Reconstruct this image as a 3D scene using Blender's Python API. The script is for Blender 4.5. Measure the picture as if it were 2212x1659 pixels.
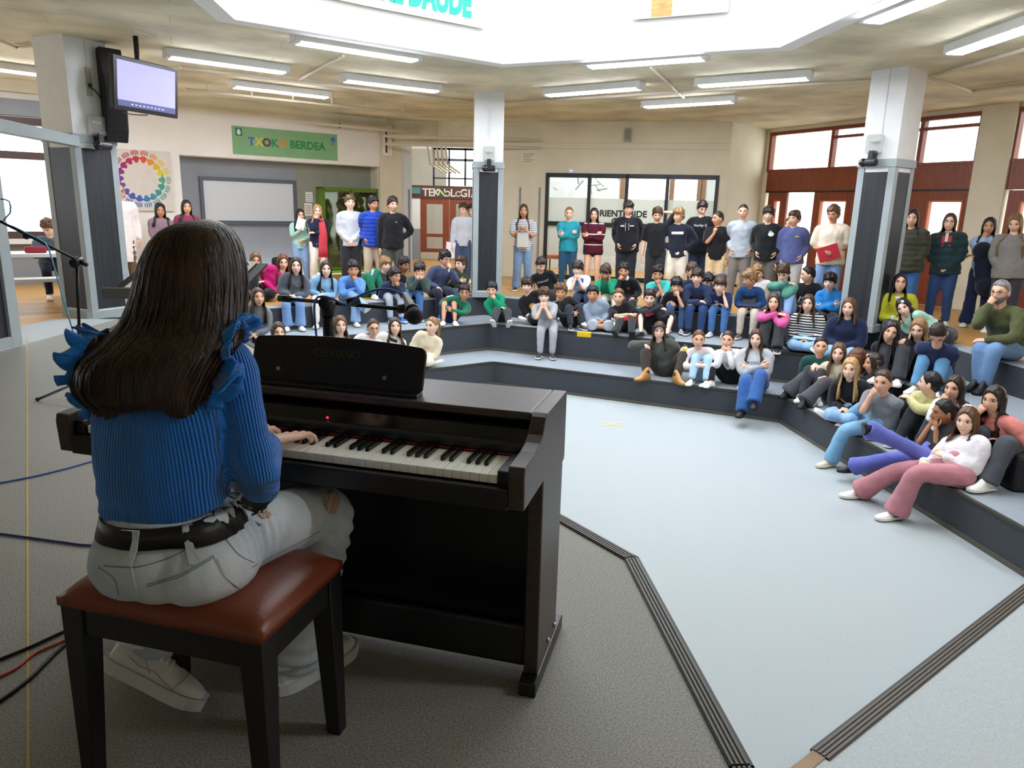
import bpy, bmesh, math, random
import numpy as np
from mathutils import Vector, Matrix, Euler
from mathutils.geometry import tessellate_polygon
from mathutils.bvhtree import BVHTree

for _o in list(bpy.data.objects):
    bpy.data.objects.remove(_o, do_unlink=True)
SC = bpy.context.scene
COL = SC.collection
rng = random.Random(7)

# ------------------------------------------------------------------ camera
FPX, PITCH, ROLL, CAMH = 1570.0, math.radians(13.5), math.radians(-1.5), 1.36
IW, IH = 2212.0, 1659.0
_cr, _sr, _cp, _sp = math.cos(ROLL), math.sin(ROLL), math.cos(PITCH), math.sin(PITCH)
_Rr = np.array([[_cr, 0, _sr], [0, 1, 0], [-_sr, 0, _cr]])
_Rp = np.array([[1, 0, 0], [0, _cp, _sp], [0, -_sp, _cp]])
CAMR = _Rp @ _Rr
cam_d = bpy.data.cameras.new('camera')
cam_d.sensor_width = 36.0
cam_d.lens = FPX / IW * 36.0
cam_d.clip_start = 0.05
cam_d.clip_end = 200
cam = bpy.data.objects.new('camera', cam_d)
COL.objects.link(cam)
_rt, _fw, _up = CAMR @ [1, 0, 0], CAMR @ [0, 1, 0], CAMR @ [0, 0, 1]
cam.matrix_world = Matrix(((_rt[0], _up[0], -_fw[0], 0), (_rt[1], _up[1], -_fw[1], 0),
                           (_rt[2], _up[2], -_fw[2], CAMH), (0, 0, 0, 1)))
SC.camera = cam

def ray(u, v):
    return CAMR @ np.array([(u - IW / 2) / FPX, 1.0, -(v - IH / 2) / FPX])
def on_z(u, v, z):
    d = ray(u, v); t = (z - CAMH) / d[2]
    return np.array([d[0] * t, d[1] * t, z])
def at_y(u, v, y):
    d = ray(u, v); t = y / d[1]
    return np.array([d[0] * t, y, CAMH + d[2] * t])

# ------------------------------------------------------------------ world, light, exposure
W = bpy.data.worlds.new('overcast'); SC.world = W; W.use_nodes = True
W.node_tree.nodes['Background'].inputs[0].default_value = (0.93, 0.97, 1.0, 1)
W.node_tree.nodes['Background'].inputs[1].default_value = 3.6
SC.view_settings.view_transform = 'Standard'
SC.view_settings.look = 'None'
SC.view_settings.exposure = 0.0
SC.view_settings.gamma = 1.0
SC.view_settings.use_curve_mapping = False

# ------------------------------------------------------------------ helpers
def lin(h):
    h = h.lstrip('#'); c = [int(h[i:i + 2], 16) / 255 for i in (0, 2, 4)]
    return tuple(x / 12.92 if x <= .04045 else ((x + .055) / 1.055) ** 2.4 for x in c)

MATS = {}
def mat(name, hexc, rough=.6, metal=0.0, var=0.0, vscale=6.0, bump=0.0, bscale=40.0, spec=.5, emit=0.0,
        stretch=(1, 1, 1), coords='Object', sheen=0.0, sss=0.0, col2=None):
    """procedural principled material: colour with noise variation and fine bump"""
    if name in MATS: return MATS[name]
    m = bpy.data.materials.new(name); m.use_nodes = True
    nt = m.node_tree; b = nt.nodes['Principled BSDF']
    c = lin(hexc)
    b.inputs['Base Color'].default_value = (*c, 1)
    b.inputs['Roughness'].default_value = rough
    b.inputs['Metallic'].default_value = metal
    b.inputs['Specular IOR Level'].default_value = spec
    if sheen: b.inputs['Sheen Weight'].default_value = sheen
    if emit:
        b.inputs['Emission Color'].default_value = (*c, 1); b.inputs['Emission Strength'].default_value = emit
    if var or bump:
        tc = nt.nodes.new('ShaderNodeTexCoord'); mp = nt.nodes.new('ShaderNodeMapping')
        nt.links.new(tc.outputs[coords], mp.inputs[0]); mp.inputs['Scale'].default_value = stretch
    if var:
        n = nt.nodes.new('ShaderNodeTexNoise'); n.inputs['Scale'].default_value = vscale; n.inputs['Detail'].default_value = 5
        nt.links.new(mp.outputs[0], n.inputs['Vector'])
        r = nt.nodes.new('ShaderNodeValToRGB'); e = r.color_ramp.elements
        c2 = lin(col2) if col2 else c
        e[0].position = .32; e[1].position = .68
        e[0].color = (*[x * (1 - var) for x in c], 1); e[1].color = (*[min(1, x * (1 + var)) for x in c2], 1)
        nt.links.new(n.outputs['Fac'], r.inputs[0]); nt.links.new(r.outputs[0], b.inputs['Base Color'])
    if bump:
        n2 = nt.nodes.new('ShaderNodeTexNoise'); n2.inputs['Scale'].default_value = bscale; n2.inputs['Detail'].default_value = 3
        nt.links.new(mp.outputs[0], n2.inputs['Vector'])
        bp = nt.nodes.new('ShaderNodeBump'); bp.inputs['Strength'].default_value = bump; bp.inputs['Distance'].default_value = .01
        nt.links.new(n2.outputs['Fac'], bp.inputs['Height']); nt.links.new(bp.outputs[0], b.inputs['Normal'])
    MATS[name] = m
    return m

def glass(name, tint='#ffffff', refl=.08, frost=0.0):
    """thin pane: transparent with a little gloss; frost mixes in a translucent film"""
    if name in MATS: return MATS[name]
    m = bpy.data.materials.new(name); m.use_nodes = True; nt = m.node_tree
    nt.nodes.clear(); out = nt.nodes.new('ShaderNodeOutputMaterial')
    t = nt.nodes.new('ShaderNodeBsdfTransparent'); t.inputs[0].default_value = (*lin(tint), 1)
    g = nt.nodes.new('ShaderNodeBsdfGlossy'); g.inputs['Roughness'].default_value = .03
    mx = nt.nodes.new('ShaderNodeMixShader'); mx.inputs[0].default_value = refl
    nt.links.new(t.outputs[0], mx.inputs[1]); nt.links.new(g.outputs[0], mx.inputs[2]); last = mx
    if frost:
        d = nt.nodes.new('ShaderNodeBsdfDiffuse'); d.inputs[0].default_value = (*lin(tint), 1)
        tr = nt.nodes.new('ShaderNodeBsdfTranslucent'); tr.inputs[0].default_value = (*lin(tint), 1)
        m1 = nt.nodes.new('ShaderNodeMixShader'); m1.inputs[0].default_value = .5
        nt.links.new(d.outputs[0], m1.inputs[1]); nt.links.new(tr.outputs[0], m1.inputs[2])
        m2 = nt.nodes.new('ShaderNodeMixShader'); m2.inputs[0].default_value = frost
        nt.links.new(mx.outputs[0], m2.inputs[1]); nt.links.new(m1.outputs[0], m2.inputs[2]); last = m2
    nt.links.new(last.outputs[0], out.inputs[0])
    MATS[name] = m
    return m

def V3(*a): return np.array(a, float)
def unit(v):
    v = np.asarray(v, float); return v / (np.linalg.norm(v) + 1e-12)

class MB:
    """collects shapes; build() links them as ONE mesh object"""
    def __init__(s): s.v = []; s.f = []; s.m = []
    def add(s, verts, faces, mi=0):
        o = len(s.v); s.v += [tuple(map(float, p)) for p in verts]
        s.f += [tuple(o + i for i in f) for f in faces]; s.m += [mi] * len(faces); return s
    def obox(s, c, hx, hy, hz, ex=(1, 0, 0), ey=(0, 1, 0), ez=(0, 0, 1), mi=0):
        c = np.asarray(c, float); ex, ey, ez = (np.asarray(e, float) for e in (ex, ey, ez))
        vs = [c + ex * a * hx + ey * b * hy + ez * d * hz for d in (-1, 1) for a, b in ((-1, -1), (1, -1), (1, 1), (-1, 1))]
        fs = [(0, 3, 2, 1), (4, 5, 6, 7), (0, 1, 5, 4), (1, 2, 6, 5), (2, 3, 7, 6), (3, 0, 4, 7)]
        if np.dot(np.cross(ex, ey), ez) < 0: fs = [f[::-1] for f in fs]
        return s.add(vs, fs, mi)
    def box(s, x0, x1, y0, y1, z0, z1, mi=0):
        return s.obox(((x0 + x1) / 2, (y0 + y1) / 2, (z0 + z1) / 2), abs(x1 - x0) / 2, abs(y1 - y0) / 2, abs(z1 - z0) / 2, mi=mi)
    def bar(s, p, q, r, n=10, r2=None, mi=0):
        return s.tube([p, q], [r, r if r2 is None else r2], n, mi)
    def tube(s, pts, rad, n=10, mi=0, flat=None):
        """tube along points; rad scalar list or (a,b) list; flat = fixed side vector"""
        pts = [np.asarray(p, float) for p in pts]
        if not hasattr(rad, '__len__'): rad = [rad] * len(pts)
        rings = []; prev = None
        for i, p in enumerate(pts):
            t = unit(pts[min(i + 1, len(pts) - 1)] - pts[max(i - 1, 0)])
            if flat is not None:
                a = np.asarray(flat, float)
            elif prev is None:
                a = np.array([0, 0, 1.]) if abs(t[2]) < .9 else np.array([1., 0, 0])
            else: a = prev
            a = unit(a - t * np.dot(a, t)); b = np.cross(t, a); prev = a
            ra, rb = rad[i] if hasattr(rad[i], '__len__') else (rad[i], rad[i])
            rings.append([p + a * ra * math.cos(2 * math.pi * k / n) + b * rb * math.sin(2 * math.pi * k / n) for k in range(n)])
        vs = [q for r in rings for q in r]; fs = []
        for i in range(len(rings) - 1):
            for k in range(n):
                fs.append((i * n + k, i * n + (k + 1) % n, (i + 1) * n + (k + 1) % n, (i + 1) * n + k))
        fs.append(tuple(range(n - 1, -1, -1))); fs.append(tuple((len(rings) - 1) * n + k for k in range(n)))
        return s.add(vs, fs, mi)
    def prism(s, poly, z0, z1, mi=0, mi_top=None):
        """vertical prism over a 2D polygon (ccw)"""
        n = len(poly); vs = [(x, y, z0) for x, y in poly] + [(x, y, z1) for x, y in poly]
        s.add(vs, [tuple(range(n - 1, -1, -1))], mi)
        s.add(vs, [tuple(range(n, 2 * n))], mi if mi_top is None else mi_top)
        return s.add(vs, [(i, (i + 1) % n, n + (i + 1) % n, n + i) for i in range(n)], mi)
    def profile(s, poly, o, ea, eb, en, t, mi=0):
        """2D polygon in plane (ea,eb) at o extruded along en by t"""
        o, ea, eb, en = (np.asarray(q, float) for q in (o, ea, eb, en)); n = len(poly)
        vs = [o + ea * a + eb * b for a, b in poly] + [o + ea * a + eb * b + en * t for a, b in poly]
        fl = np.dot(np.cross(ea, eb), en) * t * _area(poly) < 0
        fs = [tuple(range(n - 1, -1, -1)), tuple(range(n, 2 * n))] + [(i, (i + 1) % n, n + (i + 1) % n, n + i) for i in range(n)]
        if fl: fs = [f[::-1] for f in fs]
        return s.add(vs, fs, mi)
    def sphere(s, c, r, nu=12, nv=8, mi=0):
        r = (r, r, r) if not hasattr(r, '__len__') else r
        vs = [(c[0], c[1], c[2] - r[2])]
        for j in range(1, nv):
            ph = -math.pi / 2 + math.pi * j / nv
            for i in range(nu):
                th = 2 * math.pi * i / nu
                vs.append((c[0] + r[0] * math.cos(ph) * math.cos(th), c[1] + r[1] * math.cos(ph) * math.sin(th), c[2] + r[2] * math.sin(ph)))
        vs.append((c[0], c[1], c[2] + r[2])); L = len(vs) - 1; fs = []
        for i in range(nu): fs.append((0, 1 + (i + 1) % nu, 1 + i))
        for j in range(nv - 2):
            for i in range(nu):
                a = 1 + j * nu; fs.append((a + i, a + (i + 1) % nu, a + nu + (i + 1) % nu, a + nu + i))
        a = 1 + (nv - 2) * nu
        for i in range(nu): fs.append((a + i, a + (i + 1) % nu, L))
        return s.add(vs, fs, mi)
    def build(s, name, mats, parent=None, smooth=False, bevel=0.0, seg=2):
        me = bpy.data.meshes.new(name); me.from_pydata(s.v, [], s.f)
        for m in (mats if isinstance(mats, (list, tuple)) else [mats]): me.materials.append(m)
        me.polygons.foreach_set('material_index', s.m)
        if smooth: me.polygons.foreach_set('use_smooth', [True] * len(me.polygons))
        me.update()
        o = bpy.data.objects.new(name, me); COL.objects.link(o)
        if parent is not None: o.parent = parent
        if name in ('print', 'clip', 'staves', 'mural', 'screen_icons', 'fringe'): o['kind'] = 'stuff'
        if bevel:
            b = o.modifiers.new('bevel', 'BEVEL'); b.width = bevel; b.segments = seg; b.limit_method = 'ANGLE'
        return o

def _area(p): return sum(p[i][0] * p[(i + 1) % len(p)][1] - p[(i + 1) % len(p)][0] * p[i][1] for i in range(len(p)))

def tag(o, label=None, cat=None, group=None, kind=None):
    if label: o['label'] = label
    if cat: o['category'] = cat
    if group: o['group'] = group
    if kind: o['kind'] = kind
    return o
def struct(o): o['kind'] = 'structure'; return o
def empty(name, loc=(0, 0, 0), parent=None):
    o = bpy.data.objects.new(name, None); o.location = tuple(map(float, loc)); o.empty_display_size = .05
    COL.objects.link(o); o.parent = parent; return o
def adopt(root, *kids):
    """parent children whose meshes are in world coordinates to a root empty"""
    for k in kids:
        k.parent = root; k.matrix_parent_inverse = Matrix.Translation(-Vector(root.location))
    return root
def text_mesh(name, s, size, o, ea, eb, mt, ext=.003, bold=False, align='CENTER', squash=1.0, off=0.0):
    """lettering as a mesh: baseline at o, running along ea, up along eb"""
    cu = bpy.data.curves.new(name, 'FONT'); cu.body = s; cu.size = size; cu.extrude = ext / 2; cu.align_x = align; cu.offset = off
    cu.resolution_u = 3
    t = bpy.data.objects.new(name, cu); COL.objects.link(t)
    me = bpy.data.meshes.new_from_object(t.evaluated_get(bpy.context.evaluated_depsgraph_get()))
    bpy.data.objects.remove(t); bpy.data.curves.remove(cu)
    ea, eb = unit(ea), unit(eb); en = np.cross(ea, eb)
    M = Matrix(((ea[0] * squash, eb[0], en[0], o[0]), (ea[1] * squash, eb[1], en[1], o[1]), (ea[2] * squash, eb[2], en[2], o[2]), (0, 0, 0, 1)))
    me.transform(M); me.materials.clear(); me.materials.append(mt); me.name = name
    ob = bpy.data.objects.new(name, me); COL.objects.link(ob)
    return ob

class Wall:
    """vertical wall plane from p0 to p1 (room side on the right hand when walking p0 -> p1 is d x z)"""
    def __init__(s, p0, p1):
        s.p0 = V3(*p0, 0); s.p1 = V3(*p1, 0); s.L = np.linalg.norm(s.p1 - s.p0)
        s.d = (s.p1 - s.p0) / s.L; s.n = np.cross(s.d, V3(0, 0, 1))
    def hit(s, u, v, off=0.0):
        d = ray(u, v); o = V3(0, 0, CAMH); q = s.p0 + s.n * off
        t = np.dot(q - o, s.n) / np.dot(d, s.n); p = o + d * t
        return float(np.dot(p - s.p0, s.d)), float(p[2])
    def pt(s, a, z, off=0.0): return s.p0 + s.d * a + s.n * off + V3(0, 0, z)
    def rect(s, u0, v0, u1, v1, off=0.0):
        um, vm = (u0 + u1) / 2, (v0 + v1) / 2
        return s.hit(u0, vm, off)[0], s.hit(u1, vm, off)[0], s.hit(um, v1, off)[1], s.hit(um, v0, off)[1]
    def box(s, mb, a0, a1, z0, z1, d0, d1, mi=0):
        c = s.pt((a0 + a1) / 2, (z0 + z1) / 2, (d0 + d1) / 2)
        return mb.obox(c, abs(a1 - a0) / 2, abs(d1 - d0) / 2, abs(z1 - z0) / 2, s.d, s.n, (0, 0, 1), mi)
# ------------------------------------------------------------------ levels and the hexagonal pit
PIT, T1, T2, T3, CEIL = -1.2, -.86, -.44, -.12, 3.2
HC = V3(.135, 6.55, 0)
R1, R2, R3 = 4.07, 5.05, 6.12
HANG = [96, 36, -24, -84, -144, 156]
def hexc(R, k):
    a = math.radians(HANG[k % 6]); return HC + V3(math.cos(a), math.sin(a), 0) * R

m_ceil = mat('board_marked_concrete', '#dedabf', .9, var=.22, vscale=1.3, bump=.25, bscale=9, spec=.2)
# formwork seams: long dark joints between the boards, on top of the blotches
_nt = m_ceil.node_tree; _b = _nt.nodes['Principled BSDF']
_tc = _nt.nodes.new('ShaderNodeTexCoord'); _mp = _nt.nodes.new('ShaderNodeMapping'); _mp.inputs['Rotation'].default_value[2] = math.radians(-24)
_br = _nt.nodes.new('ShaderNodeTexBrick'); _br.inputs['Scale'].default_value = 1.0; _br.inputs['Brick Width'].default_value = 2.4
_br.inputs['Row Height'].default_value = .52; _br.inputs['Mortar Size'].default_value = .007; _br.inputs['Mortar Smooth'].default_value = 1.0
_br.inputs['Color1'].default_value = (1, 1, 1, 1); _br.inputs['Color2'].default_value = (.92, .90, .87, 1); _br.inputs['Mortar'].default_value = (.70, .68, .62, 1)
_mx = _nt.nodes.new('ShaderNodeMix'); _mx.data_type = 'RGBA'; _mx.blend_type = 'MULTIPLY'; _mx.inputs[0].default_value = 1
_src = _b.inputs['Base Color'].links[0].from_socket
_nt.links.new(_tc.outputs['Object'], _mp.inputs[0]); _nt.links.new(_mp.outputs[0], _br.inputs['Vector'])
_nt.links.new(_src, _mx.inputs[6]); _nt.links.new(_br.outputs['Color'], _mx.inputs[7]); _nt.links.new(_mx.outputs[2], _b.inputs['Base Color'])

m_white = mat('white_paint', '#dcdedb', .7, var=.03, bump=.05)
m_well = mat('skylight_white', '#f6f6f2', .8)
m_beige = mat('cream_paint', '#dad3ba', .75, var=.05, vscale=2, bump=.08, bscale=30)
m_lint = mat('warm_white_paint', '#ebe8df', .75, var=.04, vscale=2, bump=.06)
m_nich = mat('grey_niche_paint', '#8b9095', .7, var=.05, vscale=1)
m_nich2 = mat('olive_grey_paint', '#8d8f80', .7, var=.05)
m_dark = mat('charcoal_panel', '#23262a', .45, var=.35, vscale=5, stretch=(8, 8, .25), spec=.4)
m_frame = mat('grey_aluminium_trim', '#98a1a1', .5, var=.04, spec=.4)
m_pit = mat('pale_speckled_vinyl', '#a4adae', .55, var=.14, vscale=150, spec=.3)
m_stage = mat('grey_speckled_vinyl', '#86847b', .6, var=.42, vscale=170, spec=.35, bump=.05, bscale=200)
m_riser = mat('anthracite_riser', '#3c4046', .6, var=.08, vscale=40, spec=.35)
m_tread = mat('blue_grey_vinyl', '#8c969c', .6, var=.12, vscale=140, spec=.3)
m_nose = mat('dark_nosing', '#35342f', .5, spec=.4)
m_noser = mat('nosing_rib', '#57534a', .5, spec=.4)
m_orange = mat('ochre_vinyl', '#b98c48', .4, var=.08, vscale=90, spec=.4)
m_wood = mat('red_brown_wood', '#7d3c20', .4, var=.22, vscale=7, stretch=(6, 6, .6), spec=.45)
m_wood_d = mat('dark_brown_wood', '#4b2a1d', .45, var=.2, vscale=6, stretch=(6, 6, .6))
m_pane = glass('window_pane')
m_blackm = mat('black_metal', '#1b1c1f', .45, spec=.5)
m_pipe = mat('pale_conduit', '#d5cfbd', .6)

OUT = [(-11.0, 10.58), (-2.98, 16.85), (-3.15, 21.75), (-.1, 21.75), (-.35, 16.62), (4.33, 15.55), (5.45, 16.8),
       (10.35, 7.5), (10.35, -3.5), (-11.0, -3.5)]
def slab(name, outer, z, m, holes=(), flip=False):
    loops = [[Vector((x, y, 0)) for x, y in outer]] + [[Vector((p[0], p[1], 0)) for p in h] for h in holes]
    flat = [p for l in loops for p in l]; tr = tessellate_polygon(loops)
    fs = []
    for t in tr:
        a, b, c = (flat[i] for i in t); up = (b - a).cross(c - a).z > 0
        fs.append(tuple(t) if up != flip else tuple(t)[::-1])
    mb = MB(); mb.add([(p.x, p.y, z) for p in flat], fs)
    return struct(mb.build(name, m))
RS = 3.28
slab('ceiling', OUT, CEIL, m_ceil, [[hexc(RS, k) for k in range(6)]], flip=True)
slab('floor', OUT, T3, m_orange, [[hexc(R3, k) for k in range(6)]])
# skylight well: white parapet, slightly proud rim below the concrete
mb = MB()
for k in range(6):
    a, b, c, d = hexc(RS, k), hexc(RS, k + 1), hexc(RS + .22, k + 1), hexc(RS + .22, k)
    lo, hi = CEIL - .07, CEIL + 2.3
    vs = [(*q[:2], z) for z in (lo, hi) for q in (a, b, c, d)]
    mb.add(vs, [(0, 1, 2, 3), (4, 7, 6, 5), (0, 4, 5, 1), (2, 6, 7, 3)])
struct(mb.build('trim_1', m_well))
# glazing bars over the well
mb = MB()
for k in range(3):
    mb.bar((*hexc(RS, k)[:2], CEIL + 2.28), (*hexc(RS, k + 3)[:2], CEIL + 2.28), .04)
for k in range(6):
    mb.bar((*hexc(RS, k)[:2], CEIL + 2.28), (*hexc(RS, k + 1)[:2], CEIL + 2.28), .05)
struct(mb.build('trim_2', m_white))

# pit floor, tiers
mb = MB(); mb.prism([hexc(R3 + .1, k)[:2] for k in (3, 2, 1, 0, 5, 4)][::-1], PIT - .2, PIT)
struct(mb.build('floor_pit', m_pit))
def tier(k, Ra, Rb, z0, z1, i):
    a, b, c, d = hexc(Ra, k), hexc(Ra, k + 1), hexc(Rb, k + 1), hexc(Rb, k)
    mb = MB(); vs = [(*q[:2], z) for z in (z0, z1) for q in (a, b, c, d)]
    mb.add(vs, [(4, 7, 6, 5)], 1); mb.add(vs, [(0, 4, 5, 1), (1, 5, 6, 2), (2, 6, 7, 3), (3, 7, 4, 0), (0, 1, 2, 3)], 0)
    t = struct(mb.build('floor_tier_%d' % i, [m_riser, m_tread]))
    # dark rubber edge, proud of the tread and riser
    e = unit(b - a); n = unit(HC * V3(1, 1, 0) - (a + b) / 2)
    mb = MB(); mid = (a + b) / 2; L = np.linalg.norm(b - a) / 2
    mb.obox((mid[0] + n[0] * -.012, mid[1] + n[1] * -.012, z1 - .004), L - .002, .02, .014, e, n)
    mb.build('nosing', m_nose, t)
    # skirting at the bottom of the riser
    mb = MB(); mb.obox((mid[0] + n[0] * .006, mid[1] + n[1] * .006, z0 + .02), L - .01, .006, .02, e, n)
    mb.build('skirting', m_noser, t)
    return t
_i = 1
for k in (5, 0, 1):
    tier(k, R1, R2, PIT, T1, _i); tier(k, R2, R3, T1, T2, _i + 1); _i += 2
    a, b = hexc(R3, k), hexc(R3, k + 1); e = unit(b - a); n = unit(HC - (a + b) / 2); mid = (a + b) / 2; L = np.linalg.norm(b - a) / 2
    mb = MB(); mb.obox((mid[0], mid[1], (T2 + T3) / 2 - .002), L, .02, (T3 - T2) / 2 - .002, e, n)
    mb.obox((mid[0] - n[0] * .13, mid[1] - n[1] * .13, T3 + .003), L, .15, .004, e, n, mi=1)
    struct(mb.build('trim_%d' % (2 + _i), [m_riser, m_tread]))

# stage
STG = [(.9, -3.5), (.66, 1.2), (.63, 1.567), (.523, 2.70), (-3.45, 8.30), (-4.62, 8.40), (-4.62, -3.5)]
mb = MB(); mb.prism(STG, PIT, 0.0, mi=0, mi_top=1)
struct(mb.build('floor_stage', [m_riser, m_stage]))
def nosing(name, pts, z, w, inward):
    """ribbed stair nosing along a polyline: one flat band and four raised ribs"""
    base = MB(); ribs = MB()
    for (p, q) in zip(pts[:-1], pts[1:]):
        p, q = V3(*p, 0), V3(*q, 0); e = unit(q - p); n = np.cross(V3(0, 0, 1), e) * inward; L = np.linalg.norm(q - p) / 2; m = (p + q) / 2
        base.obox((*(m + n * w / 2)[:2], z + .002), L + .004, w / 2, .004, e, n)
        base.obox((*(m - n * .004)[:2], z - .02), L + .004, .005, .024, e, n)
        for j in range(4):
            ribs.obox((*(m + n * w * (j + .6) / 4.2)[:2], z + .008), L + .003, w * .07, .003, e, n)
    o = struct(base.build(name, m_nose)); ribs.build('rib', m_noser, o); return o
nosing('trim_20', [(.66, 1.2), (.63, 1.567), (.523, 2.70), (-3.45, 8.30)], 0, .055, 1)
# seam strip on the stage floor (thin yellow joint line)
mb = MB(); p, q = on_z(60, 1400, 0), on_z(58, 760, 0); e = unit(q - p); L = np.linalg.norm(q - p) / 2 + .9
mb.obox((*((p + q) / 2)[:2], .0006), L, .0035, .0008, e, np.cross(V3(0, 0, 1), e))
mb.build('floor_joint', mat('yellow_joint', '#b79a50', .6), bpy.data.objects['floor_stage'])
# ramp from the stage down to the corridor
mb = MB(); vs = [(-4.62, 6.9, 0), (-4.62, 8.4, 0), (-5.75, 9.0, T3 + .004), (-5.75, 7.3, T3 + .004), (-4.62, 6.9, -.3), (-4.62, 8.4, -.3), (-5.75, 9.0, -.3), (-5.75, 7.3, -.3)]
mb.add(vs, [(0, 1, 2, 3), (0, 4, 5, 1), (1, 5, 6, 2), (2, 6, 7, 3), (3, 7, 4, 0)])
struct(mb.build('floor_ramp', m_pit))
# landing one step above the pit, with its own nosing
LZ = -1.03
la, lb = on_z(2212, 1265, LZ), on_z(1755, 1620, LZ); le = unit(la - lb)
lc = lb - le * .62; ld = la + le * .5
mb = MB(); mb.prism([tuple(lc[:2]), (.7, .6), (5.7, .6), (5.75, 4.0), tuple(ld[:2])], PIT - .05, LZ)
struct(mb.build('floor_landing', m_pit))
nosing('trim_21', [tuple(lb[:2]), tuple(ld[:2])], LZ, .085, -1)
mb = MB(); m_ = (lc + lb) / 2; nn = np.cross(V3(0, 0, 1), le)
mb.obox((*(m_ - nn * .035)[:2], LZ + .002), np.linalg.norm(lb - lc) / 2, .03, .003, le, nn)
struct(mb.build('trim_22', mat('bare_brown_edge', '#8d765c', .7, var=.2)))
# faint taped cross on the pit floor
c = on_z(1322, 917, PIT); mt_tape = mat('ochre_tape', '#c2b478', .6)
tp = empty('tape_cross', c); tag(tp, 'small ochre adhesive tape cross on the pale pit floor', 'tape')
mb = MB()
for s in (35, -35):
    e = V3(math.cos(math.radians(s)), math.sin(math.radians(s)), 0)
    mb.obox((c[0], c[1], c[2] + .0015 + (.001 if s > 0 else 0)), .14, .02, .001, e, np.cross(V3(0, 0, 1), e))
adopt(tp, mb.build('strip', mt_tape))
# thin welded joint of the pit floor
mb = MB(); p, q = on_z(1340, 1125, PIT), on_z(1930, 1440, PIT); e = unit(q - p)
mb.obox((*((p + q) / 2)[:2], PIT + .0005), np.linalg.norm(q - p) / 2 + .6, .003, .0006, e, np.cross(V3(0, 0, 1), e))
mb.build('floor_joint', mat('grey_joint', '#b4bbb9', .6), bpy.data.objects['floor_pit'])

# ------------------------------------------------------------------ outer walls
def plain(name, p, q, z0, z1, m, t=.15):
    w = Wall(p, q); mb = MB(); w.box(mb, 0, w.L, z0, z1, -t, 0); return struct(mb.build(name, m))
WBL = Wall(OUT[0], OUT[1]); WOR = Wall(OUT[4], OUT[5]); WSN = Wall(OUT[5], OUT[6]); WR = Wall(OUT[6], OUT[7])
plain('wall_back', (10.35, -3.5), (-11.0, -3.5), -1.3, CEIL, m_lint)
plain('wall_far_right', (10.35, 7.5), (10.35, -3.5), -1.3, CEIL, m_beige)
# left wall; its window strip is out of view, added to let light in
WL = Wall((-11.0, -3.5), (-11.0, 10.58))
mb = MB(); a0, a1, z0, z1 = 6.5, 13.6, .62, 2.75
WL.box(mb, 0, WL.L, T3, z0, -.15, 0); WL.box(mb, 0, WL.L, z1, CEIL, -.15, 0); WL.box(mb, 0, a0, z0, z1, -.15, 0); WL.box(mb, a1, WL.L, z0, z1, -.15, 0)
struct(mb.build('wall_left', m_lint))
win = struct(empty('window_1', WL.pt(a0, z0)))
mb = MB()
for a in np.linspace(a0, a1, 6): WL.box(mb, a - .03, a + .03, z0, z1, -.1, .02)
for z in (z0, 2.12, z1): WL.box(mb, a0, a1, z - .04, z + .04, -.1, .025)
fr = mb.build('window_frame', mat('brown_frame', '#4a352c', .5))
mb = MB(); WL.box(mb, a0, a1, z0 - .06, z0, -.02, .16); sill = mb.build('window_sill', m_white)
mb = MB(); WL.box(mb, a0, a1, z0, z1, -.06, -.055); pn = mb.build('pane', m_pane)
adopt(win, fr, sill, pn)
mb = MB(); WL.box(mb, a0 - .4, a1 + .2, T3, z0 - .1, 0, .02); struct(mb.build('wall_dado', m_nich))

# back-left wall: warm white lintel over a grey niche
na0, na1, nz0, nzt = *WBL.rect(388, 340, 822, 356)[:2], T3, WBL.hit(600, 347)[1]
ND = .42
mb = MB()
wa0, wa1, wz0, wz1 = .3, WBL.hit(112, 400)[0], WBL.hit(50, 508)[1], WBL.hit(50, 262)[1]
WBL.box(mb, 0, wa0, T3, CEIL, -.15, 0); WBL.box(mb, wa1, na0, T3, CEIL, -.15, 0); WBL.box(mb, wa0, wa1, T3, wz0, -.15, 0); WBL.box(mb, wa0, wa1, wz1, CEIL, -.15, 0); WBL.box(mb, na0, na1, nzt, CEIL, -ND - .15, 0)
WBL.box(mb, na0 - .06, na0, T3, nzt, -ND, -.15)
struct(mb.build('wall_back_left', m_lint))
mb = MB(); sp = WBL.hit(640, 420, -ND)[0]
WBL.box(mb, na0 - .06, sp, T3, nzt, -ND - .15, -ND); struct(mb.build('wall_niche', m_nich))
mb = MB(); WBL.box(mb, sp, na1 + .1, T3, nzt, -ND - .15, -ND); struct(mb.build('wall_niche_right', m_nich2))
win = struct(empty('window_8', WBL.pt(wa0, wz0))); mb = MB(); wm = WBL.hit(50, 336)[1]
for a in (wa0, (wa0 + wa1) / 2 - .5, wa1): WBL.box(mb, a - .04, a + .04, wz0, wz1, -.1, .02)
for z in (wz0, wm, wz1): WBL.box(mb, wa0, wa1, z - .06, z + .06, -.1, .03)
fr = mb.build('window_frame', MATS['brown_frame']); mb = MB(); WBL.box(mb, wa0, wa1, wz0 - .14, wz0 - .06, -.02, .2); sill = mb.build('window_sill', m_white)
mb = MB(); WBL.box(mb, wa0, wa1, wz0, wz1, -.06, -.055); pn = mb.build('pane', m_pane); adopt(win, fr, sill, pn)
mb = MB(); WBL.box(mb, 0, wa1 + .3, T3, wz0 - .16, 0, .03); WBL.box(mb, 0, wa1 + .1, wz1 + .08, wz1 + .34, 0, .05); struct(mb.build('trim_34', m_nich))
# ceiling beam along that wall (thin raw concrete drop)
mb = MB(); WBL.box(mb, .2, WBL.L, CEIL - .18, CEIL, 0, .16); struct(mb.build('trim_30', m_beige))
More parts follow.
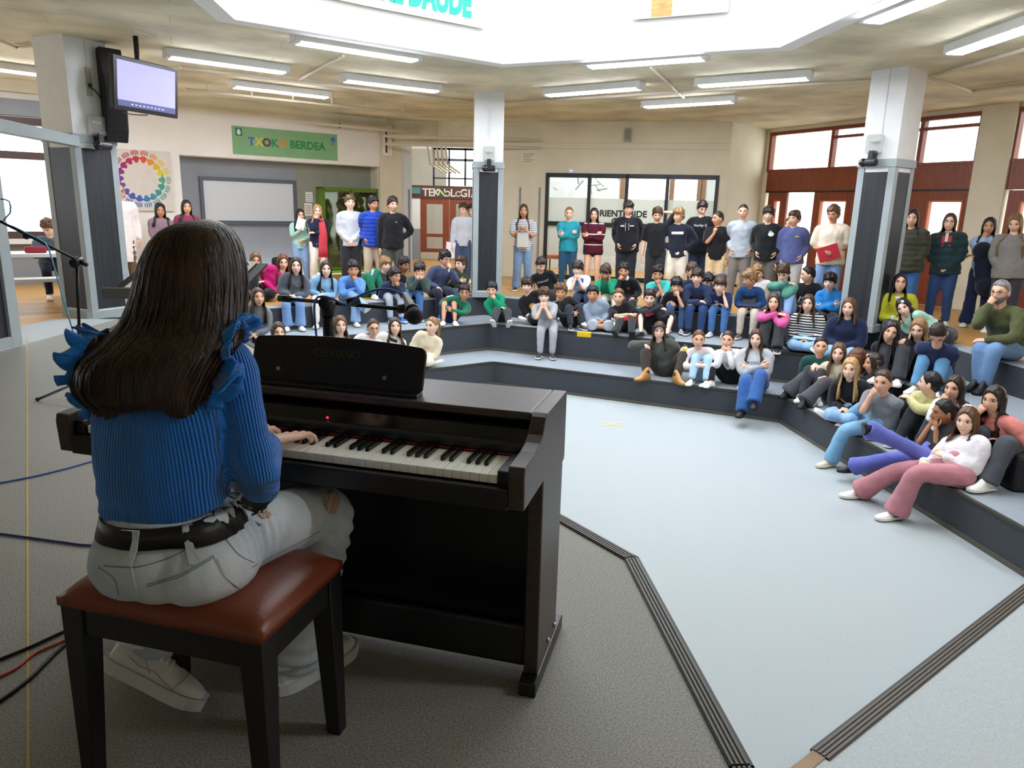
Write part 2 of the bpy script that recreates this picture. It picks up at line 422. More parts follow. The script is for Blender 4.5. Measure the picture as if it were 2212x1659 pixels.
# cream pillar and pale return at the corridor mouth
pa = WBL.hit(820, 420)[0]; pb = WBL.hit(866, 420)[0]
mb = MB(); WBL.box(mb, pa, pb, T3, CEIL, -.5, .04); struct(mb.build('wall_pillar', m_beige))
mb = MB(); WBL.box(mb, pb, WBL.hit(892, 420)[0], T3, CEIL, -.55, -.05); struct(mb.build('wall_return', mat('pale_blue_paint', '#d5dbdc', .7)))
mb = MB(); aa = WBL.hit(886, 500)[0]; WBL.box(mb, aa - .02, aa + .02, T3, 1.75, -.05, -.03); struct(mb.build('trim_31', m_nich))
# corridor side walls and end wall
plain('wall_corridor_left', (-2.98, 16.85), (-3.15, 21.75), T3, CEIL, m_lint)
plain('wall_corridor_right', (-.1, 21.75), (-.35, 16.62), T3, CEIL, mat('cream_tiles', '#d8d2b4', .35, var=.05, vscale=3))
WC = Wall((-3.3, 21.4), (.1, 21.4))
mb = MB(); d0 = WC.rect(892, 402, 1028, 560); WC.box(mb, 0, d0[0] - .35, T3, CEIL, -.15, 0); WC.box(mb, d0[1] + .5, WC.L, T3, CEIL, -.15, 0); WC.box(mb, 0, WC.L, 2.95, CEIL, -.15, 0)
struct(mb.build('wall_corridor_end', m_lint))

# back-right wall with the glazed front
ga0, ga1, _, gz1 = WOR.rect(1180, 376, 1543, 620)
mb = MB()
WOR.box(mb, 0, ga0, T3, CEIL, -.15, 0); WOR.box(mb, ga1, WOR.L, T3, CEIL, -.15, 0); WOR.box(mb, ga0, ga1, gz1, CEIL, -.15, 0)
struct(mb.build('wall_back_right', m_beige))
mb = MB(); z = WOR.hit(1350, 322)[1]; WOR.box(mb, .2, WOR.L, z - .004, z + .004, 0, .006); WOR.box(mb, .2, WOR.L, z + .12, z + .126, 0, .006)
struct(mb.build('trim_32', mat('wall_groove', '#b9ac92', .8)))
mb = MB()
for u in (1122, 1164):
    a = WOR.hit(u, 480)[0]; WOR.box(mb, a - .02, a + .02, T3, WOR.hit(u, 405)[1], 0, .02)
struct(mb.build('trim_33', m_nich))
# sunlit return wall
mb = MB(); WSN.box(mb, 0, WSN.L, T3, CEIL, -.15, 0); struct(mb.build('wall_return_right', m_beige))

# ------------------------------------------------------------------ columns
def column(name, c, ang, hw=.25):
    n = V3(math.cos(math.radians(ang)), math.sin(math.radians(ang)), 0); d = np.cross(V3(0, 0, 1), n)
    o = struct(empty(name, (c[0], c[1], T3))); zt = 2.03
    mb = MB(); mb.obox((c[0], c[1], (T3 + CEIL) / 2), hw, hw, (CEIL - T3) / 2, n, d)
    sh = mb.build('shaft', m_white); kids = [sh]
    for e, f in ((n, d), (-n, d), (d, n), (-d, n)):
        mb = MB(); q = V3(c[0], c[1], 0) + e * (hw - .015)
        mb.obox((q[0], q[1], (T3 + zt) / 2 + .02), hw - .07, .02, (zt - T3) / 2 - .1, f, e); kids.append(mb.build('panel', m_dark))
    mb = MB()
    for sx in (-1, 1):
        for sy in (-1, 1):
            q = V3(c[0], c[1], 0) + n * sx * (hw - .033) + d * sy * (hw - .033)
            mb.obox((q[0], q[1], (T3 + zt) / 2), .045, .045, (zt - T3) / 2, n, d)
    kids.append(mb.build('corner_trim', m_frame, bevel=.004))
    mb = MB(); mb.obox((c[0], c[1], zt + .03), hw + .022, hw + .022, .05, n, d); kids.append(mb.build('cap_trim', m_frame, bevel=.004))
    mb = MB(); mb.obox((c[0], c[1], T3 + .05), hw + .018, hw + .018, .05, n, d); kids.append(mb.build('base_trim', m_frame, bevel=.004))
    mb = MB(); q = V3(c[0], c[1], 0) - n * (hw + .002); mb.obox((q[0], q[1], (2.2 + CEIL) / 2), .006, .006, (CEIL - 2.2) / 2, n, d); kids.append(mb.build('cable_duct', m_white))
    adopt(o, *kids); return o
CC, CR, CL = (-.50, 12.72), (4.83, 9.95), (-5.43, 9.42); HWL = .272
column('column_centre', CC, 96, .235); column('column_right', CR, 36, .235); column('column_left', CL, 156, HWL)
# portal at the left: rail and dark partition
mb = MB(); p, q = V3(CL[0] + .1, CL[1] - .2, 2.02), V3(-4.72, 5.6, 2.02); e = unit(q - p)
mb.obox((p + q) / 2, np.linalg.norm(q - p) / 2, .06, .06, e, np.cross(V3(0, 0, 1), e)); struct(mb.build('trim_40', m_frame, bevel=.004))
pt = struct(empty('wall_partition', (-4.68, 6.2, 0)))
mb = MB(); mb.box(-4.70, -4.66, 4.2, 6.62, .1, 1.96); k1 = mb.build('panel', m_dark)
mb = MB(); mb.box(-4.73, -4.63, 6.60, 6.74, 0, 1.97); mb.box(-4.73, -4.63, 4.2, 6.6, 0, .1); k2 = mb.build('frame', m_frame, bevel=.004)
adopt(pt, k1, k2)
# ------------------------------------------------------------------ right-hand entrance wall: windows over doors
def door_leaf(name, w, a0, a1, z0, z1, g, label=None):
    """wooden leaf with a glazed opening g=(b0,b1,y0,y1): frame pieces, pane, handle, lower panel"""
    o = struct(empty(name, w.pt((a0 + a1) / 2, z0))); mb = MB(); b0, b1, y0, y1 = g
    w.box(mb, a0, b0, z0, z1, -.06, 0); w.box(mb, b1, a1, z0, z1, -.06, 0); w.box(mb, b0, b1, y1, z1, -.06, 0); w.box(mb, b0, b1, z0, y0, -.06, 0)
    fr = mb.build('leaf', m_wood, bevel=.004)
    mb = MB()
    for (p, q, r, s_) in ((b0, b0 + .03, y0, y1), (b1 - .03, b1, y0, y1), (b0, b1, y0, y0 + .03), (b0, b1, y1 - .03, y1)): w.box(mb, p, q, r, s_, -.07, .012)
    bd = mb.build('bead', mat('orange_bead', '#b5602c', .4))
    mb = MB(); w.box(mb, b0, b1, y0, y1, -.035, -.03); pn = mb.build('pane', m_pane)
    mb = MB(); hx = a1 - .07; mb.bar(w.pt(hx, z0 + 1.0, .04), w.pt(hx, z0 + 1.25, .04), .012); mb.bar(w.pt(hx, z0 + 1.02, 0), w.pt(hx, z0 + 1.02, .04), .008); mb.bar(w.pt(hx, z0 + 1.23, 0), w.pt(hx, z0 + 1.23, .04), .008)
    hd = mb.build('handle', mat('brushed_steel', '#9c9c98', .35, 1.0))
    adopt(o, fr, bd, pn, hd); return o
S = lambda u, v: WR.hit(u, v)
zb1 = S(1760, 368)[1]; zb0 = S(1760, 414)[1]; zw1 = S(1770, 276)[1]
a_l = S(1656, 400)[0]; a_p0 = S(2106, 360)[0]; a_p1 = S(2182, 360)[0]
mb = MB()   # solid parts: head over the windows, cream pillars
WR.box(mb, 0, WR.L, zw1, CEIL, -.18, 0); WR.box(mb, 0, max(.02, a_l), T3, zw1, -.18, 0); WR.box(mb, a_p0, a_p1, T3, CEIL, -.2, .05)
a_far = a_p1 + (a_p0 - a_l)
WR.box(mb, a_far, WR.L, T3, zw1, -.18, 0)
struct(mb.build('wall_right', m_beige))
mb = MB(); WR.box(mb, a_l, a_p0, zb0, zb1, -.12, .01); WR.box(mb, a_p1, a_far, zb0, zb1, -.12, .01); struct(mb.build('trim_50', m_wood))
nwin = 2
for (p, q, ms) in ((a_l, a_p0, [S(1797, 320)[0], S(1868, 320)[0], S(1990, 300)[0]]), (a_p1, a_far, [a_p1 + .9, a_p1 + 2.4])):
    o = struct(empty('window_%d' % nwin, WR.pt(p, zb1))); nwin += 1; mb = MB()
    for a in [p, *ms, q]: WR.box(mb, a - .035, a + .035, zb1, zw1, -.1, .015)
    WR.box(mb, p, q, zw1 - .07, zw1, -.1, .02); WR.box(mb, p, q, zb1, zb1 + .05, -.1, .02)
    WR.box(mb, ms[0], q, zb1 + (zw1 - zb1) * .72, zb1 + (zw1 - zb1) * .72 + .05, -.1, .015)
    k = [mb.build('window_frame', m_wood)]; ed = [p, *ms, q]
    for i in range(len(ed) - 1):
        mb = MB(); WR.box(mb, ed[i], ed[i + 1], zb1, zw1, -.05, -.045); k.append(mb.build('pane', m_pane))
    adopt(o, *k)
# doors under the beam
zd = zb0 - .01
def dl(n, u0, u1, g, vb=565, vt=437):
    a0, a1 = S(u0, 470)[0], S(u1, 470)[0]; b0, b1 = S(g[0], 470)[0], S(g[1], 470)[0]
    return door_leaf('door_%d' % n, WR, a0, a1, T3, zd, (b0, b1, 1.0, zd - .16))
dl(1, 1655, 1695, (1668, 1684)); dl(2, 1753, 1850, (1767, 1826)); dl(3, 1975, 2103, (2000, 2076))
for i, a in enumerate((a_p1 + .05, a_p1 + 1.1, a_p1 + 2.2)):
    door_leaf('door_%d' % (4 + i), WR, a, a + 1.0, T3, zd, (a + .2, a + .8, 1.0, zd - .16))
mb = MB(); a0 = S(1850, 470)[0]; a1 = S(1975, 470)[0]; WR.box(mb, a0, a1, T3, zb0, -.08, 0); struct(mb.build('trim_51', m_wood))
mb = MB(); WR.box(mb, a_l, a_p0, zd, zd + .03, -.08, .02); struct(mb.build('trim_52', m_blackm))
# exterior ground outside the doors
mb = MB(); mb.obox((*WR.pt(5, 0, -4.2)[:2], T3 - .06), 8, 4, .03, WR.d, WR.n); struct(mb.build('floor_outside', mat('pale_paving', '#c9c4b8', .8)))

# ------------------------------------------------------------------ glazed office front (back right)
G = lambda u, v: WOR.hit(u, v)
o = struct(empty('window_5', WOR.pt(ga0, T3)))
us = [1180, 1270, 1350, 1437, 1543]; A_ = [G(u, 470)[0] for u in us]; zt_, zm = gz1, G(1350, 487)[1]
mb = MB()
for a in A_: WOR.box(mb, a - .035, a + .035, T3, zt_, -.08, .03)
WOR.box(mb, A_[0], A_[-1], zt_ - .09, zt_, -.08, .03); WOR.box(mb, A_[0], A_[-1], zm - .045, zm + .045, -.08, .03); WOR.box(mb, A_[0], A_[-1], T3, T3 + .1, -.08, .03)
k = [mb.build('window_frame', m_blackm)]
m_frost = glass('frosted_film', '#dfe3dc', .05, .72); m_clear = glass('office_pane', '#f2f6f4', .06)
zf = G(1350, 430)[1]
for i in range(4):
    mb = MB(); WOR.box(mb, A_[i], A_[i + 1], zf, zt_, -.03, -.025); k.append(mb.build('pane', m_clear))
    mb = MB(); WOR.box(mb, A_[i], A_[i + 1], T3 + .55, zf, -.03, -.025); k.append(mb.build('frosted_pane', m_frost))
    mb = MB(); WOR.box(mb, A_[i], A_[i + 1], T3, T3 + .55, -.03, -.025); k.append(mb.build('pane', m_clear))
adopt(o, *k)
# lettering on the film (partly hidden behind the students)
m_ink = mat('black_print', '#16171a', .5)
p = WOR.pt(G(1338, 466)[0], G(1338, 468)[1], .004); t1 = text_mesh('lettering', 'ORIENTABIDE', .185, p, WOR.d, (0, 0, 1), m_ink, off=.006)
p = WOR.pt(G(1352, 482)[0], G(1352, 485)[1], .004); t2 = text_mesh('lettering', 'GUNEA', .185, p, WOR.d, (0, 0, 1), m_ink, off=.006)
adopt(o, t1, t2)
# room behind the glass: far wall with a bright window and a brown frame, a wall on the left, pink chair seats
WO2 = Wall(tuple(WOR.pt(-.4, 0, -3.2)[:2]), tuple(WOR.pt(WOR.L + .2, 0, -3.2)[:2]))
q0, q1 = WO2.hit(1345, 400)[0], WO2.hit(1520, 400)[0]; wz = 2.35
mb = MB(); WO2.box(mb, 0, q0, T3, CEIL, -.1, 0); WO2.box(mb, q1, WO2.L, T3, CEIL, -.1, 0); WO2.box(mb, q0, q1, T3, .85, -.1, 0); WO2.box(mb, q0, q1, wz + .25, CEIL, -.1, 0)
struct(mb.build('wall_office', m_white))
mb = MB(); pA, pB = WO2.pt(.45, 0), WOR.pt(.08, 0, -.16); w_ = Wall(tuple(pA[:2]), tuple(pB[:2])); w_.box(mb, 0, w_.L, T3, CEIL, -.1, 0)
pA, pB = WOR.pt(WOR.L, 0, -.16), WO2.pt(WO2.L, 0); w_ = Wall(tuple(pA[:2]), tuple(pB[:2])); w_.box(mb, 0, w_.L, T3, CEIL, -.1, 0)
struct(mb.build('wall_office_side', m_white))
mb = MB(); mb.obox((*WOR.pt(WOR.L / 2, 0, -1.7)[:2], T3 - .03), WOR.L / 2 + .4, 1.6, .03, WOR.d, WOR.n); struct(mb.build('floor_office', m_orange))
mb = MB(); mb.obox((*WOR.pt(WOR.L / 2, 0, -1.7)[:2], CEIL + .02), WOR.L / 2 + .4, 1.6, .03, WOR.d, WOR.n); struct(mb.build('ceiling_office', m_white))
o = struct(empty('window_6', WO2.pt(q0, .85))); mb = MB()
e0, e1 = WO2.hit(1452, 400)[0], WO2.hit(1512, 400)[0]
for a in (q0, e0, e1, q1): WO2.box(mb, a - .06, a + .06, .85, wz + .25, -.1, .03)
WO2.box(mb, e0, e1, wz - .02, wz + .1, -.1, .03); WO2.box(mb, q0, q1, .85, .93, -.1, .05)
adopt(o, mb.build('window_frame', mat('tan_frame', '#8a6549', .5)))
for i in range(3):
    c = WOR.pt(.9 + i * 1.5, 0, -1.6); o = empty('tube_light', (c[0], c[1], CEIL - .01)); mb = MB(); mb.obox((c[0], c[1], CEIL - .06), .6, .1, .04, WOR.d, WOR.n); k1 = mb.build('housing', m_white); mb = MB(); mb.obox((c[0], c[1], CEIL - .11), .56, .08, .012, WOR.d, WOR.n); k2 = mb.build('diffuser', mat('fluorescent_tube', '#eef2ff', .4, emit=85)); adopt(o, k1, k2); tag(o, 'added fluorescent fill light on the ceiling of the glazed office', 'ceiling light', 'added office fill lights')  # lamps added to brighten the dim room behind the glass
# wall drawings seen through the clear panes
mb = MB(); r_ = random.Random(3)
for i in range(26):
    a = WO2.hit(1190 + 150 * r_.random(), 400)[0]; z = 1.9 + .75 * r_.random(); e = r_.random() * 3
    mb.obox(WO2.pt(a, z, .004), .03 + .16 * r_.random(), .004, .006 + .012 * r_.random(), WO2.d * math.cos(e) + V3(0, 0, math.sin(e)), WO2.n, np.cross(WO2.n, WO2.d * math.cos(e) + V3(0, 0, math.sin(e))))
mb.build('mural', mat('grey_ink', '#8a8f86', .8), bpy.data.objects['wall_office'])
def pink_bench(u, v, off):
    a, z = WOR.hit(u, v, off); c = WOR.pt(a, T3, off); o = empty('waiting_chair', c)
    mb = MB(); mb.obox(c + V3(0, 0, .45), .24, .24, .05, WOR.d, WOR.n); k1 = mb.build('seat', mat('salmon_upholstery', '#d98a72', .7, bump=.1), bevel=.03, seg=3)
    mb = MB(); mb.obox(c + V3(0, 0, .72) - WOR.n * .22, .24, .03, .17, WOR.d, WOR.n); k2 = mb.build('backrest', MATS['salmon_upholstery'], bevel=.02)
    k = []
    for x in (-1, 1):
        for y in (-1, 1):
            mb = MB(); b = c + WOR.d * x * .2 + WOR.n * y * .2; mb.bar(b, b + V3(0, 0, .42), .015); k.append(mb.build('leg', m_blackm))
    adopt(o, k1, k2, *k); return o
tag(pink_bench(1203, 560, -.75), 'salmon upholstered waiting chair behind the office glass beside the striped-shirt girl', 'chair')

# dark partition edges and small things on the back-right wall
def wall_box_thing(name, w, u, v, hw, hh, dep, m, label, cat, bev=.01):
    a, z = w.hit(u, v); mb = MB(); w.box(mb, a - hw, a + hw, z - hh, z + hh, 0, dep)
    o = empty(name, w.pt(a, z)); adopt(o, mb.build('body', m, bevel=bev)); tag(o, label, cat); return o, a, z
sp_, a, z = wall_box_thing('wall_speaker', WOR, 1357, 292, .07, .13, .1, mat('grey_plastic', '#a3a291', .6), 'small grey loudspeaker box high on the cream wall above the office front', 'loudspeaker')
mb = MB(); WOR.box(mb, a - .055, a + .055, z - .1, z + .1, .1, .106); adopt(sp_, mb.build('grille', mat('grey_grille', '#878676', .8)))
ro, a, z = wall_box_thing('wifi_access_point', WOR, 1234, 369, .08, .05, .03, m_white, 'white wireless access point with blue light on the cream wall above the office glass', 'router')
mb = MB(); mb.sphere(WOR.pt(a, z, .032), .014); adopt(ro, mb.build('indicator_light', mat('blue_led', '#6f8cff', .4, emit=6)))
pl = empty('wall_notice', WOR.pt(G(1142, 340)[0], 2.3)); mb = MB()
a0, a1, z0, z1 = WOR.rect(1127, 328, 1158, 352); WOR.box(mb, a0, a1, z0, z1, 0, .006); k1 = mb.build('sheet', mat('cream_sheet', '#e2d8c2', .8))
mb = MB()
for i in range(5): WOR.box(mb, a0 + .03, a1 - .03 - .05 * (i % 3), z1 - .05 - i * .04, z1 - .04 - i * .04, .006, .008)
k2 = mb.build('print', mat('faded_ink', '#6d6a66', .8)); adopt(pl, k1, k2); tag(pl, 'cream notice with five faded lines on the wall near the central column', 'notice')

# ------------------------------------------------------------------ corridor end: TEKNOLOGIA doors
Cc = lambda u, v: WC.hit(u, v)
def crect(u0, v0, u1, v1): return WC.rect(u0, v0, u1, v1)
mb = MB(); a0, a1, z0, z1 = crect(889, 402, 1060, 430); WC.box(mb, a0, a1, z0, z1, -.1, .02); sg = struct(mb.build('trim_60', m_wood_d))
so = empty('door_sign', WC.pt((a0 + a1) / 2, z0)); cols = ['#cfc7b8'] * 10; cols[3] = '#9fd08c'; cols[6] = '#b9b0a0'
x = Cc(917, 416)[0]; xe = Cc(1023, 416)[0]; step = (xe - x) / 9
for i, ch in enumerate('TEKNOLOGIA'):
    adopt(so, text_mesh('letter', ch, .30 if ch not in 'O' else .22, WC.pt(x + step * (i + .2), z0 + .07, .022), WC.d, (0, 0, 1), mat('sign_letter_%s' % cols[i], cols[i], .7), ext=.02, off=.006))
mb = MB(); b0, b1, y0, y1 = crect(890, 405, 908, 418); WC.box(mb, b0, b1, y0, y1, .02, .03); adopt(so, mb.build('picture', mat('teal_print', '#4e7f84', .6)))
tag(so, 'TEKNOLOGIA sign of cut-out letters on a brown board over the corridor doors', 'sign')
zdr = z0
mb = MB(); a0, a1, _, _ = crect(889, 430, 908, 560); WC.box(mb, a0, a1, .75, zdr, -.05, 0, 0); WC.box(mb, a0, a1, T3, .75, -.05, 0, 1); struct(mb.build('wall_door_side', [m_white, m_nich]))
def cdoor(n, u0, u1, gs):
    a0, a1 = Cc(u0, 500)[0], Cc(u1, 500)[0]; o = struct(empty('door_%d' % n, WC.pt((a0 + a1) / 2, T3)))
    zz = lambda v: Cc((u0 + u1) / 2, v)[1]
    b0, b1 = a0 + .22 * (a1 - a0), a1 - .22 * (a1 - a0); mb = MB()
    g = [(zz(505), zz(441)), (zz(537), zz(512))]
    WC.box(mb, a0, b0, T3, zdr, -.05, 0); WC.box(mb, b1, a1, T3, zdr, -.05, 0); WC.box(mb, b0, b1, g[0][1], zdr, -.05, 0); WC.box(mb, b0, b1, g[1][1], g[0][0], -.05, 0); WC.box(mb, b0, b1, T3, g[1][0], -.05, 0)
    ks = [mb.build('leaf', m_wood, bevel=.004)]
    for y0, y1 in g: mb = MB(); WC.box(mb, b0, b1, y0, y1, -.03, -.025); ks.append(mb.build('pane', m_pane))
    mb = MB(); WC.box(mb, a0 + .01, a1 - .01, T3 + .01, zz(545), 0, .006); ks.append(mb.build('kick_plate', mat('pale_kick_plate', '#bdb8a4', .5)))
    adopt(o, *ks)
cdoor(10, 908, 970, 0); cdoor(11, 971, 1032, 0)
# transom and corridor beyond
mb = MB(); a0, a1, z0, z1 = crect(935, 320, 1032, 346)
for (v0, v1) in ((320, 324), (343, 348), (384, 387), (402, 405)):
    r0 = crect(935, v0, 1032, v1); WC.box(mb, r0[0], r0[1], r0[2], r0[3], -.08, .0)
for u in (937, 970, 1005): r0 = crect(u - 2, 320, u + 2, 402); WC.box(mb, r0[0], r0[1], r0[2], r0[3], -.08, 0)
struct(mb.build('window_7', m_blackm))
WC2 = Wall((-3.6, 25.5), (.5, 25.5)); mb = MB(); WC2.box(mb, 0, WC2.L, T3, 1.9, -.1, 0); WC2.box(mb, 0, WC2.L, 3.4, 4.2, -.1, 0); WC2.box(mb, 0, 1.2, 1.9, 3.4, -.1, 0); WC2.box(mb, 2.6, WC2.L, 1.9, 3.4, -.1, 0)
struct(mb.build('wall_corridor_far', m_lint))
mb = MB(); mb.box(-3.7, .6, 21.5, 25.6, 4.0, 4.1); struct(mb.build('ceiling_corridor', m_beige))
mb = MB(); mb.box(-3.7, -3.6, 21.5, 25.6, T3, 4.1); mb.box(.5, .6, 21.5, 25.6, T3, 4.1); struct(mb.build('wall_corridor_far_side', m_lint))
mb = MB(); mb.box(-3.7, .6, 21.75, 25.6, T3 - .05, T3); struct(mb.build('floor_corridor', m_orange))
# bulkhead over the corridor mouth
mb = MB(); p, q = OUT[1], OUT[4]; w_ = Wall(p, q); w_.box(mb, 0, w_.L, 2.72, CEIL, -.3, -.1); struct(mb.build('wall_bulkhead', m_ceil))
# red hose cabinet, brown boxes and posters on the corridor's right wall
WCR = Wall((-.1, 21.75), (-.35, 16.62))
def crbox(name, a, z, hw, hh, dep, m, label, cat):
    mb = MB(); WCR.box(mb, a - hw, a + hw, z - hh, z + hh, 0, dep); o = empty(name, WCR.pt(a, z)); adopt(o, mb.build('body', m, bevel=.008)); tag(o, label, cat); return o
fb = crbox('fire_hose_cabinet', 4.0, 1.83, .3, .22, .18, mat('fire_red', '#c8281f', .4), 'red fire hose cabinet on the corridor wall beside the central column', 'cabinet')
mb = MB(); WCR.box(mb, 3.8, 4.2, 1.7, 1.96, .18, .186); adopt(fb, mb.build('door', mat('fire_red_door', '#a81f1c', .35)))
mb = MB(); WCR.box(mb, 4.14, 4.17, 1.8, 1.86, .186, .2); adopt(fb, mb.build('handle', m_white))
b_ = crbox('alarm_box', 4.3, 2.2, .14, .1, .12, m_wood, 'small brown box above the red fire hose cabinet', 'box')
mb = MB(); WCR.box(mb, 4.2, 4.4, 2.12, 2.28, .12, .125); adopt(b_, mb.build('lid', m_wood_d))
b_ = crbox('meter_box', 4.2, 1.45, .2, .2, .12, m_wood, 'brown wooden box below the red fire hose cabinet', 'box')
mb = MB(); WCR.box(mb, 4.05, 4.35, 1.3, 1.6, .12, .125); adopt(b_, mb.build('lid', m_wood_d))
m_pap = mat('white_paper', '#eceae2', .8)
for i, (a, z, c_) in enumerate(((2.0, 1.1, '#d9dcd2'), (2.5, 1.15, '#c3cfd8'), (3.0, 1.05, '#e2d7b8'), (3.5, 1.1, '#cdd5c3'))):
    mb = MB(); WCR.box(mb, a - .2, a + .2, z - .28, z + .28, 0, .008); o = empty('poster', WCR.pt(a, z)); ks = [mb.build('sheet', mat('poster_%d' % i, c_, .8))]
    mb = MB()
    for j in range(4): WCR.box(mb, a - .15, a + .12, z + .18 - j * .11, z + .23 - j * .11, .008, .01)
    ks.append(mb.build('print', mat('poster_print_%d' % (i % 2), ('#7f93a8', '#8d9a7c')[i % 2], .8)))
    adopt(o, *ks); tag(o, '%s poster pinned in the row on the corridor wall' % ('grey-green', 'pale blue', 'sandy', 'sage')[i], 'poster', 'posters on the corridor wall')
# corridor lamps
m_tube = mat('fluorescent_tube', '#eef2ff', .4, emit=85)
for y in (18.4, 20.2):
    o = empty('tube_light', (-1.75, y, CEIL)); mb = MB(); mb.box(-2.35, -1.15, y - .09, y + .09, CEIL - .08, CEIL); k1 = mb.build('housing', m_white)
    mb = MB(); mb.box(-2.3, -1.2, y - .07, y + .07, CEIL - .1, CEIL - .08); k2 = mb.build('diffuser', m_tube); adopt(o, k1, k2)
    tag(o, 'fluorescent light across the corridor ceiling before the TEKNOLOGIA doors', 'ceiling light', 'corridor lights')

# ------------------------------------------------------------------ back-left wall things
# green banner
a0, a1, z0, z1 = WBL.rect(502, 276, 728, 343); z0 = WBL.hit(615, 340)[1]; z1 = WBL.hit(615, 281)[1]
sb = empty('banner_sign', WBL.pt((a0 + a1) / 2, z0)); mb = MB(); WBL.box(mb, a0, a1, z0, z1, 0, .012); ks = [mb.build('board', mat('mint_green_banner', '#7fae7c', .6, var=.04, vscale=3))]
wd = a1 - a0; hh_ = z1 - z0; x = a0 + .135 * wd
for ch, c_, w_ in zip('TXOKO', ('#4a5fb0', '#d6c92a', '#5e2c3c', '#2f8c55', '#e08a36'), (.068, .068, .076, .07, .078)):
    ks.append(text_mesh('letter', ch, hh_ * .40, WBL.pt(x + w_ * wd / 2, z0 + hh_ * .36, .013), WBL.d, (0, 0, 1), mat('banner_' + c_, c_, .6), off=.008)); x += w_ * wd
ks.append(text_mesh('lettering', 'BERDEA', hh_ * .40, WBL.pt(a0 + .70 * wd, z0 + hh_ * .36, .013), WBL.d, (0, 0, 1), mat('banner_green', '#2f8c4a', .6), off=.008))
mb = MB(); WBL.box(mb, a0 + .03 * wd, a0 + .088 * wd, z0 + .66 * hh_, z0 + .94 * hh_, .012, .015); ks.append(mb.build('emblem', mat('emblem_green', '#2c6e5a', .6)))
mb = MB(); q = WBL.pt(a0 + .059 * wd, z0 + .8 * hh_, .016)
mb.profile([(math.sin(t) * .036 * (1 - .35 * math.cos(t)), math.cos(t) * .055) for t in np.linspace(0, 2 * math.pi, 16)[:-1]], q, WBL.d, V3(0, 0, 1), WBL.n, .002); ks.append(mb.build('emblem', m_white))
mb = MB(); q = WBL.pt(a0 + .955 * wd, z0 + .79 * hh_, .013); mb.profile([(math.cos(t) * .05, math.sin(t) * .05) for t in np.linspace(0, 2 * math.pi, 16)[:-1]], q, WBL.d, V3(0, 0, 1), WBL.n, .003)
mb.obox(q - V3(0, 0, .09), .03, .002, .008, WBL.d, WBL.n); mb.obox(q - V3(0, 0, .07), .005, .002, .02, WBL.d, WBL.n); ks.append(mb.build('globe_emblem', mat('globe_blue', '#4a70b8', .6)))
adopt(sb, *ks); tag(sb, 'green TXOKO BERDEA banner with coloured letters on the white lintel', 'sign')
# whiteboard in the niche
a0, a1, _, _ = WBL.rect(438, 390, 635, 480, -ND); z0 = WBL.hit(540, 479, -ND)[1]; z1 = WBL.hit(540, 391, -ND)[1]
wb = empty('whiteboard', WBL.pt((a0 + a1) / 2, z0, -ND)); mb = MB(); WBL.box(mb, a0, a1, z0, z1, -ND, -ND + .02); k1 = mb.build('board', mat('whiteboard_white', '#cfd5d6', .3, spec=.5)); mb = MB()
for (p, q, r, s_) in ((a0 - .05, a0 + .02, z0 - .05, z1 + .05), (a1 - .02, a1 + .05, z0 - .05, z1 + .05), (a0, a1, z0 - .05, z0 + .02), (a0, a1, z1 - .02, z1 + .05)): WBL.box(mb, p, q, r, s_, -ND, -ND + .05)
k2 = mb.build('frame', mat('slate_frame', '#535a62', .5), bevel=.005)
mb = MB(); WBL.box(mb, a0, a1, z0 - .05, z0 - .03, -ND + .05, -ND + .11); k3 = mb.build('pen_tray', MATS['slate_frame']); adopt(wb, k1, k2, k3)
tag(wb, 'large whiteboard with slate grey frame in the grey niche', 'whiteboard')
# notices beside the cabinet
for i, (u0, v0, u1, v1, lb) in enumerate(((660, 415, 675, 436, 'white notice with grey icons above the mint-sweater girl'), (679, 416, 694, 437, 'grey notice with dark icons beside the green cabinet'), (658, 439, 674, 466, 'notice with red lines behind the mint-sweater girl'))):
    a0, a1, z0, z1 = WBL.rect(u0, v0, u1, v1, -ND); o = empty('notice', WBL.pt(a0, z0, -ND)); mb = MB(); WBL.box(mb, a0, a1, z0, z1, -ND, -ND + .006); ks = [mb.build('sheet', m_pap if i != 1 else m_nich2)]
    mb = MB(); n_ = 4 if i < 2 else 6
    for r in range(n_):
        for c_ in range(3 if i < 2 else 1):
            x0 = a0 + (.15 + .28 * c_) * (a1 - a0) if i < 2 else a0 + .1 * (a1 - a0); x1 = x0 + (.14 if i < 2 else .75) * (a1 - a0); y0 = z0 + (.12 + .8 * r / n_) * (z1 - z0)
            WBL.box(mb, x0, x1, y0, y0 + (.08 if i < 2 else .05) * (z1 - z0), -ND + .006, -ND + .008)
    ks.append(mb.build('print', mat('notice_print_%d' % i, ('#555a5e', '#3c3f40', '#b06a6a')[i], .8))); adopt(o, *ks); tag(o, lb, 'notice')
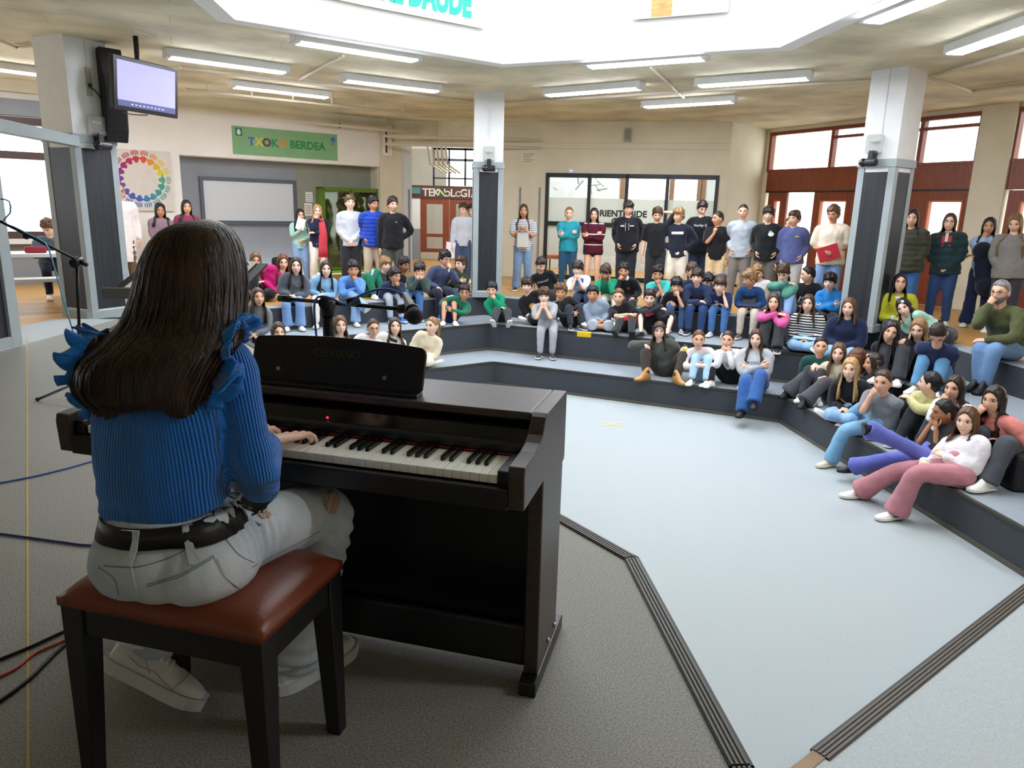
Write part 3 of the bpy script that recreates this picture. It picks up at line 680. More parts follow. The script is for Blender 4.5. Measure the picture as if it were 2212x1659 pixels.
# green glazed display cabinet
a0, a1, _, _ = WBL.rect(700, 410, 818, 600, -ND + .35); z1 = WBL.hit(760, 406, -ND + .35)[1]; d0, d1 = -ND, -ND + .35
m_grn = mat('lime_green_metal', '#5a7714', .45, spec=.4)
cb = empty('display_cabinet', WBL.pt((a0 + a1) / 2, T3, (d0 + d1) / 2)); mb = MB(); am = (a0 + a1) / 2
WBL.box(mb, a0, a1, T3, T3 + .08, d0, d1); WBL.box(mb, a0, a1, z1 - .04, z1, d0, d1); WBL.box(mb, a0, a0 + .03, T3, z1, d0, d1); WBL.box(mb, a1 - .03, a1, T3, z1, d0, d1); WBL.box(mb, a0, a1, T3, z1, d0, d0 + .02)
ks = [mb.build('carcass', m_grn)]
for z in (.28, .66, 1.04, 1.42):
    mb = MB(); WBL.box(mb, a0 + .03, a1 - .03, z, z + .025, d0 + .02, d1 - .05); ks.append(mb.build('shelf', m_grn))
for (p, q) in ((a0 + .01, am - .005), (am + .005, a1 - .01)):
    mb = MB()
    for (r, s_, y0, y1) in ((p, p + .035, T3 + .1, z1 - .04), (q - .035, q, T3 + .1, z1 - .04), (p, q, T3 + .1, T3 + .14), (p, q, z1 - .08, z1 - .04)): WBL.box(mb, r, s_, y0, y1, d1, d1 + .02)
    dr = mb.build('door', m_grn); ks.append(dr)
    mb = MB(); WBL.box(mb, p + .035, q - .035, T3 + .14, z1 - .08, d1 + .008, d1 + .011); pn = mb.build('pane', glass('green_tinted_pane', '#dfe8c8', .07)); pn.parent = dr
adopt(cb, *ks); tag(cb, 'lime green glazed display cabinet in the niche behind the grey sweatshirt boy', 'cabinet')
r_ = random.Random(5)
tro = [('yellow cup', '#d9a520'), ('silver cup', '#b8b8b0'), ('bronze cup', '#8a5a2c'), ('gold cup', '#c9a227')]
for i in range(4):
    z = (1.445, 1.445, 1.065, 1.065)[i]; a = a0 + (.3, .55, .25, .45)[i] * (a1 - a0) * 1.2; c = WBL.pt(a, z, d0 + .17); mm = mat('trophy_%d' % i, tro[i][1], .3, .8)
    o = empty('trophy', c); mb = MB(); mb.tube([c, c + V3(0, 0, .03)], [.05, .045], 12); k1 = mb.build('base', m_wood_d)
    mb = MB(); mb.tube([c + V3(0, 0, .03 + t * .2) for t in (0, .2, .4, .6, .8, 1)], [.015, .012, .03, .055, .06, .065], 14); k2 = mb.build('cup', mm, smooth=True)
    mb = MB()
    for s_ in (-1, 1): mb.tube([c + WBL.d * s_ * (.04 + .035 * math.sin(t)) + V3(0, 0, .13 + .09 * t / 3.14) for t in np.linspace(0, 3.14, 6)], .006, 6)
    k3 = mb.build('handle', mm); k3['kind'] = 'stuff'; adopt(o, k1, k2, k3); tag(o, '%s trophy on the %s shelf of the green cabinet' % (tro[i][0].split()[0], 'top' if i < 2 else 'second'), 'trophy', 'trophies in the green cabinet')
# hand-print canvas
a0, a1, _, _ = WBL.rect(236, 400, 372, 400); z1 = WBL.hit(300, 324)[1]; z0 = WBL.hit(310, 456)[1]
hc_ = empty('handprint_canvas', WBL.pt((a0 + a1) / 2, z0)); mb = MB(); WBL.box(mb, a0, a1, z0, z1, 0, .04); ks = [mb.build('canvas', mat('linen_canvas', '#d8d0c4', .8, var=.05, vscale=6), bevel=.01)]
wheel = ['#7c3a86', '#8d2f78', '#a02c6c', '#b02a55', '#c2304a', '#d94e2c', '#e28b1e', '#e0b41c', '#d8c822', '#59a27e', '#3f9a86', '#3e968a', '#3d8fa0', '#3c7fb2', '#3f66b0', '#4657a6', '#5a4f9e', '#6a449a']
cx, cz, rr = (a0 + a1) / 2 + .0, (z0 + z1) / 2 + .03, (a1 - a0) * .33
for i, c_ in enumerate(wheel):
    t = math.radians(180 - i * 20); ca, sa = math.cos(t), math.sin(t); mm = mat('paint_' + c_, c_, .7); mb = MB()
    er = WBL.d * ca + V3(0, 0, sa); et = -WBL.d * sa + V3(0, 0, ca); q = WBL.pt(cx + rr * ca, cz + rr * sa, .041)
    pal = [(math.cos(s_) * .052 * (1 + .25 * math.sin(3 * s_)), math.sin(s_) * .06) for s_ in np.linspace(0, 2 * math.pi, 14)[:-1]]
    mb.profile(pal, q, et, er, WBL.n, .002)
    for j, (x, l) in enumerate(((-.042, .07), (-.015, .085), (.013, .085), (.038, .07))):
        mb.obox(q + et * x * 1.25 + er * (.075 + l / 2) + WBL.n * .001, .009, l / 2, .001, unit(et), unit(er + et * x * 2), WBL.n)
    mb.obox(q + et * .07 + er * .01 + WBL.n * .001, .03, .01, .001, unit(et + er * .5), unit(er - et * .5), WBL.n)
    ks.append(mb.build('handprint', mm))
adopt(hc_, *ks); tag(hc_, 'square canvas with a rainbow ring of painted handprints on the wall', 'painting')
# black bag on the floor by the niche
c = at_y(612, 590, 14.6); c[2] = T3
bg = empty('backpack', c); mb = MB(); mb.obox(c + V3(0, 0, .22), .2, .12, .22); k1 = mb.build('bag', mat('black_nylon', '#17181b', .7, bump=.2, bscale=30), bevel=.06, seg=4); mb = MB(); mb.tube([c + V3(x, -.13, .42 - abs(x) * 1.5) for x in (-.1, -.05, 0, .05, .1)], .012, 6); k2 = mb.build('strap', m_blackm)
mb = MB(); mb.obox(c + V3(0, -.13, .16), .13, .03, .11); k3 = mb.build('pocket', MATS['black_nylon'], bevel=.02); adopt(bg, k1, k2, k3); tag(bg, 'black backpack on the floor against the grey niche wall', 'bag')
# ------------------------------------------------------------------ ceiling lights
LAMPS = [((632, 92), (905, 134), 'beside the skylight rim nearest the hanging television'), ((355, 124), (622, 160), 'beside the television bracket'), ((498, 188), (712, 213), 'over the TXOKO BERDEA banner'),
         ((737, 175), (950, 200), 'between the banner wall and the central column'), ((1265, 147), (1530, 128), 'by the skylight corner over the pit right of the central column'),
         ((1177, 208), (1388, 192), 'right of the central column over the office front'), ((1503, 188), (1755, 171), 'between the office front and the right column'), ((1388, 233), (1590, 221), 'deepest in the row over the office front'),
         ((1912, 40), (2085, -26), 'beyond the right column beside the skylight'), ((2055, 120), (2260, 50), 'over the right entrance doors'), ((-70, 143), (60, 160), 'beyond the left column towards the window')]
for x, y, lb in ((3.4, 1.6, 'added out of view as fill over the landing beside the stage'), (5.6, 3.2, 'added out of view as fill over the right tiers near the stage')):  # unseen extra lamps, added to brighten the near stage and landing
    LAMPS.append((V3(x - .7, y + .25, 0), V3(x + .7, y - .25, 0), lb))
for (p, q, lb) in LAMPS:
    zb = CEIL - .11; a, b = (on_z(*p, zb), on_z(*q, zb)) if len(p) == 2 else (p, q); c = (a + b) / 2; L = 1.52 / 2; e = unit(b - a) * V3(1, 1, 0); e = unit(e); n = np.cross(V3(0, 0, 1), e)
    L = min(.92, max(.7, np.linalg.norm(b - a) / 2))
    o = empty('ceiling_light', (c[0], c[1], CEIL)); mb = MB(); mb.obox((c[0], c[1], CEIL - .05), L, .1, .05, e, n); k1 = mb.build('housing', m_white, bevel=.012)
    mb = MB(); mb.obox((c[0], c[1], CEIL - .104), L - .06, .085, .012, e, n); k2 = mb.build('diffuser', m_tube, bevel=.006); adopt(o, k1, k2)
    for s in (-1, 1): mb = MB(); mb.obox((*(c + e * s * (L - .03))[:2], CEIL - .102), .03, .095, .012, e, n); adopt(o, mb.build('end_cap', m_white))
    tag(o, 'white fluorescent batten light ' + lb, 'ceiling light', 'fluorescent lights on the concrete ceiling')

# ------------------------------------------------------------------ surface conduits
def conduit(name, pix, z, r, label, hang=0):
    pts = [on_z(u, v, z) for u, v in pix]; o = empty(name, pts[0]); mb = MB()
    for p, q in zip(pts[:-1], pts[1:]): mb.bar(p, q, r, 8)
    for p in pts: mb.sphere(p, r * 1.15, 8, 6)
    ks = [mb.build('pipe', m_pipe, smooth=True)]; mb = MB(); n = 6
    for i in range(n):
        t = (i + .5) / n; p = pts[0] * (1 - t) + pts[-1] * t
        if len(pts) == 2: mb.obox((p[0], p[1], (z + CEIL) / 2 - .004), .012, .012, (CEIL - z) / 2 - .004, (1, 0, 0), (0, 1, 0))
    if len(pts) == 2: ks.append(mb.build('clip', m_pipe))
    adopt(o, *ks); tag(o, label, 'conduit'); return o
zc = CEIL - .035
conduit('conduit', [(390, 146), (1022, 220)], zc, .022, 'long pale conduit on the ceiling from the television to the central column')
conduit('conduit', [(400, 193), (905, 247)], CEIL - .12, .022, 'pale pipe on drop hangers along the banner wall')
conduit('conduit', [(742, 121), (646, 172)], zc, .018, 'short pale conduit crossing between the left ceiling lights')
conduit('conduit', [(1092, 222), (1884, 173)], zc, .022, 'long pale conduit on the ceiling from the central to the right column')
conduit('conduit', [(1407, 146), (1477, 211)], zc, .018, 'short pale conduit crossing between the right ceiling lights')
conduit('conduit', [(2008, 166), (2230, 102)], zc, .024, 'pale conduit from the right column towards the entrance lights')
conduit('conduit', [(2008, 168), (2100, 197), (2240, 180)], zc, .022, 'bent pale conduit right of the right column')
conduit('conduit', [(-20, 78), (36, 104), (66, 98)], zc, .022, 'bent pale conduit left of the left column')
# cluster of pipes dropping at the corridor mouth
for i in range(5):
    q = WBL.pt(WBL.hit(903, 300)[0] + i * .09, 2.95, .25 + .05 * i); p = q - WBL.d * (2.2 + .2 * i) - V3(0, 0, 0)
    pts = [p, q, q + V3(.06, .1, -.12), q + V3(.08, .5, -.6), q + V3(.3, 1.3, -.75)]
    o = empty('drop_pipe', p); mb = MB()
    for a, b in zip(pts[:-1], pts[1:]): mb.bar(a, b, .022, 8)
    for a in pts: mb.sphere(a, .025, 8, 6)
    adopt(o, mb.build('pipe', m_pipe, smooth=True)); tag(o, 'pale pipe of the bundle bending down into the corridor mouth', 'pipe', 'pipe bundle at the corridor mouth')
mb = MB(); w_ = Wall((-2.9, 16.3), (.6, 16.3))
for z in (2.82, 2.66): mb.bar((-2.9, 16.35, z), (.75, 16.45, z), .03, 8)
o = empty('corridor_pipe', (-2.9, 16.35, 2.7)); adopt(o, mb.build('pipe', m_pipe, smooth=True)); tag(o, 'pair of pale pipes crossing over the corridor mouth behind the central column', 'pipe')

# ------------------------------------------------------------------ television, loudspeaker
pl_ = on_z(293, 82, CEIL); tvw, tvh = .93, .57
lat, fwd = unit(V3(pl_[1], -pl_[0], 0)), unit(V3(pl_[0], pl_[1], 0)); th = math.radians(44)
ew = lat * math.cos(th) + fwd * math.sin(th); en = np.cross(ew, V3(0, 0, 1)); ez_ = unit(V3(0, 0, 1) + en * .1); en = np.cross(ew, ez_)
c = at_y(318, 190, pl_[1] - .25); tv = empty('television', c)
mb = MB(); mb.obox(c - en * .03, tvw / 2, .03, tvh / 2, ew, en, ez_); k1 = mb.build('housing', mat('glossy_black', '#15171c', .2, spec=.6), bevel=.008)
mb = MB(); mb.obox(c - en * .09, tvw * .36, .04, tvh * .36, ew, en, ez_); k2 = mb.build('back_cover', m_blackm, bevel=.02)
mb = MB(); mb.obox(c + en * .002 + ez_ * .015, tvw / 2 - .05, .003, tvh / 2 - .06, ew, en, ez_); k3 = mb.build('screen', mat('lit_screen', '#b9b6ea', .3, emit=.5, var=.04, vscale=2))
mb = MB(); mb.obox(c + en * .004 - ez_ * (tvh / 2 - .078), tvw / 2 - .05, .003, .032, ew, en, ez_); k4 = mb.build('taskbar', mat('screen_taskbar', '#5b5f8f', .3, emit=.5)); mb = MB()
for i in range(9): mb.obox(c + en * .007 - ez_ * (tvh / 2 - .075) + ew * (-.22 + .055 * i), .014, .002, .006, ew, en, ez_)
k5 = mb.build('screen_icons', mat('screen_icon', '#c9d4ff', .3, emit=.7))
mb = MB(); mb.bar(V3(*(c - en * .11)[:2], c[2] + .05), V3(*(c - en * .11)[:2], CEIL), .028, 12); k6 = mb.build('ceiling_pole', m_blackm, smooth=True)
mb = MB(); mb.obox(V3(*(c - en * .11)[:2], CEIL - .012), .16, .16, .012, ew, unit(en * V3(1, 1, 0))); k7 = mb.build('ceiling_plate', m_beige)
mb = MB(); mb.tube([c - en * .1 + ew * x - ez_ * (tvh / 2 + .03 - .25 * (x + .2) ** 2) for x in np.linspace(-.25, .1, 7)], .006, 6); k8 = mb.build('cable', m_blackm)
adopt(tv, k1, k2, k3, k4, k5, k6, k7, k8); tag(tv, 'flat television with a pale lit screen hanging from a ceiling pole', 'television')
c = at_y(243, 207, pl_[1] + .30); ls = empty('loudspeaker', c)
nn = unit(V3(.72, -.69, 0)); sd = np.cross(V3(0, 0, 1), nn)
mb = MB(); mb.profile([(-.10, .52), (.06, .54), (.12, .1), (.08, -.40), (.02, -.55), (-.08, -.53), (-.11, -.1)], c - sd * .13, nn, V3(0, 0, 1), sd, .26); k1 = mb.build('cabinet', mat('black_vinyl', '#141517', .6, bump=.1, bscale=90), bevel=.012)
mb = MB(); mb.profile([(.055, .49), (.126, .1), (.086, -.38), (.076, -.38), (.115, .1), (.045, .49)], c - sd * .11, nn, V3(0, 0, 1), sd, .22); k2 = mb.build('grille', mat('black_grille', '#0d0d0f', .8))
mb = MB(); mb.bar(c - nn * .09, c - nn * .22, .03); k3 = mb.build('bracket', m_blackm); adopt(ls, k1, k2, k3); tag(ls, 'large black loudspeaker mounted on the left column behind the television', 'loudspeaker')
# socket plate and loose cables on the left column
n_ = V3(math.cos(math.radians(156)), math.sin(math.radians(156)), 0); d_ = np.cross(V3(0, 0, 1), n_)
q = V3(*CL, 0) - n_ * (HWL + .002)
o = empty('wall_socket', q + V3(0, 0, 2.75)); mb = MB(); mb.obox(q + V3(0, 0, 2.72), .01, .035, .16, n_, d_); k1 = mb.build('plate', mat('grey_plastic', '#a3a291', .6)); mb = MB(); mb.sphere(q - n_ * .02 + V3(0, 0, 2.68), .025, 8, 6); k2 = mb.build('plug', m_blackm)
mb = MB(); mb.tube([q - n_ * .03 + d_ * (-.25 * t) * -1 * -1 + V3(0, 0, 2.66 - .45 * t + .1 * math.sin(3 * t)) for t in np.linspace(0, 1, 8)], .008, 6); k3 = mb.build('cable', m_blackm); adopt(o, k1, k2, k3); tag(o, 'grey socket plate with a black plug on the left column', 'socket')
def col_devices(c, ang, ue, ve, which, side):
    hw = HWL if which == 'left' else .235
    n_ = V3(math.cos(math.radians(ang)), math.sin(math.radians(ang)), 0); d_ = np.cross(V3(0, 0, 1), n_)
    if side: n_, d_ = -d_ * side, n_
    f = Wall(tuple((V3(*c, 0) - n_ * hw + d_ * .25)[:2]), tuple((V3(*c, 0) - n_ * hw - d_ * .25)[:2]))
    if np.dot(f.n, -n_) < 0: f = Wall(tuple(f.p1[:2]), tuple(f.p0[:2]))
    a, z = f.hit(ue, ve); a = min(.4, max(.1, a))
    o = empty('emergency_light', f.pt(a, z)); mb = MB(); f.box(mb, a - .10, a + .10, z - .12, z + .12, .01, .10); k1 = mb.build('cover', glass('clear_cover', '#eef0ee', .12, .18), bevel=.03, seg=3)
    mb = MB(); f.box(mb, a - .09, a + .09, z - .11, z + .11, 0, .012); mb.bar(f.pt(a - .06, z + .04, .04), f.pt(a + .06, z + .04, .04), .02, 8); k2 = mb.build('tray', m_white); adopt(o, k1, k2); tag(o, 'clear-covered emergency light on the %s column' % which, 'emergency light')
    o = empty('security_camera', f.pt(a, z - .17)); mb = MB(); f.box(mb, a - .035, a + .035, z - .2, z - .08, 0, .11); k1 = mb.build('mount', m_blackm, bevel=.01)
    mb = MB(); mb.bar(f.pt(a + .1, z - .23, .12), f.pt(a - .06, z - .23, .12), .05, 14); k2 = mb.build('body', m_blackm, smooth=False, bevel=.01); mb = MB(); mb.sphere(f.pt(a - .07, z - .23, .13), .055, 12, 8); k3 = mb.build('lens', mat('smoked_lens', '#0b0b10', .1, spec=.8), smooth=True); adopt(o, k1, k2, k3); tag(o, 'black security camera under the emergency light of the %s column' % which, 'camera')
col_devices(CC, 96, 1056, 333, 'central', 0); col_devices(CL, 156, 203, 272, 'left', 0); col_devices(CR, 36, 1893, 312, 'right', 0)
# camera on the banner wall
a, z = WBL.hit(722, 270); o = empty('security_camera', WBL.pt(a, z)); mb = MB(); mb.bar(WBL.pt(a - .12, z + .02, 0), WBL.pt(a - .05, z + .0, .12), .02); k1 = mb.build('arm', m_pipe); mb = MB(); mb.bar(WBL.pt(a - .08, z + .01, .1), WBL.pt(a, z - .03, .25), .05, 12); k2 = mb.build('body', m_pipe); mb = MB(); mb.sphere(WBL.pt(a, z - .03, .25), .048, 10, 8); k3 = mb.build('lens', MATS['smoked_lens']); adopt(o, k1, k2, k3); tag(o, 'small white security camera with dark lens above the green banner', 'camera')
# framed box and bracket at the end of the lintel
a, z = WBL.hit(833, 305); o = empty('vent_box', WBL.pt(a, z)); mb = MB(); WBL.box(mb, a - .1, a + .1, z - .32, z + .32, .04, .12); k1 = mb.build('body', m_lint, bevel=.01); mb = MB(); WBL.box(mb, a - .07, a - .03, z - .25, z + .25, .12, .13); k2 = mb.build('slot', m_wood_d); adopt(o, k1, k2); tag(o, 'narrow cream box mounted at the corner of the lintel by the corridor', 'box')

# ------------------------------------------------------------------ paper banners inside the skylight well
WK = Wall(tuple(hexc(RS, 5)[:2]), tuple(hexc(RS, 0)[:2])); m_teal = mat('turquoise_paint', '#45d3c4', .7)
a0 = WK.hit(788, 12)[0]; a1 = WK.hit(1042, 62)[0]; zA = WK.hit(788, 14)[1]; zB = WK.hit(1042, 62)[1]
bn = empty('paper_banner', WK.pt(a0, zA)); mb = MB(); z0 = min(zA, zB)
mb.profile([(a0 - 1.2, zA + .02), (a0, zA), (a1, z0), (a1, z0 + .62), (a0 - 1.2, z0 + .62)], WK.p0 + WK.n * .03, WK.d, V3(0, 0, 1), WK.n, .006); k1 = mb.build('paper', mat('banner_paper', '#f4f2ea', .8))
x = WK.hit(1014, 30)[0]; zt2 = WK.hit(1000, 30)[1]
t = text_mesh('lettering', 'LAKE DAUDE', .40, WK.pt(x, zt2 - .02, .037), WK.d, (0, 0, 1), m_teal, off=.022, align='RIGHT', squash=.62); adopt(bn, k1, t); tag(bn, 'white paper banner with turquoise hand-painted capitals in the skylight well', 'banner')
WK2 = Wall(tuple(hexc(RS, 0)[:2]), tuple(hexc(RS, 1)[:2]))
a0, a1 = WK2.hit(1368, 46)[0], WK2.hit(1575, 20)[0]; z0 = WK2.hit(1470, 36)[1]; bn = empty('paper_banner', WK2.pt(a0, z0)); mb = MB(); WK2.box(mb, a0, a1, z0, z0 + .8, .03, .036); k1 = mb.build('paper', MATS['banner_paper'])
b0, b1 = WK2.hit(1409, 20)[0], WK2.hit(1453, 20)[0]; mb = MB(); WK2.box(mb, b0, b1, z0 + .01, z0 + .8, .036, .038); k2 = mb.build('painted_stripe', mat('orange_wash', '#e8b87c', .8, var=.25, vscale=9, stretch=(1, 1, 3))); adopt(bn, k1, k2); tag(bn, 'white paper banner with an orange painted stripe in the skylight well', 'banner')
# ------------------------------------------------------------------ digital piano
PA = V3(.0873, 1.8203, 0); PX = V3(-.96656, .25646, 0); PY = V3(.25646, .96656, 0); PZ = V3(0, 0, 1); PW = 1.38
def PP(x, y, z): return PA + PX * x + PY * y + PZ * z
def pbox(mb, x0, x1, y0, y1, z0, z1, mi=0):
    return mb.obox(PP((x0 + x1) / 2, (y0 + y1) / 2, (z0 + z1) / 2), (x1 - x0) / 2, (y1 - y0) / 2, (z1 - z0) / 2, PX, PY, PZ, mi)
m_pno = mat('dark_rosewood_veneer', '#33271f', .42, var=.45, vscale=10, stretch=(1.2, 14, 14), spec=.55)
m_pblk = mat('piano_black', '#0b0b0c', .35, spec=.5)
m_pgloss = mat('piano_gloss', '#08080a', .12, spec=.6)
m_ivory = mat('white_key_plastic', '#f5f7ea', .25, spec=.5)
m_ebony = mat('black_key_plastic', '#0a0a0b', .18, spec=.6)
pno = empty('digital_piano', PP(.69, .1, 0)); ks = []
cheek = [(-.196, .652), (-.201, .742), (-.196, .763), (-.16, .766), (-.09, .768), (-.04, .777), (-.012, .790), (.006, .812), (.022, .829), (.04, .836), (.306, .836), (.312, .63), (.30, .617), (.285, .617), (.285, .05), (.03, .05), (.017, .652)]
for x0 in (0, PW - .042):
    mb = MB(); mb.profile(cheek, PP(x0, 0, 0), PY, PZ, PX, .042); ks.append(mb.build('side_panel', m_pno, bevel=.004))
    mb = MB(); mb.profile([(-.007, .0), (-.007, .044), (.03, .052), (.34, .052), (.385, .044), (.385, .0)], PP(x0 - .004, 0, 0), PY, PZ, PX, .05); ks.append(mb.build('foot', m_pblk, bevel=.004))
for z, y in ((.085, .16), (.085, .25)):
    mb = MB(); mb.sphere(PP(-.002, y, z), .008, 8, 6); ks.append(mb.build('bolt', mat('steel_bolt', '#a8a8a4', .3, .9)))
mb = MB(); pbox(mb, .042, PW - .042, .03, .306, .812, .836); ks.append(mb.build('lid', m_pno, bevel=.007, seg=3))
mb = MB(); pbox(mb, .042, PW - .042, .295, .31, .62, .812); ks.append(mb.build('back_panel', m_pblk))
mb = MB(); pbox(mb, .042, PW - .042, -.19, .295, .655, .688); ks.append(mb.build('key_bed', m_pblk, bevel=.004))
mb = MB(); pbox(mb, .042, PW - .042, -.198, -.178, .648, .703); ks.append(mb.build('key_slip', m_pblk, bevel=.004))
for x0, x1 in ((.042, .075), (PW - .075, PW - .042)):
    mb = MB(); pbox(mb, x0, x1, -.178, -.02, .688, .742); ks.append(mb.build('key_block', m_pblk, bevel=.004))
# fall board: strip, felt, sloped control panel
mb = MB(); mb.profile([(-.022, .735), (-.022, .758), (-.012, .764), (.04, .764), (.04, .735)], PP(.042, 0, 0), PY, PZ, PX, PW - .084); ks.append(mb.build('fall_strip', m_pblk, bevel=.003))
mb = MB(); mb.profile([(-.004, .764), (.018, .792), (.052, .808), (.052, .764)], PP(.042, 0, 0), PY, PZ, PX, PW - .084); cp = mb.build('control_panel', m_pgloss); ks.append(cp)
mb = MB(); pbox(mb, .076, PW - .076, -.0245, -.0205, .7305, .7345); ks.append(mb.build('red_felt', mat('crimson_felt', '#7a0f26', .8, emit=.05)))
mb = MB(); q = PP(.63, .0, .772); mb.sphere(q, .0035, 8, 6); ks.append(mb.build('power_light', mat('red_led', '#ff2038', .3, emit=4)))
# keys: shared meshes
KW = 1.2246 / 52
def keymesh(name, w, l, h, m, bev, top_in=0.0):
    b = bmesh.new(); bmesh.ops.create_cube(b, size=1)
    for v in b.verts:
        v.co = Vector((v.co.x * w, (v.co.y + .5) * l, (v.co.z + .5) * h))
        if top_in and v.co.z > h * .5:
            v.co.x *= .82; v.co.y += top_in if v.co.y < l * .5 else 0
    bmesh.ops.bevel(b, geom=b.edges[:], offset=bev, segments=1, affect='EDGES')
    me = bpy.data.meshes.new(name); b.to_mesh(me); b.free(); me.materials.append(m); return me
wk = keymesh('white_key', KW - .0011, .148, .022, m_ivory, .0009); bk = keymesh('black_key', .0125, .097, .030, m_ebony, .0012, .007)
RP = Matrix(((-PX[0], PY[0], 0, 0), (-PX[1], PY[1], 0, 0), (0, 0, 1, 0), (0, 0, 0, 1)))   # local x runs to the right end
kb = []
def key(name, me, x, y, z):
    o = bpy.data.objects.new(name, me); COL.objects.link(o); o.matrix_world = Matrix.Translation(Vector(PP(x, y, z))) @ RP; kb.append(o)
for i in range(52):                       # from the right end: C B A G F E D C ...
    key('white_key', wk, .0765 + KW * (i + .5), -.170, .705)
    nm = 'CBAGFED'[i % 7]
    if i < 51 and nm in 'BAGED' and i > 0:    # a black key lies just left of these
        off = {'B': 0.0, 'A': 0.0, 'G': 0.0, 'E': 0.0, 'D': 0.0}[nm]
        key('black_key', bk, .0765 + KW * (i + 1) + off, -.117, .7085)
# music rest, curved top edge
mb = MB(); x0, x1 = .385, .945; zb, zt = .842, .992; N = 16
poly = [(x0 + .006, zb), (x0, zb + .01)] + [(x0, zt - .045), (x0 + .004, zt - .033), (x0 + .014, zt - .026)]
poly += [(x0 + .02 + (x1 - x0 - .04) * t, zt - .026 + .012 * math.sin(math.pi * t) ** .8) for t in np.linspace(.03, .97, N)]
poly += [(x1 - .014, zt - .026), (x1 - .004, zt - .033), (x1, zt - .045), (x1, zb + .01), (x1 - .006, zb)]
tl = .33; EB = unit(PZ + PY * tl); ofs = PP(0, .085, 0) - EB * .0
mb.profile([(x, (z - .842) * 1.05) for x, z in poly], PP(0, .10, .842), PX, EB, np.cross(PX, EB), .014); rest = mb.build('music_rest', mat('rest_black', '#0d0b0b', .5, spec=.4), bevel=.002); ks.append(rest)
nrm = np.cross(PX, EB)
if np.dot(nrm, -PY) < 0: nrm = -nrm
def onrest(x, t, off): return PP(x, .10, .842) + EB * t + nrm * off
sgn = 1 if np.dot(np.cross(PX, EB), nrm) > 0 else 0
front = .0145 if sgn else .0006
rest_kids = []
rest_kids.append(text_mesh('lettering', 'CELVIANO', .032, onrest(.665, .083, front), -PX, EB, mat('dim_gold', '#463f28', .5, .3), ext=.001))
for x in (.852, .503):
    mb = MB(); q = onrest(x, .034, front); mb.tube([q, q + nrm * .003], [.007, .006], 12); rest_kids.append(mb.build('screw', mat('steel_bolt', '#a8a8a4', .3, .9)))
mb = MB(); pbox(mb, x0 - .005, x1 + .005, .055, .10, .836, .846); ledge = mb.build('rest_ledge', m_pblk, bevel=.002); ks.append(ledge)
# lower panel, rail, pedals
mb = MB(); pbox(mb, .042, PW - .042, .235, .25, .06, .66); ks.append(mb.build('front_panel', m_pblk))
mb = MB(); pbox(mb, .042, PW - .042, .05, .10, .055, .19); ks.append(mb.build('bottom_rail', m_pblk, bevel=.012, seg=3))
m_brass = mat('worn_brass', '#a08c4e', .3, .9)
pb = on_z(762, 1362, .06) - PA; bx_, by_ = np.dot(pb, PX), np.dot(pb, PY)
for i in range(3):
    x = bx_ + .085 * i; mb = MB(); prof = [(0, .011), (.03, .014), (.07, .012), (.11, .008), (.15, .007)]
    vs = []; 
    for y, w in prof:
        z = .052 + .05 * (y / .15) ** 1.3
        vs += [PP(x - w, by_ + y, z), PP(x + w, by_ + y, z), PP(x + w, by_ + y, z + .009), PP(x - w, by_ + y, z + .009)]
    fs = [(0, 1, 2, 3)] + [(4 * j + a, 4 * j + (a + 1) % 4, 4 * j + 4 + (a + 1) % 4, 4 * j + 4 + a) for j in range(4) for a in range(4)] + [(19, 18, 17, 16)]
    mb.add(vs, fs); ks.append(mb.build('pedal', m_brass, bevel=.002))
mb = MB(); q = PP(.31, -.1, .64); mb.tube([q + PX * .012 * math.cos(t) + PZ * (-.012 + .012 * math.sin(t)) for t in np.linspace(2.2, 6.0, 8)], .0022, 6); ks.append(mb.build('headphone_hook', MATS['steel_bolt']))
adopt(pno, *ks, *kb)
for k in rest_kids: k.parent = rest; k.matrix_parent_inverse = Matrix.Identity(4)
tag(pno, 'black CELVIANO digital piano with open keyboard and music rest on the stage', 'piano')

# ------------------------------------------------------------------ piano bench
BC = V3(-.716, 1.578, 0); BX, BY = -PX, PY; BW, BD, BH = .53, .355, .520
bn = empty('piano_bench', BC)
def cushion():
    mb = MB(); nx, ny = 25, 17; vs = []; fs = []
    for j in range(ny):
        for i in range(nx):
            u, v = i / (nx - 1) * 2 - 1, j / (ny - 1) * 2 - 1
            f = (1 - abs(u) ** 5) ** .45 * (1 - abs(v) ** 5) ** .45
            vs.append(BC + BX * u * BW / 2 * (1 - .008 * (1 - f)) + BY * v * BD / 2 * (1 - .008 * (1 - f)) + PZ * (BH - .034 + .034 * f + .006 * (1 - u * u) * (1 - v * v)))
    for j in range(ny - 1):
        for i in range(nx - 1): a = j * nx + i; fs.append((a, a + 1, a + nx + 1, a + nx))
    ring = [i for i in range(nx)] + [j * nx + nx - 1 for j in range(1, ny)] + [(ny - 1) * nx + i for i in range(nx - 2, -1, -1)] + [j * nx for j in range(ny - 2, 0, -1)]
    o = len(vs); vs += [vs[i] - PZ * .022 for i in ring]; n = len(ring)
    for k in range(n): fs.append((ring[(k + 1) % n], ring[k], o + k, o + (k + 1) % n))
    fs.append(tuple(range(o + n - 1, o - 1, -1))); mb.add(vs, fs); return mb
k1 = cushion().build('cushion', mat('chestnut_leather', '#6f3219', .34, var=.12, vscale=5, bump=.06, bscale=120, spec=.5), smooth=True)
m_bl = mat('black_lacquer_wood', '#0e0c0c', .35, spec=.5)
ks = [k1]
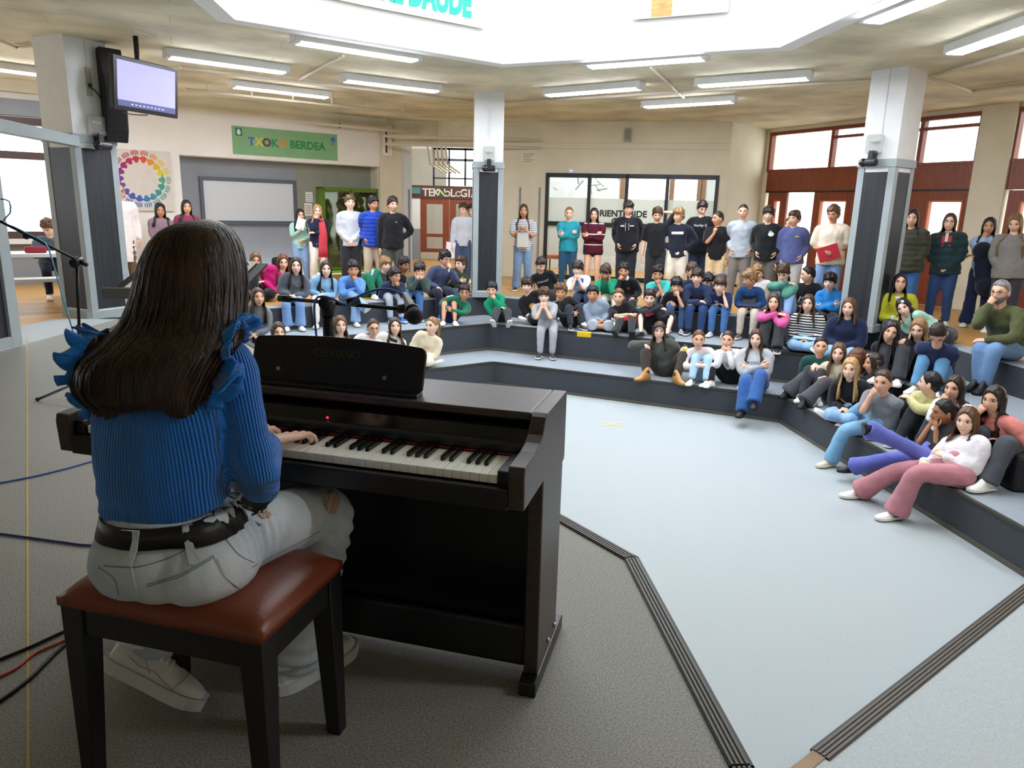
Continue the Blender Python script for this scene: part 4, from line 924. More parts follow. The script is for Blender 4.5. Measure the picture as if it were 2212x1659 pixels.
for s, hw, ax, bx in ((-1, BW / 2 - .012, BX, BY), (1, BW / 2 - .012, BX, BY), (-1, BD / 2 - .012, BY, BX), (1, BD / 2 - .012, BY, BX)):
    off = (BD if ax is BX else BW) / 2 - .022
    mb = MB(); mb.obox(BC + bx * s * off + PZ * (BH - .09), hw, .011, .036, ax, bx); ks.append(mb.build('apron', m_bl, bevel=.002))
for sx in (-1, 1):
    for sy in (-1, 1):
        t = BC + BX * sx * (BW / 2 - .035) + BY * sy * (BD / 2 - .035); b = t + BX * sx * .012 + BY * sy * .012; mb = MB()
        vs = [(b + BX * i * .019 + BY * j * .019) for i, j in ((-1, -1), (1, -1), (1, 1), (-1, 1))] + [(t + BX * i * .030 + BY * j * .030 + PZ * (BH - .054)) for i, j in ((-1, -1), (1, -1), (1, 1), (-1, 1))]
        mb.add(vs, [(3, 2, 1, 0), (4, 5, 6, 7), (0, 1, 5, 4), (1, 2, 6, 5), (2, 3, 7, 6), (3, 0, 4, 7)]); ks.append(mb.build('leg', m_bl, bevel=.003))
adopt(bn, *ks); tag(bn, 'black piano bench with a chestnut leather seat under the pianist', 'bench')

# ------------------------------------------------------------------ microphone stands, music stand, cables
m_stand = mat('satin_black_steel', '#101012', .4, .3, spec=.5); m_chrome = mat('chrome_rod', '#8f9396', .25, .9); m_blue = mat('blue_cable', '#1f4a9c', .45)
def tripod(mb_list, base, r, ang0, zc=.14):
    for k in range(3):
        a = math.radians(ang0 + 120 * k); mb = MB(); e = V3(math.cos(a), math.sin(a), 0)
        mb.bar(base + PZ * zc, base + e * r + PZ * .012, .009, 8); mb_list.append(mb.build('leg', m_chrome if ang0 == 77 else m_stand, smooth=True))
        mb = MB(); mb.sphere(base + e * r + PZ * .014, .014, 10, 6); mb_list.append(mb.build('rubber_foot', m_stand, smooth=True))
YB = 2.95; c = at_y(708, 652, YB); base = V3(c[0], c[1], 0); ks = []
tripod(ks, base, .3, 20)
mb = MB(); mb.bar(base + PZ * .08, base + PZ * (c[2] - .02), .014, 12); ks.append(mb.build('pole', m_stand, smooth=True))
mb = MB(); mb.bar(base + PZ * (c[2] - .16), base + PZ * (c[2] - .05), .024, 12); mb.bar(base + PZ * (c[2] - .055) - V3(.0, 0, 0), base + PZ * (c[2] + .02), .03, 12); mb.bar(c - V3(0, .05, 0), c + V3(0, .03, 0), .026, 12); ks.append(mb.build('clutch', m_stand, smooth=True))
bl, br = at_y(603, 644, YB + .12), at_y(872, 668, YB - .06)
mb = MB(); mb.bar(bl, br, .0085, 10); ks.append(mb.build('boom', m_stand, smooth=True)); mb = MB(); mb.bar(bl, bl + (br - bl) * .1, .0145, 12); ks.append(mb.build('counterweight', m_stand, smooth=True))
mb = MB(); q = at_y(760, 652, YB - .03); mb.bar(q - V3(.02, 0, .005), q + V3(.03, .01, .01), .018, 10); ks.append(mb.build('tightening_knob', m_stand, smooth=True))
mb = MB(); mb.bar(br - V3(.02, 0, 0), br + V3(.035, -.01, .01), .02, 12); ks.append(mb.build('mic_clip', m_stand, smooth=True))
o = empty('microphone_stand', base); adopt(o, *ks); tag(o, 'black boom microphone stand standing behind the piano', 'mic stand')
m0, m1 = at_y(875, 636, YB - .08), at_y(899, 690, YB - .22); o = empty('microphone', m0); d = unit(m1 - m0); L = np.linalg.norm(m1 - m0)
mb = MB(); mb.tube([m0, m0 + d * L * .55, m0 + d * L * .62], [.013, .021, .026], 14); k1 = mb.build('handle', mat('dark_grey_metal', '#4a4a46', .45, .5), smooth=True)
mb = MB(); mb.tube([m0 + d * L * t for t in (.60, .64, .68)], [.028, .029, .028], 14); k2 = mb.build('collar', m_stand, smooth=True)
mb = MB(); mb.sphere(m0 + d * L * .86, .034, 16, 12); k3 = mb.build('grille', mat('mesh_grille', '#1a1b1d', .5, .5, bump=.8, bscale=420), smooth=True); adopt(o, k1, k2, k3); tag(o, 'handheld microphone clipped on the boom behind the piano', 'microphone')
def arc(pix, y, n=24):
    p = [np.array(q, float) for q in pix]; out = []
    for i in range(len(p) - 1):
        p0, p1, p2, p3 = p[max(i - 1, 0)], p[i], p[i + 1], p[min(i + 2, len(p) - 1)]
        for t in np.linspace(0, 1, n // (len(p) - 1) + 1)[:-1]:
            out.append(.5 * (2 * p1 + (p2 - p0) * t + (2 * p0 - 5 * p1 + 4 * p2 - p3) * t * t + (3 * p1 - p0 - 3 * p2 + p3) * t ** 3))
    return [at_y(u, v, y) for u, v in out + [p[-1]]]
o = empty('microphone_cable', base + V3(-.02, -.03, 0)); mb = MB()
pts = arc([(876, 640), (850, 627), (815, 625), (775, 640), (752, 660), (720, 646), (695, 640), (680, 650), (680, 690), (684, 730)], YB - .09); pts += [V3(pts[-1][0], pts[-1][1], .4), V3(pts[-1][0] - .02, pts[-1][1], .006), V3(pts[-1][0] - .5, pts[-1][1] + .2, .006)]
mb.tube(pts, .0045, 8); adopt(o, mb.build('cable', m_blue, smooth=True)); tag(o, 'blue microphone cable looping along the boom behind the piano', 'cable')
# left boom stand
ft = on_z(188, 862, 0); YL = ft[1]; ks = []; tripod(ks, ft, .30, 77)
tp_ = at_y(166, 566, YL); mb = MB(); mb.bar(ft + PZ * .1, V3(ft[0], ft[1], tp_[2] * .55), .013, 10); mb.bar(V3(ft[0], ft[1], tp_[2] * .5), tp_, .010, 10); ks.append(mb.build('pole', m_stand, smooth=True))
mb = MB(); mb.bar(tp_ - V3(0, .04, .01), tp_ + V3(0, .04, .01), .03, 12); ks.append(mb.build('clutch', m_stand, smooth=True))
b0, b1 = at_y(189, 573, YL), at_y(-60, 448, YL - .1); mb = MB(); mb.bar(b0, b1, .009, 10); ks.append(mb.build('boom', m_stand, smooth=True)); mb = MB(); mb.bar(b0, b0 + (b1 - b0) * .07, .015, 10); ks.append(mb.build('counterweight', m_stand, smooth=True))
mb = MB(); q = at_y(57, 510, YL - .05); mb.sphere(q, .022, 10, 8); ks.append(mb.build('tightening_knob', m_stand, smooth=True))
o = empty('microphone_stand', ft); adopt(o, *ks); tag(o, 'slim boom microphone stand by the left portal, boom rising past the dark partition', 'mic stand')
o = empty('microphone_cable', ft + V3(.05, -.1, 0)); mb = MB(); pts = arc([(2, 430), (20, 435), (22, 460), (5, 480), (30, 490), (60, 505), (98, 525), (112, 560), (128, 615), (150, 690), (165, 740)], YL - .06); pts += [V3(pts[-1][0] + .03, YL - .08, .2), V3(pts[-1][0] + .2, YL - .2, .008)]
mb.tube(pts, .005, 8); adopt(o, mb.build('cable', mat('pale_blue_cable', '#5f9fbe', .45), smooth=True)); tag(o, 'pale blue cable wound on the slim stand by the left portal', 'cable')
# sheet music stand behind the pianist
YS = 3.1; c = at_y(412, 604, YS); ew_ = unit(V3(.97, .22, -.02)); up_ = unit(V3(.16, .90, .38)); nn_ = np.cross(ew_, up_); ks = []
mb = MB(); mb.obox(c, .245, .16, .006, ew_, up_, nn_); ks.append(mb.build('desk', m_stand, bevel=.002)); mb = MB(); mb.obox(c - up_ * .16 + nn_ * .02, .245, .006, .025, ew_, up_, nn_); ks.append(mb.build('lip', m_chrome))
mb = MB(); base = V3(c[0] + .02, c[1] + .05, 0); mb.bar(base + PZ * .1, base + PZ * (c[2] - .02), .012, 10); ks.append(mb.build('pole', m_stand, smooth=True)); tripod(ks, base, .28, 40)
mb = MB(); mb.sphere(base + PZ * (c[2] - .06), .03, 10, 8); ks.append(mb.build('tilt_joint', m_chrome, smooth=True)); o = empty('music_stand', base); adopt(o, *ks); tag(o, 'black sheet music stand half hidden behind the pianist', 'music stand')
o = empty('sheet_music', c); mb = MB(); mb.obox(c + nn_ * .012 + up_ * .01, .20, .15, .003, ew_, up_, nn_); k1 = mb.build('paper', m_pap); mb = MB()
for i in range(7): mb.obox(c + nn_ * .0155 + up_ * (.12 - .04 * i), .17, .003, .0005, ew_, up_, nn_)
k2 = mb.build('staves', m_ink); adopt(o, k1, k2); tag(o, 'open white sheet music on the stand behind the pianist', 'sheet music')
# cables on the stage floor
def floor_cable(pix, r, m, label):
    pts = [on_z(u, v, r + .001) for u, v in pix]; sm = []
    for i in range(len(pts) - 1):
        for t in np.linspace(0, 1, 6)[:-1]:
            p0, p1, p2, p3 = pts[max(i - 1, 0)], pts[i], pts[i + 1], pts[min(i + 2, len(pts) - 1)]
            sm.append(.5 * (2 * p1 + (p2 - p0) * t + (2 * p0 - 5 * p1 + 4 * p2 - p3) * t * t + (3 * p1 - p0 - 3 * p2 + p3) * t ** 3))
    sm.append(pts[-1]); o = empty('floor_cable', pts[0]); mb = MB(); mb.tube(sm, r, 8); adopt(o, mb.build('cable', m, smooth=True)); tag(o, label, 'cable')
floor_cable([(-40, 1050), (60, 1032), (140, 1013), (230, 990), (420, 960)], .0045, m_blue, 'blue cable on the stage floor running behind the pianist')
floor_cable([(-40, 1148), (60, 1161), (140, 1172), (210, 1178), (400, 1170)], .005, mat('navy_cable', '#152a63', .45), 'navy cable on the stage floor level with the bench seat')
floor_cable([(-40, 1440), (60, 1400), (165, 1353), (330, 1290)], .0055, m_stand, 'black cable on the stage floor behind the red cable')
floor_cable([(-40, 1478), (30, 1447), (75, 1412), (120, 1392), (165, 1372), (330, 1300)], .004, mat('red_cable', '#c23a22', .45), 'red cable between two black cables on the stage floor')
floor_cable([(-40, 1542), (60, 1470), (165, 1376), (330, 1310)], .0055, m_stand, 'black cable on the stage floor in front of the red cable')
# ------------------------------------------------------------------ people: templates and generator
from mathutils import noise as mnoise
UPV = V3(0, 0, 1)
def remesh(mb, vox, it=3, fac=.5):
    """voxel-union of overlapping closed shapes into ONE continuous smooth surface"""
    me = bpy.data.meshes.new('tmp'); me.from_pydata(mb.v, [], mb.f); o = bpy.data.objects.new('tmp', me); COL.objects.link(o)
    r = o.modifiers.new('r', 'REMESH'); r.mode = 'VOXEL'; r.voxel_size = vox
    if it: s = o.modifiers.new('s', 'SMOOTH'); s.factor = fac; s.iterations = it
    out = bpy.data.meshes.new_from_object(o.evaluated_get(bpy.context.evaluated_depsgraph_get()))
    bpy.data.objects.remove(o); bpy.data.meshes.remove(me); return out
def mesh_np(me):
    n = len(me.vertices); v = np.empty(n * 3, np.float32); me.vertices.foreach_get('co', v); return v.reshape(-1, 3).astype(float)
def link(name, me, mats, root, smooth=True):
    me.materials.clear()
    for m in (mats if isinstance(mats, (list, tuple)) else [mats]): me.materials.append(m)
    if smooth: me.polygons.foreach_set('use_smooth', [True] * len(me.polygons))
    me.name = name; o = bpy.data.objects.new(name, me); COL.objects.link(o)
    o.parent = root; o.matrix_parent_inverse = Matrix.Translation(-Vector(root.location)); return o
def path(js, rs, k=4, rd=.3):
    """joints -> smooth polyline with bends rounded; radii interpolated"""
    js = [np.asarray(j, float) for j in js]; P_ = []; R_ = []; rs = [r if hasattr(r, '__len__') else (r, r) for r in rs]
    for i in range(len(js)):
        if i == 0 or i == len(js) - 1: P_.append(js[i]); R_.append(rs[i]); continue
        a, b, c = js[i - 1], js[i], js[i + 1]; p, q = b + (a - b) * rd, b + (c - b) * rd
        ra = [rs[i][x] * (1 - rd) + rs[i - 1][x] * rd for x in (0, 1)]; rc = [rs[i][x] * (1 - rd) + rs[i + 1][x] * rd for x in (0, 1)]
        for t in np.linspace(0, 1, k + 1):
            P_.append((1 - t) ** 2 * p + 2 * t * (1 - t) * b + t * t * q)
            R_.append(tuple((1 - t) ** 2 * ra[x] + 2 * t * (1 - t) * rs[i][x] + t * t * rc[x] for x in (0, 1)))
    return P_, R_
def limb(mb, js, rs, n=10, cap=True, flat=None, end=True):
    P_, R_ = path(js, rs)
    mb.tube(P_, R_, n, flat=flat)
    if cap:
        mb.sphere(P_[0], max(R_[0]) * .97, n, 6)
        if end: mb.sphere(P_[-1], max(R_[-1]) * .97, n, 6)
def ik(a, t, l1, l2, pole):
    a, t = np.asarray(a, float), np.asarray(t, float); d = t - a; L = np.linalg.norm(d); m = (l1 + l2) * .995
    if L > m: t = a + d / L * m; L = m; d = t - a
    L = max(L, abs(l1 - l2) + .02, .06); e = unit(d); p = np.asarray(pole, float); p = unit(p - e * np.dot(p, e))
    x = (l1 * l1 - l2 * l2 + L * L) / (2 * L); h = math.sqrt(max(l1 * l1 - x * x, 0)); return a + e * x + p * h, a + e * L

# head template in (right, forward, up), about 0.232 tall, centre mid-way between chin and crown
def _head_grid(nl=42, nz=32):
    vs = []; lon = []
    for i in range(nl):
        t = -1 + 2 * i / nl; lon.append(math.pi * (.62 * t + .38 * t ** 3))
    lat = [-math.pi / 2 + math.pi * (j + .5) / nz for j in range(nz)]
    D = np.array([[math.sin(l) * math.cos(p), math.cos(l) * math.cos(p), math.sin(p)] for p in lat for l in lon])
    fs = [(j * nl + i, j * nl + (i + 1) % nl, (j + 1) * nl + (i + 1) % nl, (j + 1) * nl + i) for j in range(nz - 1) for i in range(nl)]
    fs += [tuple(range(nl - 1, -1, -1)), tuple((nz - 1) * nl + i for i in range(nl))]
    fs = [f[::-1] for f in fs]
    return D, fs
HD, HF = _head_grid()
def _skull(D):
    p = D * np.array([.074, .093, .116]); x, y, z = p[:, 0].copy(), p[:, 1].copy(), p[:, 2].copy()
    s = np.clip((-z - .015) / .10, 0, 1) ** 1.3; fr = np.clip(y / .05, 0, 1)
    x = x * (1 - .36 * s); y = np.where(y > 0, y * (1 - .10 * s), y * (1 - .42 * s)); y = y + .006 * s
    y = np.where(y < 0, y * (1 + .05 * np.clip((z + .02) / .08, 0, 1)), y)
    g = lambda a, b, c, d: np.exp(-((x - a) / c) ** 2 - ((z - b) / d) ** 2) * fr
    y = y + .021 * g(0, -.030, .011, .016) + .012 * g(0, -.010, .008, .022) + .003 * g(0, .030, .045, .009)
    for sg in (-1, 1): y = y - .010 * g(sg * .030, .008, .017, .012) + .004 * g(sg * .040, -.03, .02, .02)
    y = y + .006 * g(0, -.064, .021, .009) - .003 * g(0, -.052, .02, .004) + .007 * g(0, -.100, .018, .014)
    return np.stack([x, y, z], 1)
HS = _skull(HD)
def _head():
    cen = np.array([HS[list(f)].mean(0) for f in HF]); m = []
    for c in cen: m.append(1 if (c[1] > .06 and abs(c[0]) < .021 and abs(c[2] + .0645) < .0068) else 0)
    mb = MB(); mb.add(HS, HF); mb.m = m
    for sg in (-1, 1):
        mb.sphere((sg * .030, .0735, .008), (.0125, .008, .0056), 10, 6, mi=2)
        mb.sphere((sg * .030, .0790, .008), (.0064, .0050, .0060), 8, 6, mi=3)
        mb.tube([(sg * .0145, .0800, .010), (sg * .022, .0845, .0155), (sg * .031, .0842, .0170), (sg * .040, .0795, .0150), (sg * .046, .073, .0105)], .0022, 5, mi=3)
        mb.tube([(sg * .0135, .0865, .0255), (sg * .025, .0880, .0305), (sg * .038, .0825, .0315), (sg * .050, .072, .0255)], [.0022, .0030, .0028, .0014], 6, mi=4)
        mb.sphere((sg * .0745, -.006, -.006), (.011, .019, .031), 8, 6)
    return mb
HEAD = _head()

def hand_shape(curl=22, spread=1.0, thumb=0.0, n=6, side=1, arch=4):
    """side +1: right hand. wrist at origin, fingers +y, back of hand +z, thumb towards -x (mirrored for left)"""
    mb = MB(); mb.tube([(0, -.012, 0), (0, .02, 0), (0, .055, 0), (0, .088, -.002)], [(.013, .022), (.014, .030), (.013, .038), (.010, .038)], 10, flat=(0, 0, 1))
    for i, (x, l, r) in enumerate(((-.0285, .070, .0088), (-.0095, .079, .0090), (.0100, .073, .0086), (.0285, .057, .0076))):
        p = V3(x, .082, -.001); a = math.radians(-arch); pts = [p]; fan = (x / .0285) * math.radians(5) * spread
        for sgl in (.46, .31, .23):
            a += math.radians(curl) * (1.0 if sgl > .4 else 1.15); d = V3(math.sin(fan) * math.cos(a), math.cos(a) * math.cos(fan), -math.sin(a)); p = p + d * l * sgl; pts.append(p)
        mb.tube(pts, [r, r * .95, r * .85, r * .62], n); mb.sphere(pts[-1], r * .62, n, 4); mb.sphere(pts[1], r * .97, n, 4)
    t0 = V3(-.026, .022, -.004); d1 = unit(V3(-.75 + thumb * .6, .62, -.25 - thumb * .3)); d2 = unit(V3(-.35 + thumb * .8, .85, -.3 - thumb * .4))
    mb.tube([t0, t0 + d1 * .038, t0 + d1 * .038 + d2 * .032, t0 + d1 * .038 + d2 * .055], [.0135, .0112, .0098, .0065], n)
    if side < 0:
        mb.v = [(-a, b, c) for a, b, c in mb.v]; mb.f = [f[::-1] for f in mb.f]
    return mb
HANDS = {(k, s): hand_shape(*a, side=s) for s in (1, -1) for k, a in dict(relax=(22, 1, .2), fist=(74, .3, .9), flat=(7, 1.2, 0), grip=(48, .6, .7)).items()}

def shoe_mesh(name, high=0.0):
    """sole + rounded upper, heel at origin side -y, toe +y, sole on z=0; length .27"""
    ys = np.array([-.062, -.045, 0, .05, .10, .15, .185, .205]); w = np.array([.026, .034, .036, .038, .046, .047, .038, .018]); h = np.array([.055, .078, .082, .078, .062, .050, .042, .03])
    if high: h = h + high * np.array([.8, 1, 1, .6, .1, 0, 0, 0])
    n = 12; mb = MB(); rings = []
    for y, a, b in zip(ys, w, h):
        r = []
        for k in range(n):
            t = 2 * math.pi * k / n; cx, cz = math.cos(t), math.sin(t)
            r.append((a * cx * (1 - .12 * max(cz, 0)), y, .018 + (b - .018) * max(cz, 0) ** .8 if cz > 0 else .018 + .004 * cz))
        rings.append(r)
    vs = [p for r in rings for p in r]; fs = [(i * n + k, i * n + (k + 1) % n, (i + 1) * n + (k + 1) % n, (i + 1) * n + k) for i in range(len(ys) - 1) for k in range(n)]
    fs += [tuple(range(n - 1, -1, -1)), tuple((len(ys) - 1) * n + k for k in range(n))]; mb.add(vs, [f[::-1] for f in fs], 0)
    ol = [(a * 1.09 + .002, y) for a, y in zip(w, ys)]; ol = [(ol[0][0], ys[0] - .006)] + ol[1:-1] + [(ol[-1][0], ys[-1] + .007)]
    poly = [(a, y) for a, y in ol] + [(-a, y) for a, y in ol[::-1]]; mb.prism(poly, 0, .024, 1)
    me = bpy.data.meshes.new(name); me.from_pydata(mb.v, [], mb.f); me.materials.append(None); me.materials.append(None)
    me.polygons.foreach_set('material_index', mb.m); me.polygons.foreach_set('use_smooth', [True] * len(me.polygons)); me.update(); return me
SHOE, BOOT = shoe_mesh('shoe'), shoe_mesh('boot', .10)
SKINS = dict(l='#eec3aa', m='#e0b092', t='#c89270', d='#a87552')
def skin(k):
    return mat('skin_' + k, SKINS[k], .5, var=.06, vscale=18, spec=.35)
HAIRS = dict(dk='#2a1e18', br='#43301f', mb='#5e4229', lb='#86663f', bl='#b39160', bk='#1a1516', gr='#7a7673', rd='#63391f')
def hairmat(k): return mat('hair_' + k, HAIRS[k], .42, var=.4, vscale=30, stretch=(1, 1, .12), spec=.4, bump=.3, bscale=60)
def cloth(h, pat=None):
    if pat is None: return mat('cloth_' + h, h, .88, var=.07, vscale=9, bump=.35, bscale=14, spec=.2, sheen=.15)
    key = 'cloth_%s_%s' % (h, pat)
    if key in MATS: return MATS[key]
    c2, per, duty = pat; m = mat(key, h, .88, bump=.3, bscale=14, spec=.2); nt = m.node_tree; b = nt.nodes['Principled BSDF']
    tc = nt.nodes.new('ShaderNodeTexCoord'); sx = nt.nodes.new('ShaderNodeSeparateXYZ'); nt.links.new(tc.outputs['Object'], sx.inputs[0])
    m1 = nt.nodes.new('ShaderNodeMath'); m1.operation = 'DIVIDE'; m1.inputs[1].default_value = per; nt.links.new(sx.outputs['Z'], m1.inputs[0])
    m2 = nt.nodes.new('ShaderNodeMath'); m2.operation = 'FLOORED_MODULO'; m2.inputs[1].default_value = 1; nt.links.new(m1.outputs[0], m2.inputs[0])
    m3 = nt.nodes.new('ShaderNodeMath'); m3.operation = 'LESS_THAN'; m3.inputs[1].default_value = duty; nt.links.new(m2.outputs[0], m3.inputs[0])
    mx = nt.nodes.new('ShaderNodeMix'); mx.data_type = 'RGBA'; mx.inputs[6].default_value = (*lin(h), 1); mx.inputs[7].default_value = (*lin(c2), 1)
    nt.links.new(m3.outputs[0], mx.inputs[0]); nt.links.new(mx.outputs[2], b.inputs['Base Color']); return m

def hair_cap(style, vol=1.0, seed=0):
    """closed cap: skull pushed outwards where hair grows, sunk under the skin over the face"""
    x, y, z = HS[:, 0], HS[:, 1], HS[:, 2]; az = np.arctan2(np.abs(HD[:, 0]), HD[:, 1])
    if style == 'short': ks = [(0, .044), (.55, .042), (.95, .026), (1.35, -.015), (1.75, -.02), (2.3, -.06), (3.2, -.072)]
    elif style == 'fringe': ks = [(0, .026), (.55, .025), (.85, .016), (1.3, -.020), (1.75, -.03), (2.3, -.065), (3.2, -.078)]
    elif style == 'crop': ks = [(0, .066), (.55, .062), (.95, .046), (1.35, .01), (1.75, -.012), (2.3, -.05), (3.2, -.06)]
    elif style == 'bald': ks = [(0, .105), (.6, .10), (.95, .07), (1.3, .01), (1.75, -.02), (2.3, -.05), (3.2, -.06)]
    elif style == 'pony': ks = [(0, .070), (.55, .064), (.95, .035), (1.3, .0), (1.75, -.035), (2.3, -.07), (3.2, -.085)]
    else: ks = [(0, .066), (.35, .060), (.70, .030), (.92, -.04), (1.15, -.10), (1.8, -.12), (3.2, -.12)]
    zb = np.interp(az, [k[0] for k in ks], [k[1] for k in ks])
    jag = np.array([mnoise.noise(Vector((a * 60 + seed * 5, b * 60, 1.7 * seed))) + .6 * mnoise.noise(Vector((a * 130 + seed, b * 130, 4.1))) for a, b, c in HS]); zb = zb + jag * {'short': .016, 'fringe': .016, 'crop': .005, 'bald': .004}.get(style, .004)
    t0 = {'short': .025, 'fringe': .028, 'crop': .010, 'bald': .004, 'pony': .010}.get(style, .013) * vol
    t = np.clip((z - zb) / .014, 0, 1); t = t * t * (3 - 2 * t); top = np.clip((z + .02) / .10, .45, 1)
    nz = np.array([mnoise.noise(Vector((a * 38 + seed * 7, b * 38, c * 22))) for a, b, c in HS])
    nz2 = np.array([mnoise.noise(Vector((a * 120 + seed * 3, b * 120, c * 60))) for a, b, c in HS])
    th = t0 * top * (1 + (.75 if style in ('short', 'fringe') else .15) * nz + .45 * nz2) * t - .012 * (1 - t)
    if style == 'long': th = th * (1 - .25 * np.exp(-(x / .006) ** 2) * (z > .06))
    if style == 'fringe': th = th + .010 * t * np.clip((y - .03) / .05, 0, 1) * np.clip((z - .0) / .05, 0, 1)
    nrm = HS / np.array([.074, .093, .116]) ** 2; nrm /= np.linalg.norm(nrm, axis=1)[:, None]
    return HS + nrm * th[:, None]

LEV = {'T1': (T1, R1, PIT), 'T2': (T2, R2, T1), 'T3': (T3, R3, T2)}
def edge_point(u, v, tier_, k=None):
    d = ray(u, v)[:2]; d = d / np.linalg.norm(d); best = None; R = LEV[tier_][1]
    for kk in ((5, 0, 1) if k is None else (k,)):
        a, b = hexc(R, kk)[:2], hexc(R, kk + 1)[:2]; e = b - a; den = d[0] * -e[1] + d[1] * e[0]
        if abs(den) < 1e-9: continue
        M_ = np.linalg.solve(np.array([[d[0], -e[0]], [d[1], -e[1]]]), a)
        if M_[0] > 0 and (k is not None or -.001 <= M_[1] <= 1.001):
            o = unit((a + b) / 2 - HC[:2]); best = (d * M_[0], o)
    return best

NP = [0]
def person(label, u, vt, place, turn=0, look=(0, 0), lean=None, side=0.0, arms=('lap', 'lap'), legs=('hang', 'hang'), top='#888888', pat=None,
           sleeve='long', hood=False, puff=0, bulk=1.0, pants='#2c3f5e', plen=1.0, flare=0.0, shoes='#e8e6e0', sole='#f0efea', boot=False, hair='short', hc='dk', hl=.30, vol=1.0,
           sk='m', pu=None, collar=None, cuffs=None, hs=None, tilt=0.0, extra=None, band=None, glasses=False, beard=None, coat=0.0, hands=('relax', 'relax'), headk=1.07, sock=None, front=1.05, fe=0):
    """one posed person: empty root > body (continuous skin mesh), top, trousers, shoe x2, hair ..."""
    NP[0] += 1; seed = NP[0]
    sit = place[0] in LEV or place[0] in ('G', 'E', 'S')
    if place[0] == 'E':
        zs, R, zl = LEV[place[1]]; a_, b_ = hexc(R, 1), hexc(R, 2); t_ = (place[2] - a_[1]) / (b_[1] - a_[1]); o_ = unit((a_ + b_) / 2 - HC); q = a_ + (b_ - a_) * t_ + o_ * place[3]; g = np.array([q[0], q[1], zs])
    elif place[0] == 'S': zs, zl = place[2], T3; q = at_y(u, vt + 60, place[1]); g = np.array([q[0], q[1], zs])
    elif place[0] == 'G': g = on_z(place[1], place[2], place[3]); zs, zl = place[3], place[4]
    elif sit:
        zs, R, zl = LEV[place[0]]; ep, outw = edge_point(pu if pu is not None else u, vt + 60, place[0], place[2] if len(place) > 2 else None)
        g = np.array([*(ep + outw * place[1]), zs])
    else:
        zs = place[2] if len(place) > 2 else T3; q = at_y(pu if pu is not None else u, vt + 60, place[1]); g = np.array([q[0], q[1], zs]); zl = zs
    F = unit(V3(-.3 - g[0], 2.2 - g[1], 0)); t = math.radians(turn); F = V3(F[0] * math.cos(t) - F[1] * math.sin(t), F[0] * math.sin(t) + F[1] * math.cos(t), 0)
    S = np.cross(F, UPV)
    if lean is None: lean = .10 if sit else .0
    # head position from its picture row, at the distance given by the seat and lean
    hh = .232 * headk; tgt = g + F * lean + S * side; b2 = ray(u, vt + 20)[:2]; b2 = b2 / np.linalg.norm(b2); D = np.dot(tgt[:2], b2)
    dd = ray(u, vt); sc = D / np.hypot(dd[0], dd[1]); ztop = CAMH + dd[2] * sc
    hc_ = np.array([*(b2 * D), ztop - hh * .56])
    if sit: H = (np.linalg.norm(hc_ - g) - .07) / .385
    else: H = (hc_[2] - zs) / .925
    Hr = H; H = min(max(H, 1.34), 1.80) if hs is None else hs
    hip = g + V3(0, 0, .056 * H) if sit else np.array([*(g[:2] + (hc_ - g)[:2] * .15), zs + .53 * H])
    if sit: hip = hip + UPV * .01
    nb = hc_ - UPV * .115 * H * .88 - unit(F + 0 * S) * (.025 if sit else .015) - (hc_ - hip) * V3(1, 1, 0) * .10
    T = unit(nb - hip); Sx = unit(S - T * np.dot(S, T)); N = np.cross(T, Sx)
    if np.dot(N, F) < 0: N = -N
    sl = np.linalg.norm(nb - hip); bow = -F * (.035 + .12 * max(lean - .08, 0)) if sit else -F * .0
    sp = lambda t: hip + (nb - hip) * t + bow * math.sin(math.pi * min(max(t, 0), 1))
    shc = sp(.93); sh = {1: shc + Sx * .108 * H, -1: shc - Sx * .108 * H}
    hj = {1: hip + S * .052 * H, -1: hip - S * .052 * H}
    # legs
    th_, sk_ = .245 * H, .243 * H; knee, ank, fdir = {}, {}, {}
    for s, lg in ((1, legs[0]), (-1, legs[1])):
        fd = unit(F + S * s * .18); pole = F + UPV * 1.2 + S * s * .1
        if lg == 'hang': a = hj[s] + F * (.25 * H + .03) + S * s * .02; a[2] = zl + .082
        elif lg == 'wide': a = hj[s] + F * (.23 * H) + S * s * .10; a[2] = zl + .082; pole = F + UPV * 1.2 + S * s * .6
        elif lg == 'up': a = hj[s] + F * .25 * H + S * s * .02; a[2] = zs + .082; pole = UPV + F * .3
        elif lg == 'upwide': a = hj[s] + F * .27 * H + S * s * .12; a[2] = zs + .082; pole = UPV + F * .3 + S * s * .55; fd = unit(F + S * s * .9)
        elif lg == 'cross': a = hj[s] + F * .115 * H - S * s * .16 * H; a[2] = zs + .06; pole = S * s * 1.3 + F * .9 + UPV * .25; fd = unit(-S * s + F * .35)
        elif lg == 'out': a = hj[s] + F * .44 * H + S * s * .04; a[2] = zs + .07; pole = UPV
        elif lg == 'over': a = hj[-s] + F * .36 * H + S * s * (-.16); a[2] = zl + .30; pole = F + UPV + S * s * .1; fd = unit(F - S * s * .5)
        elif lg == 'stand': a = hj[s] * V3(1, 1, 0) + S * s * .03 + F * .01; a[2] = zs + .08; pole = F
        else:
            kk = lg[0]
            if kk == 'px': a = on_z(lg[1], lg[2], lg[3]) if len(lg) < 6 or lg[5] is None else at_y(lg[1], lg[2], lg[5]); pole = F + UPV * 1.2 if len(lg) < 5 or lg[4] is None else np.asarray(lg[4], float); fd = unit(F + S * s * .1)
            else: a = hj[s] + F * lg[1] + S * s * lg[2]; a[2] = lg[3]; pole = F + UPV * 1.2 if len(lg) < 5 else F * lg[4][0] + S * s * lg[4][1] + UPV * lg[4][2]
        knee[s], ank[s] = ik(hj[s], a, th_, sk_, pole); fdir[s] = fd
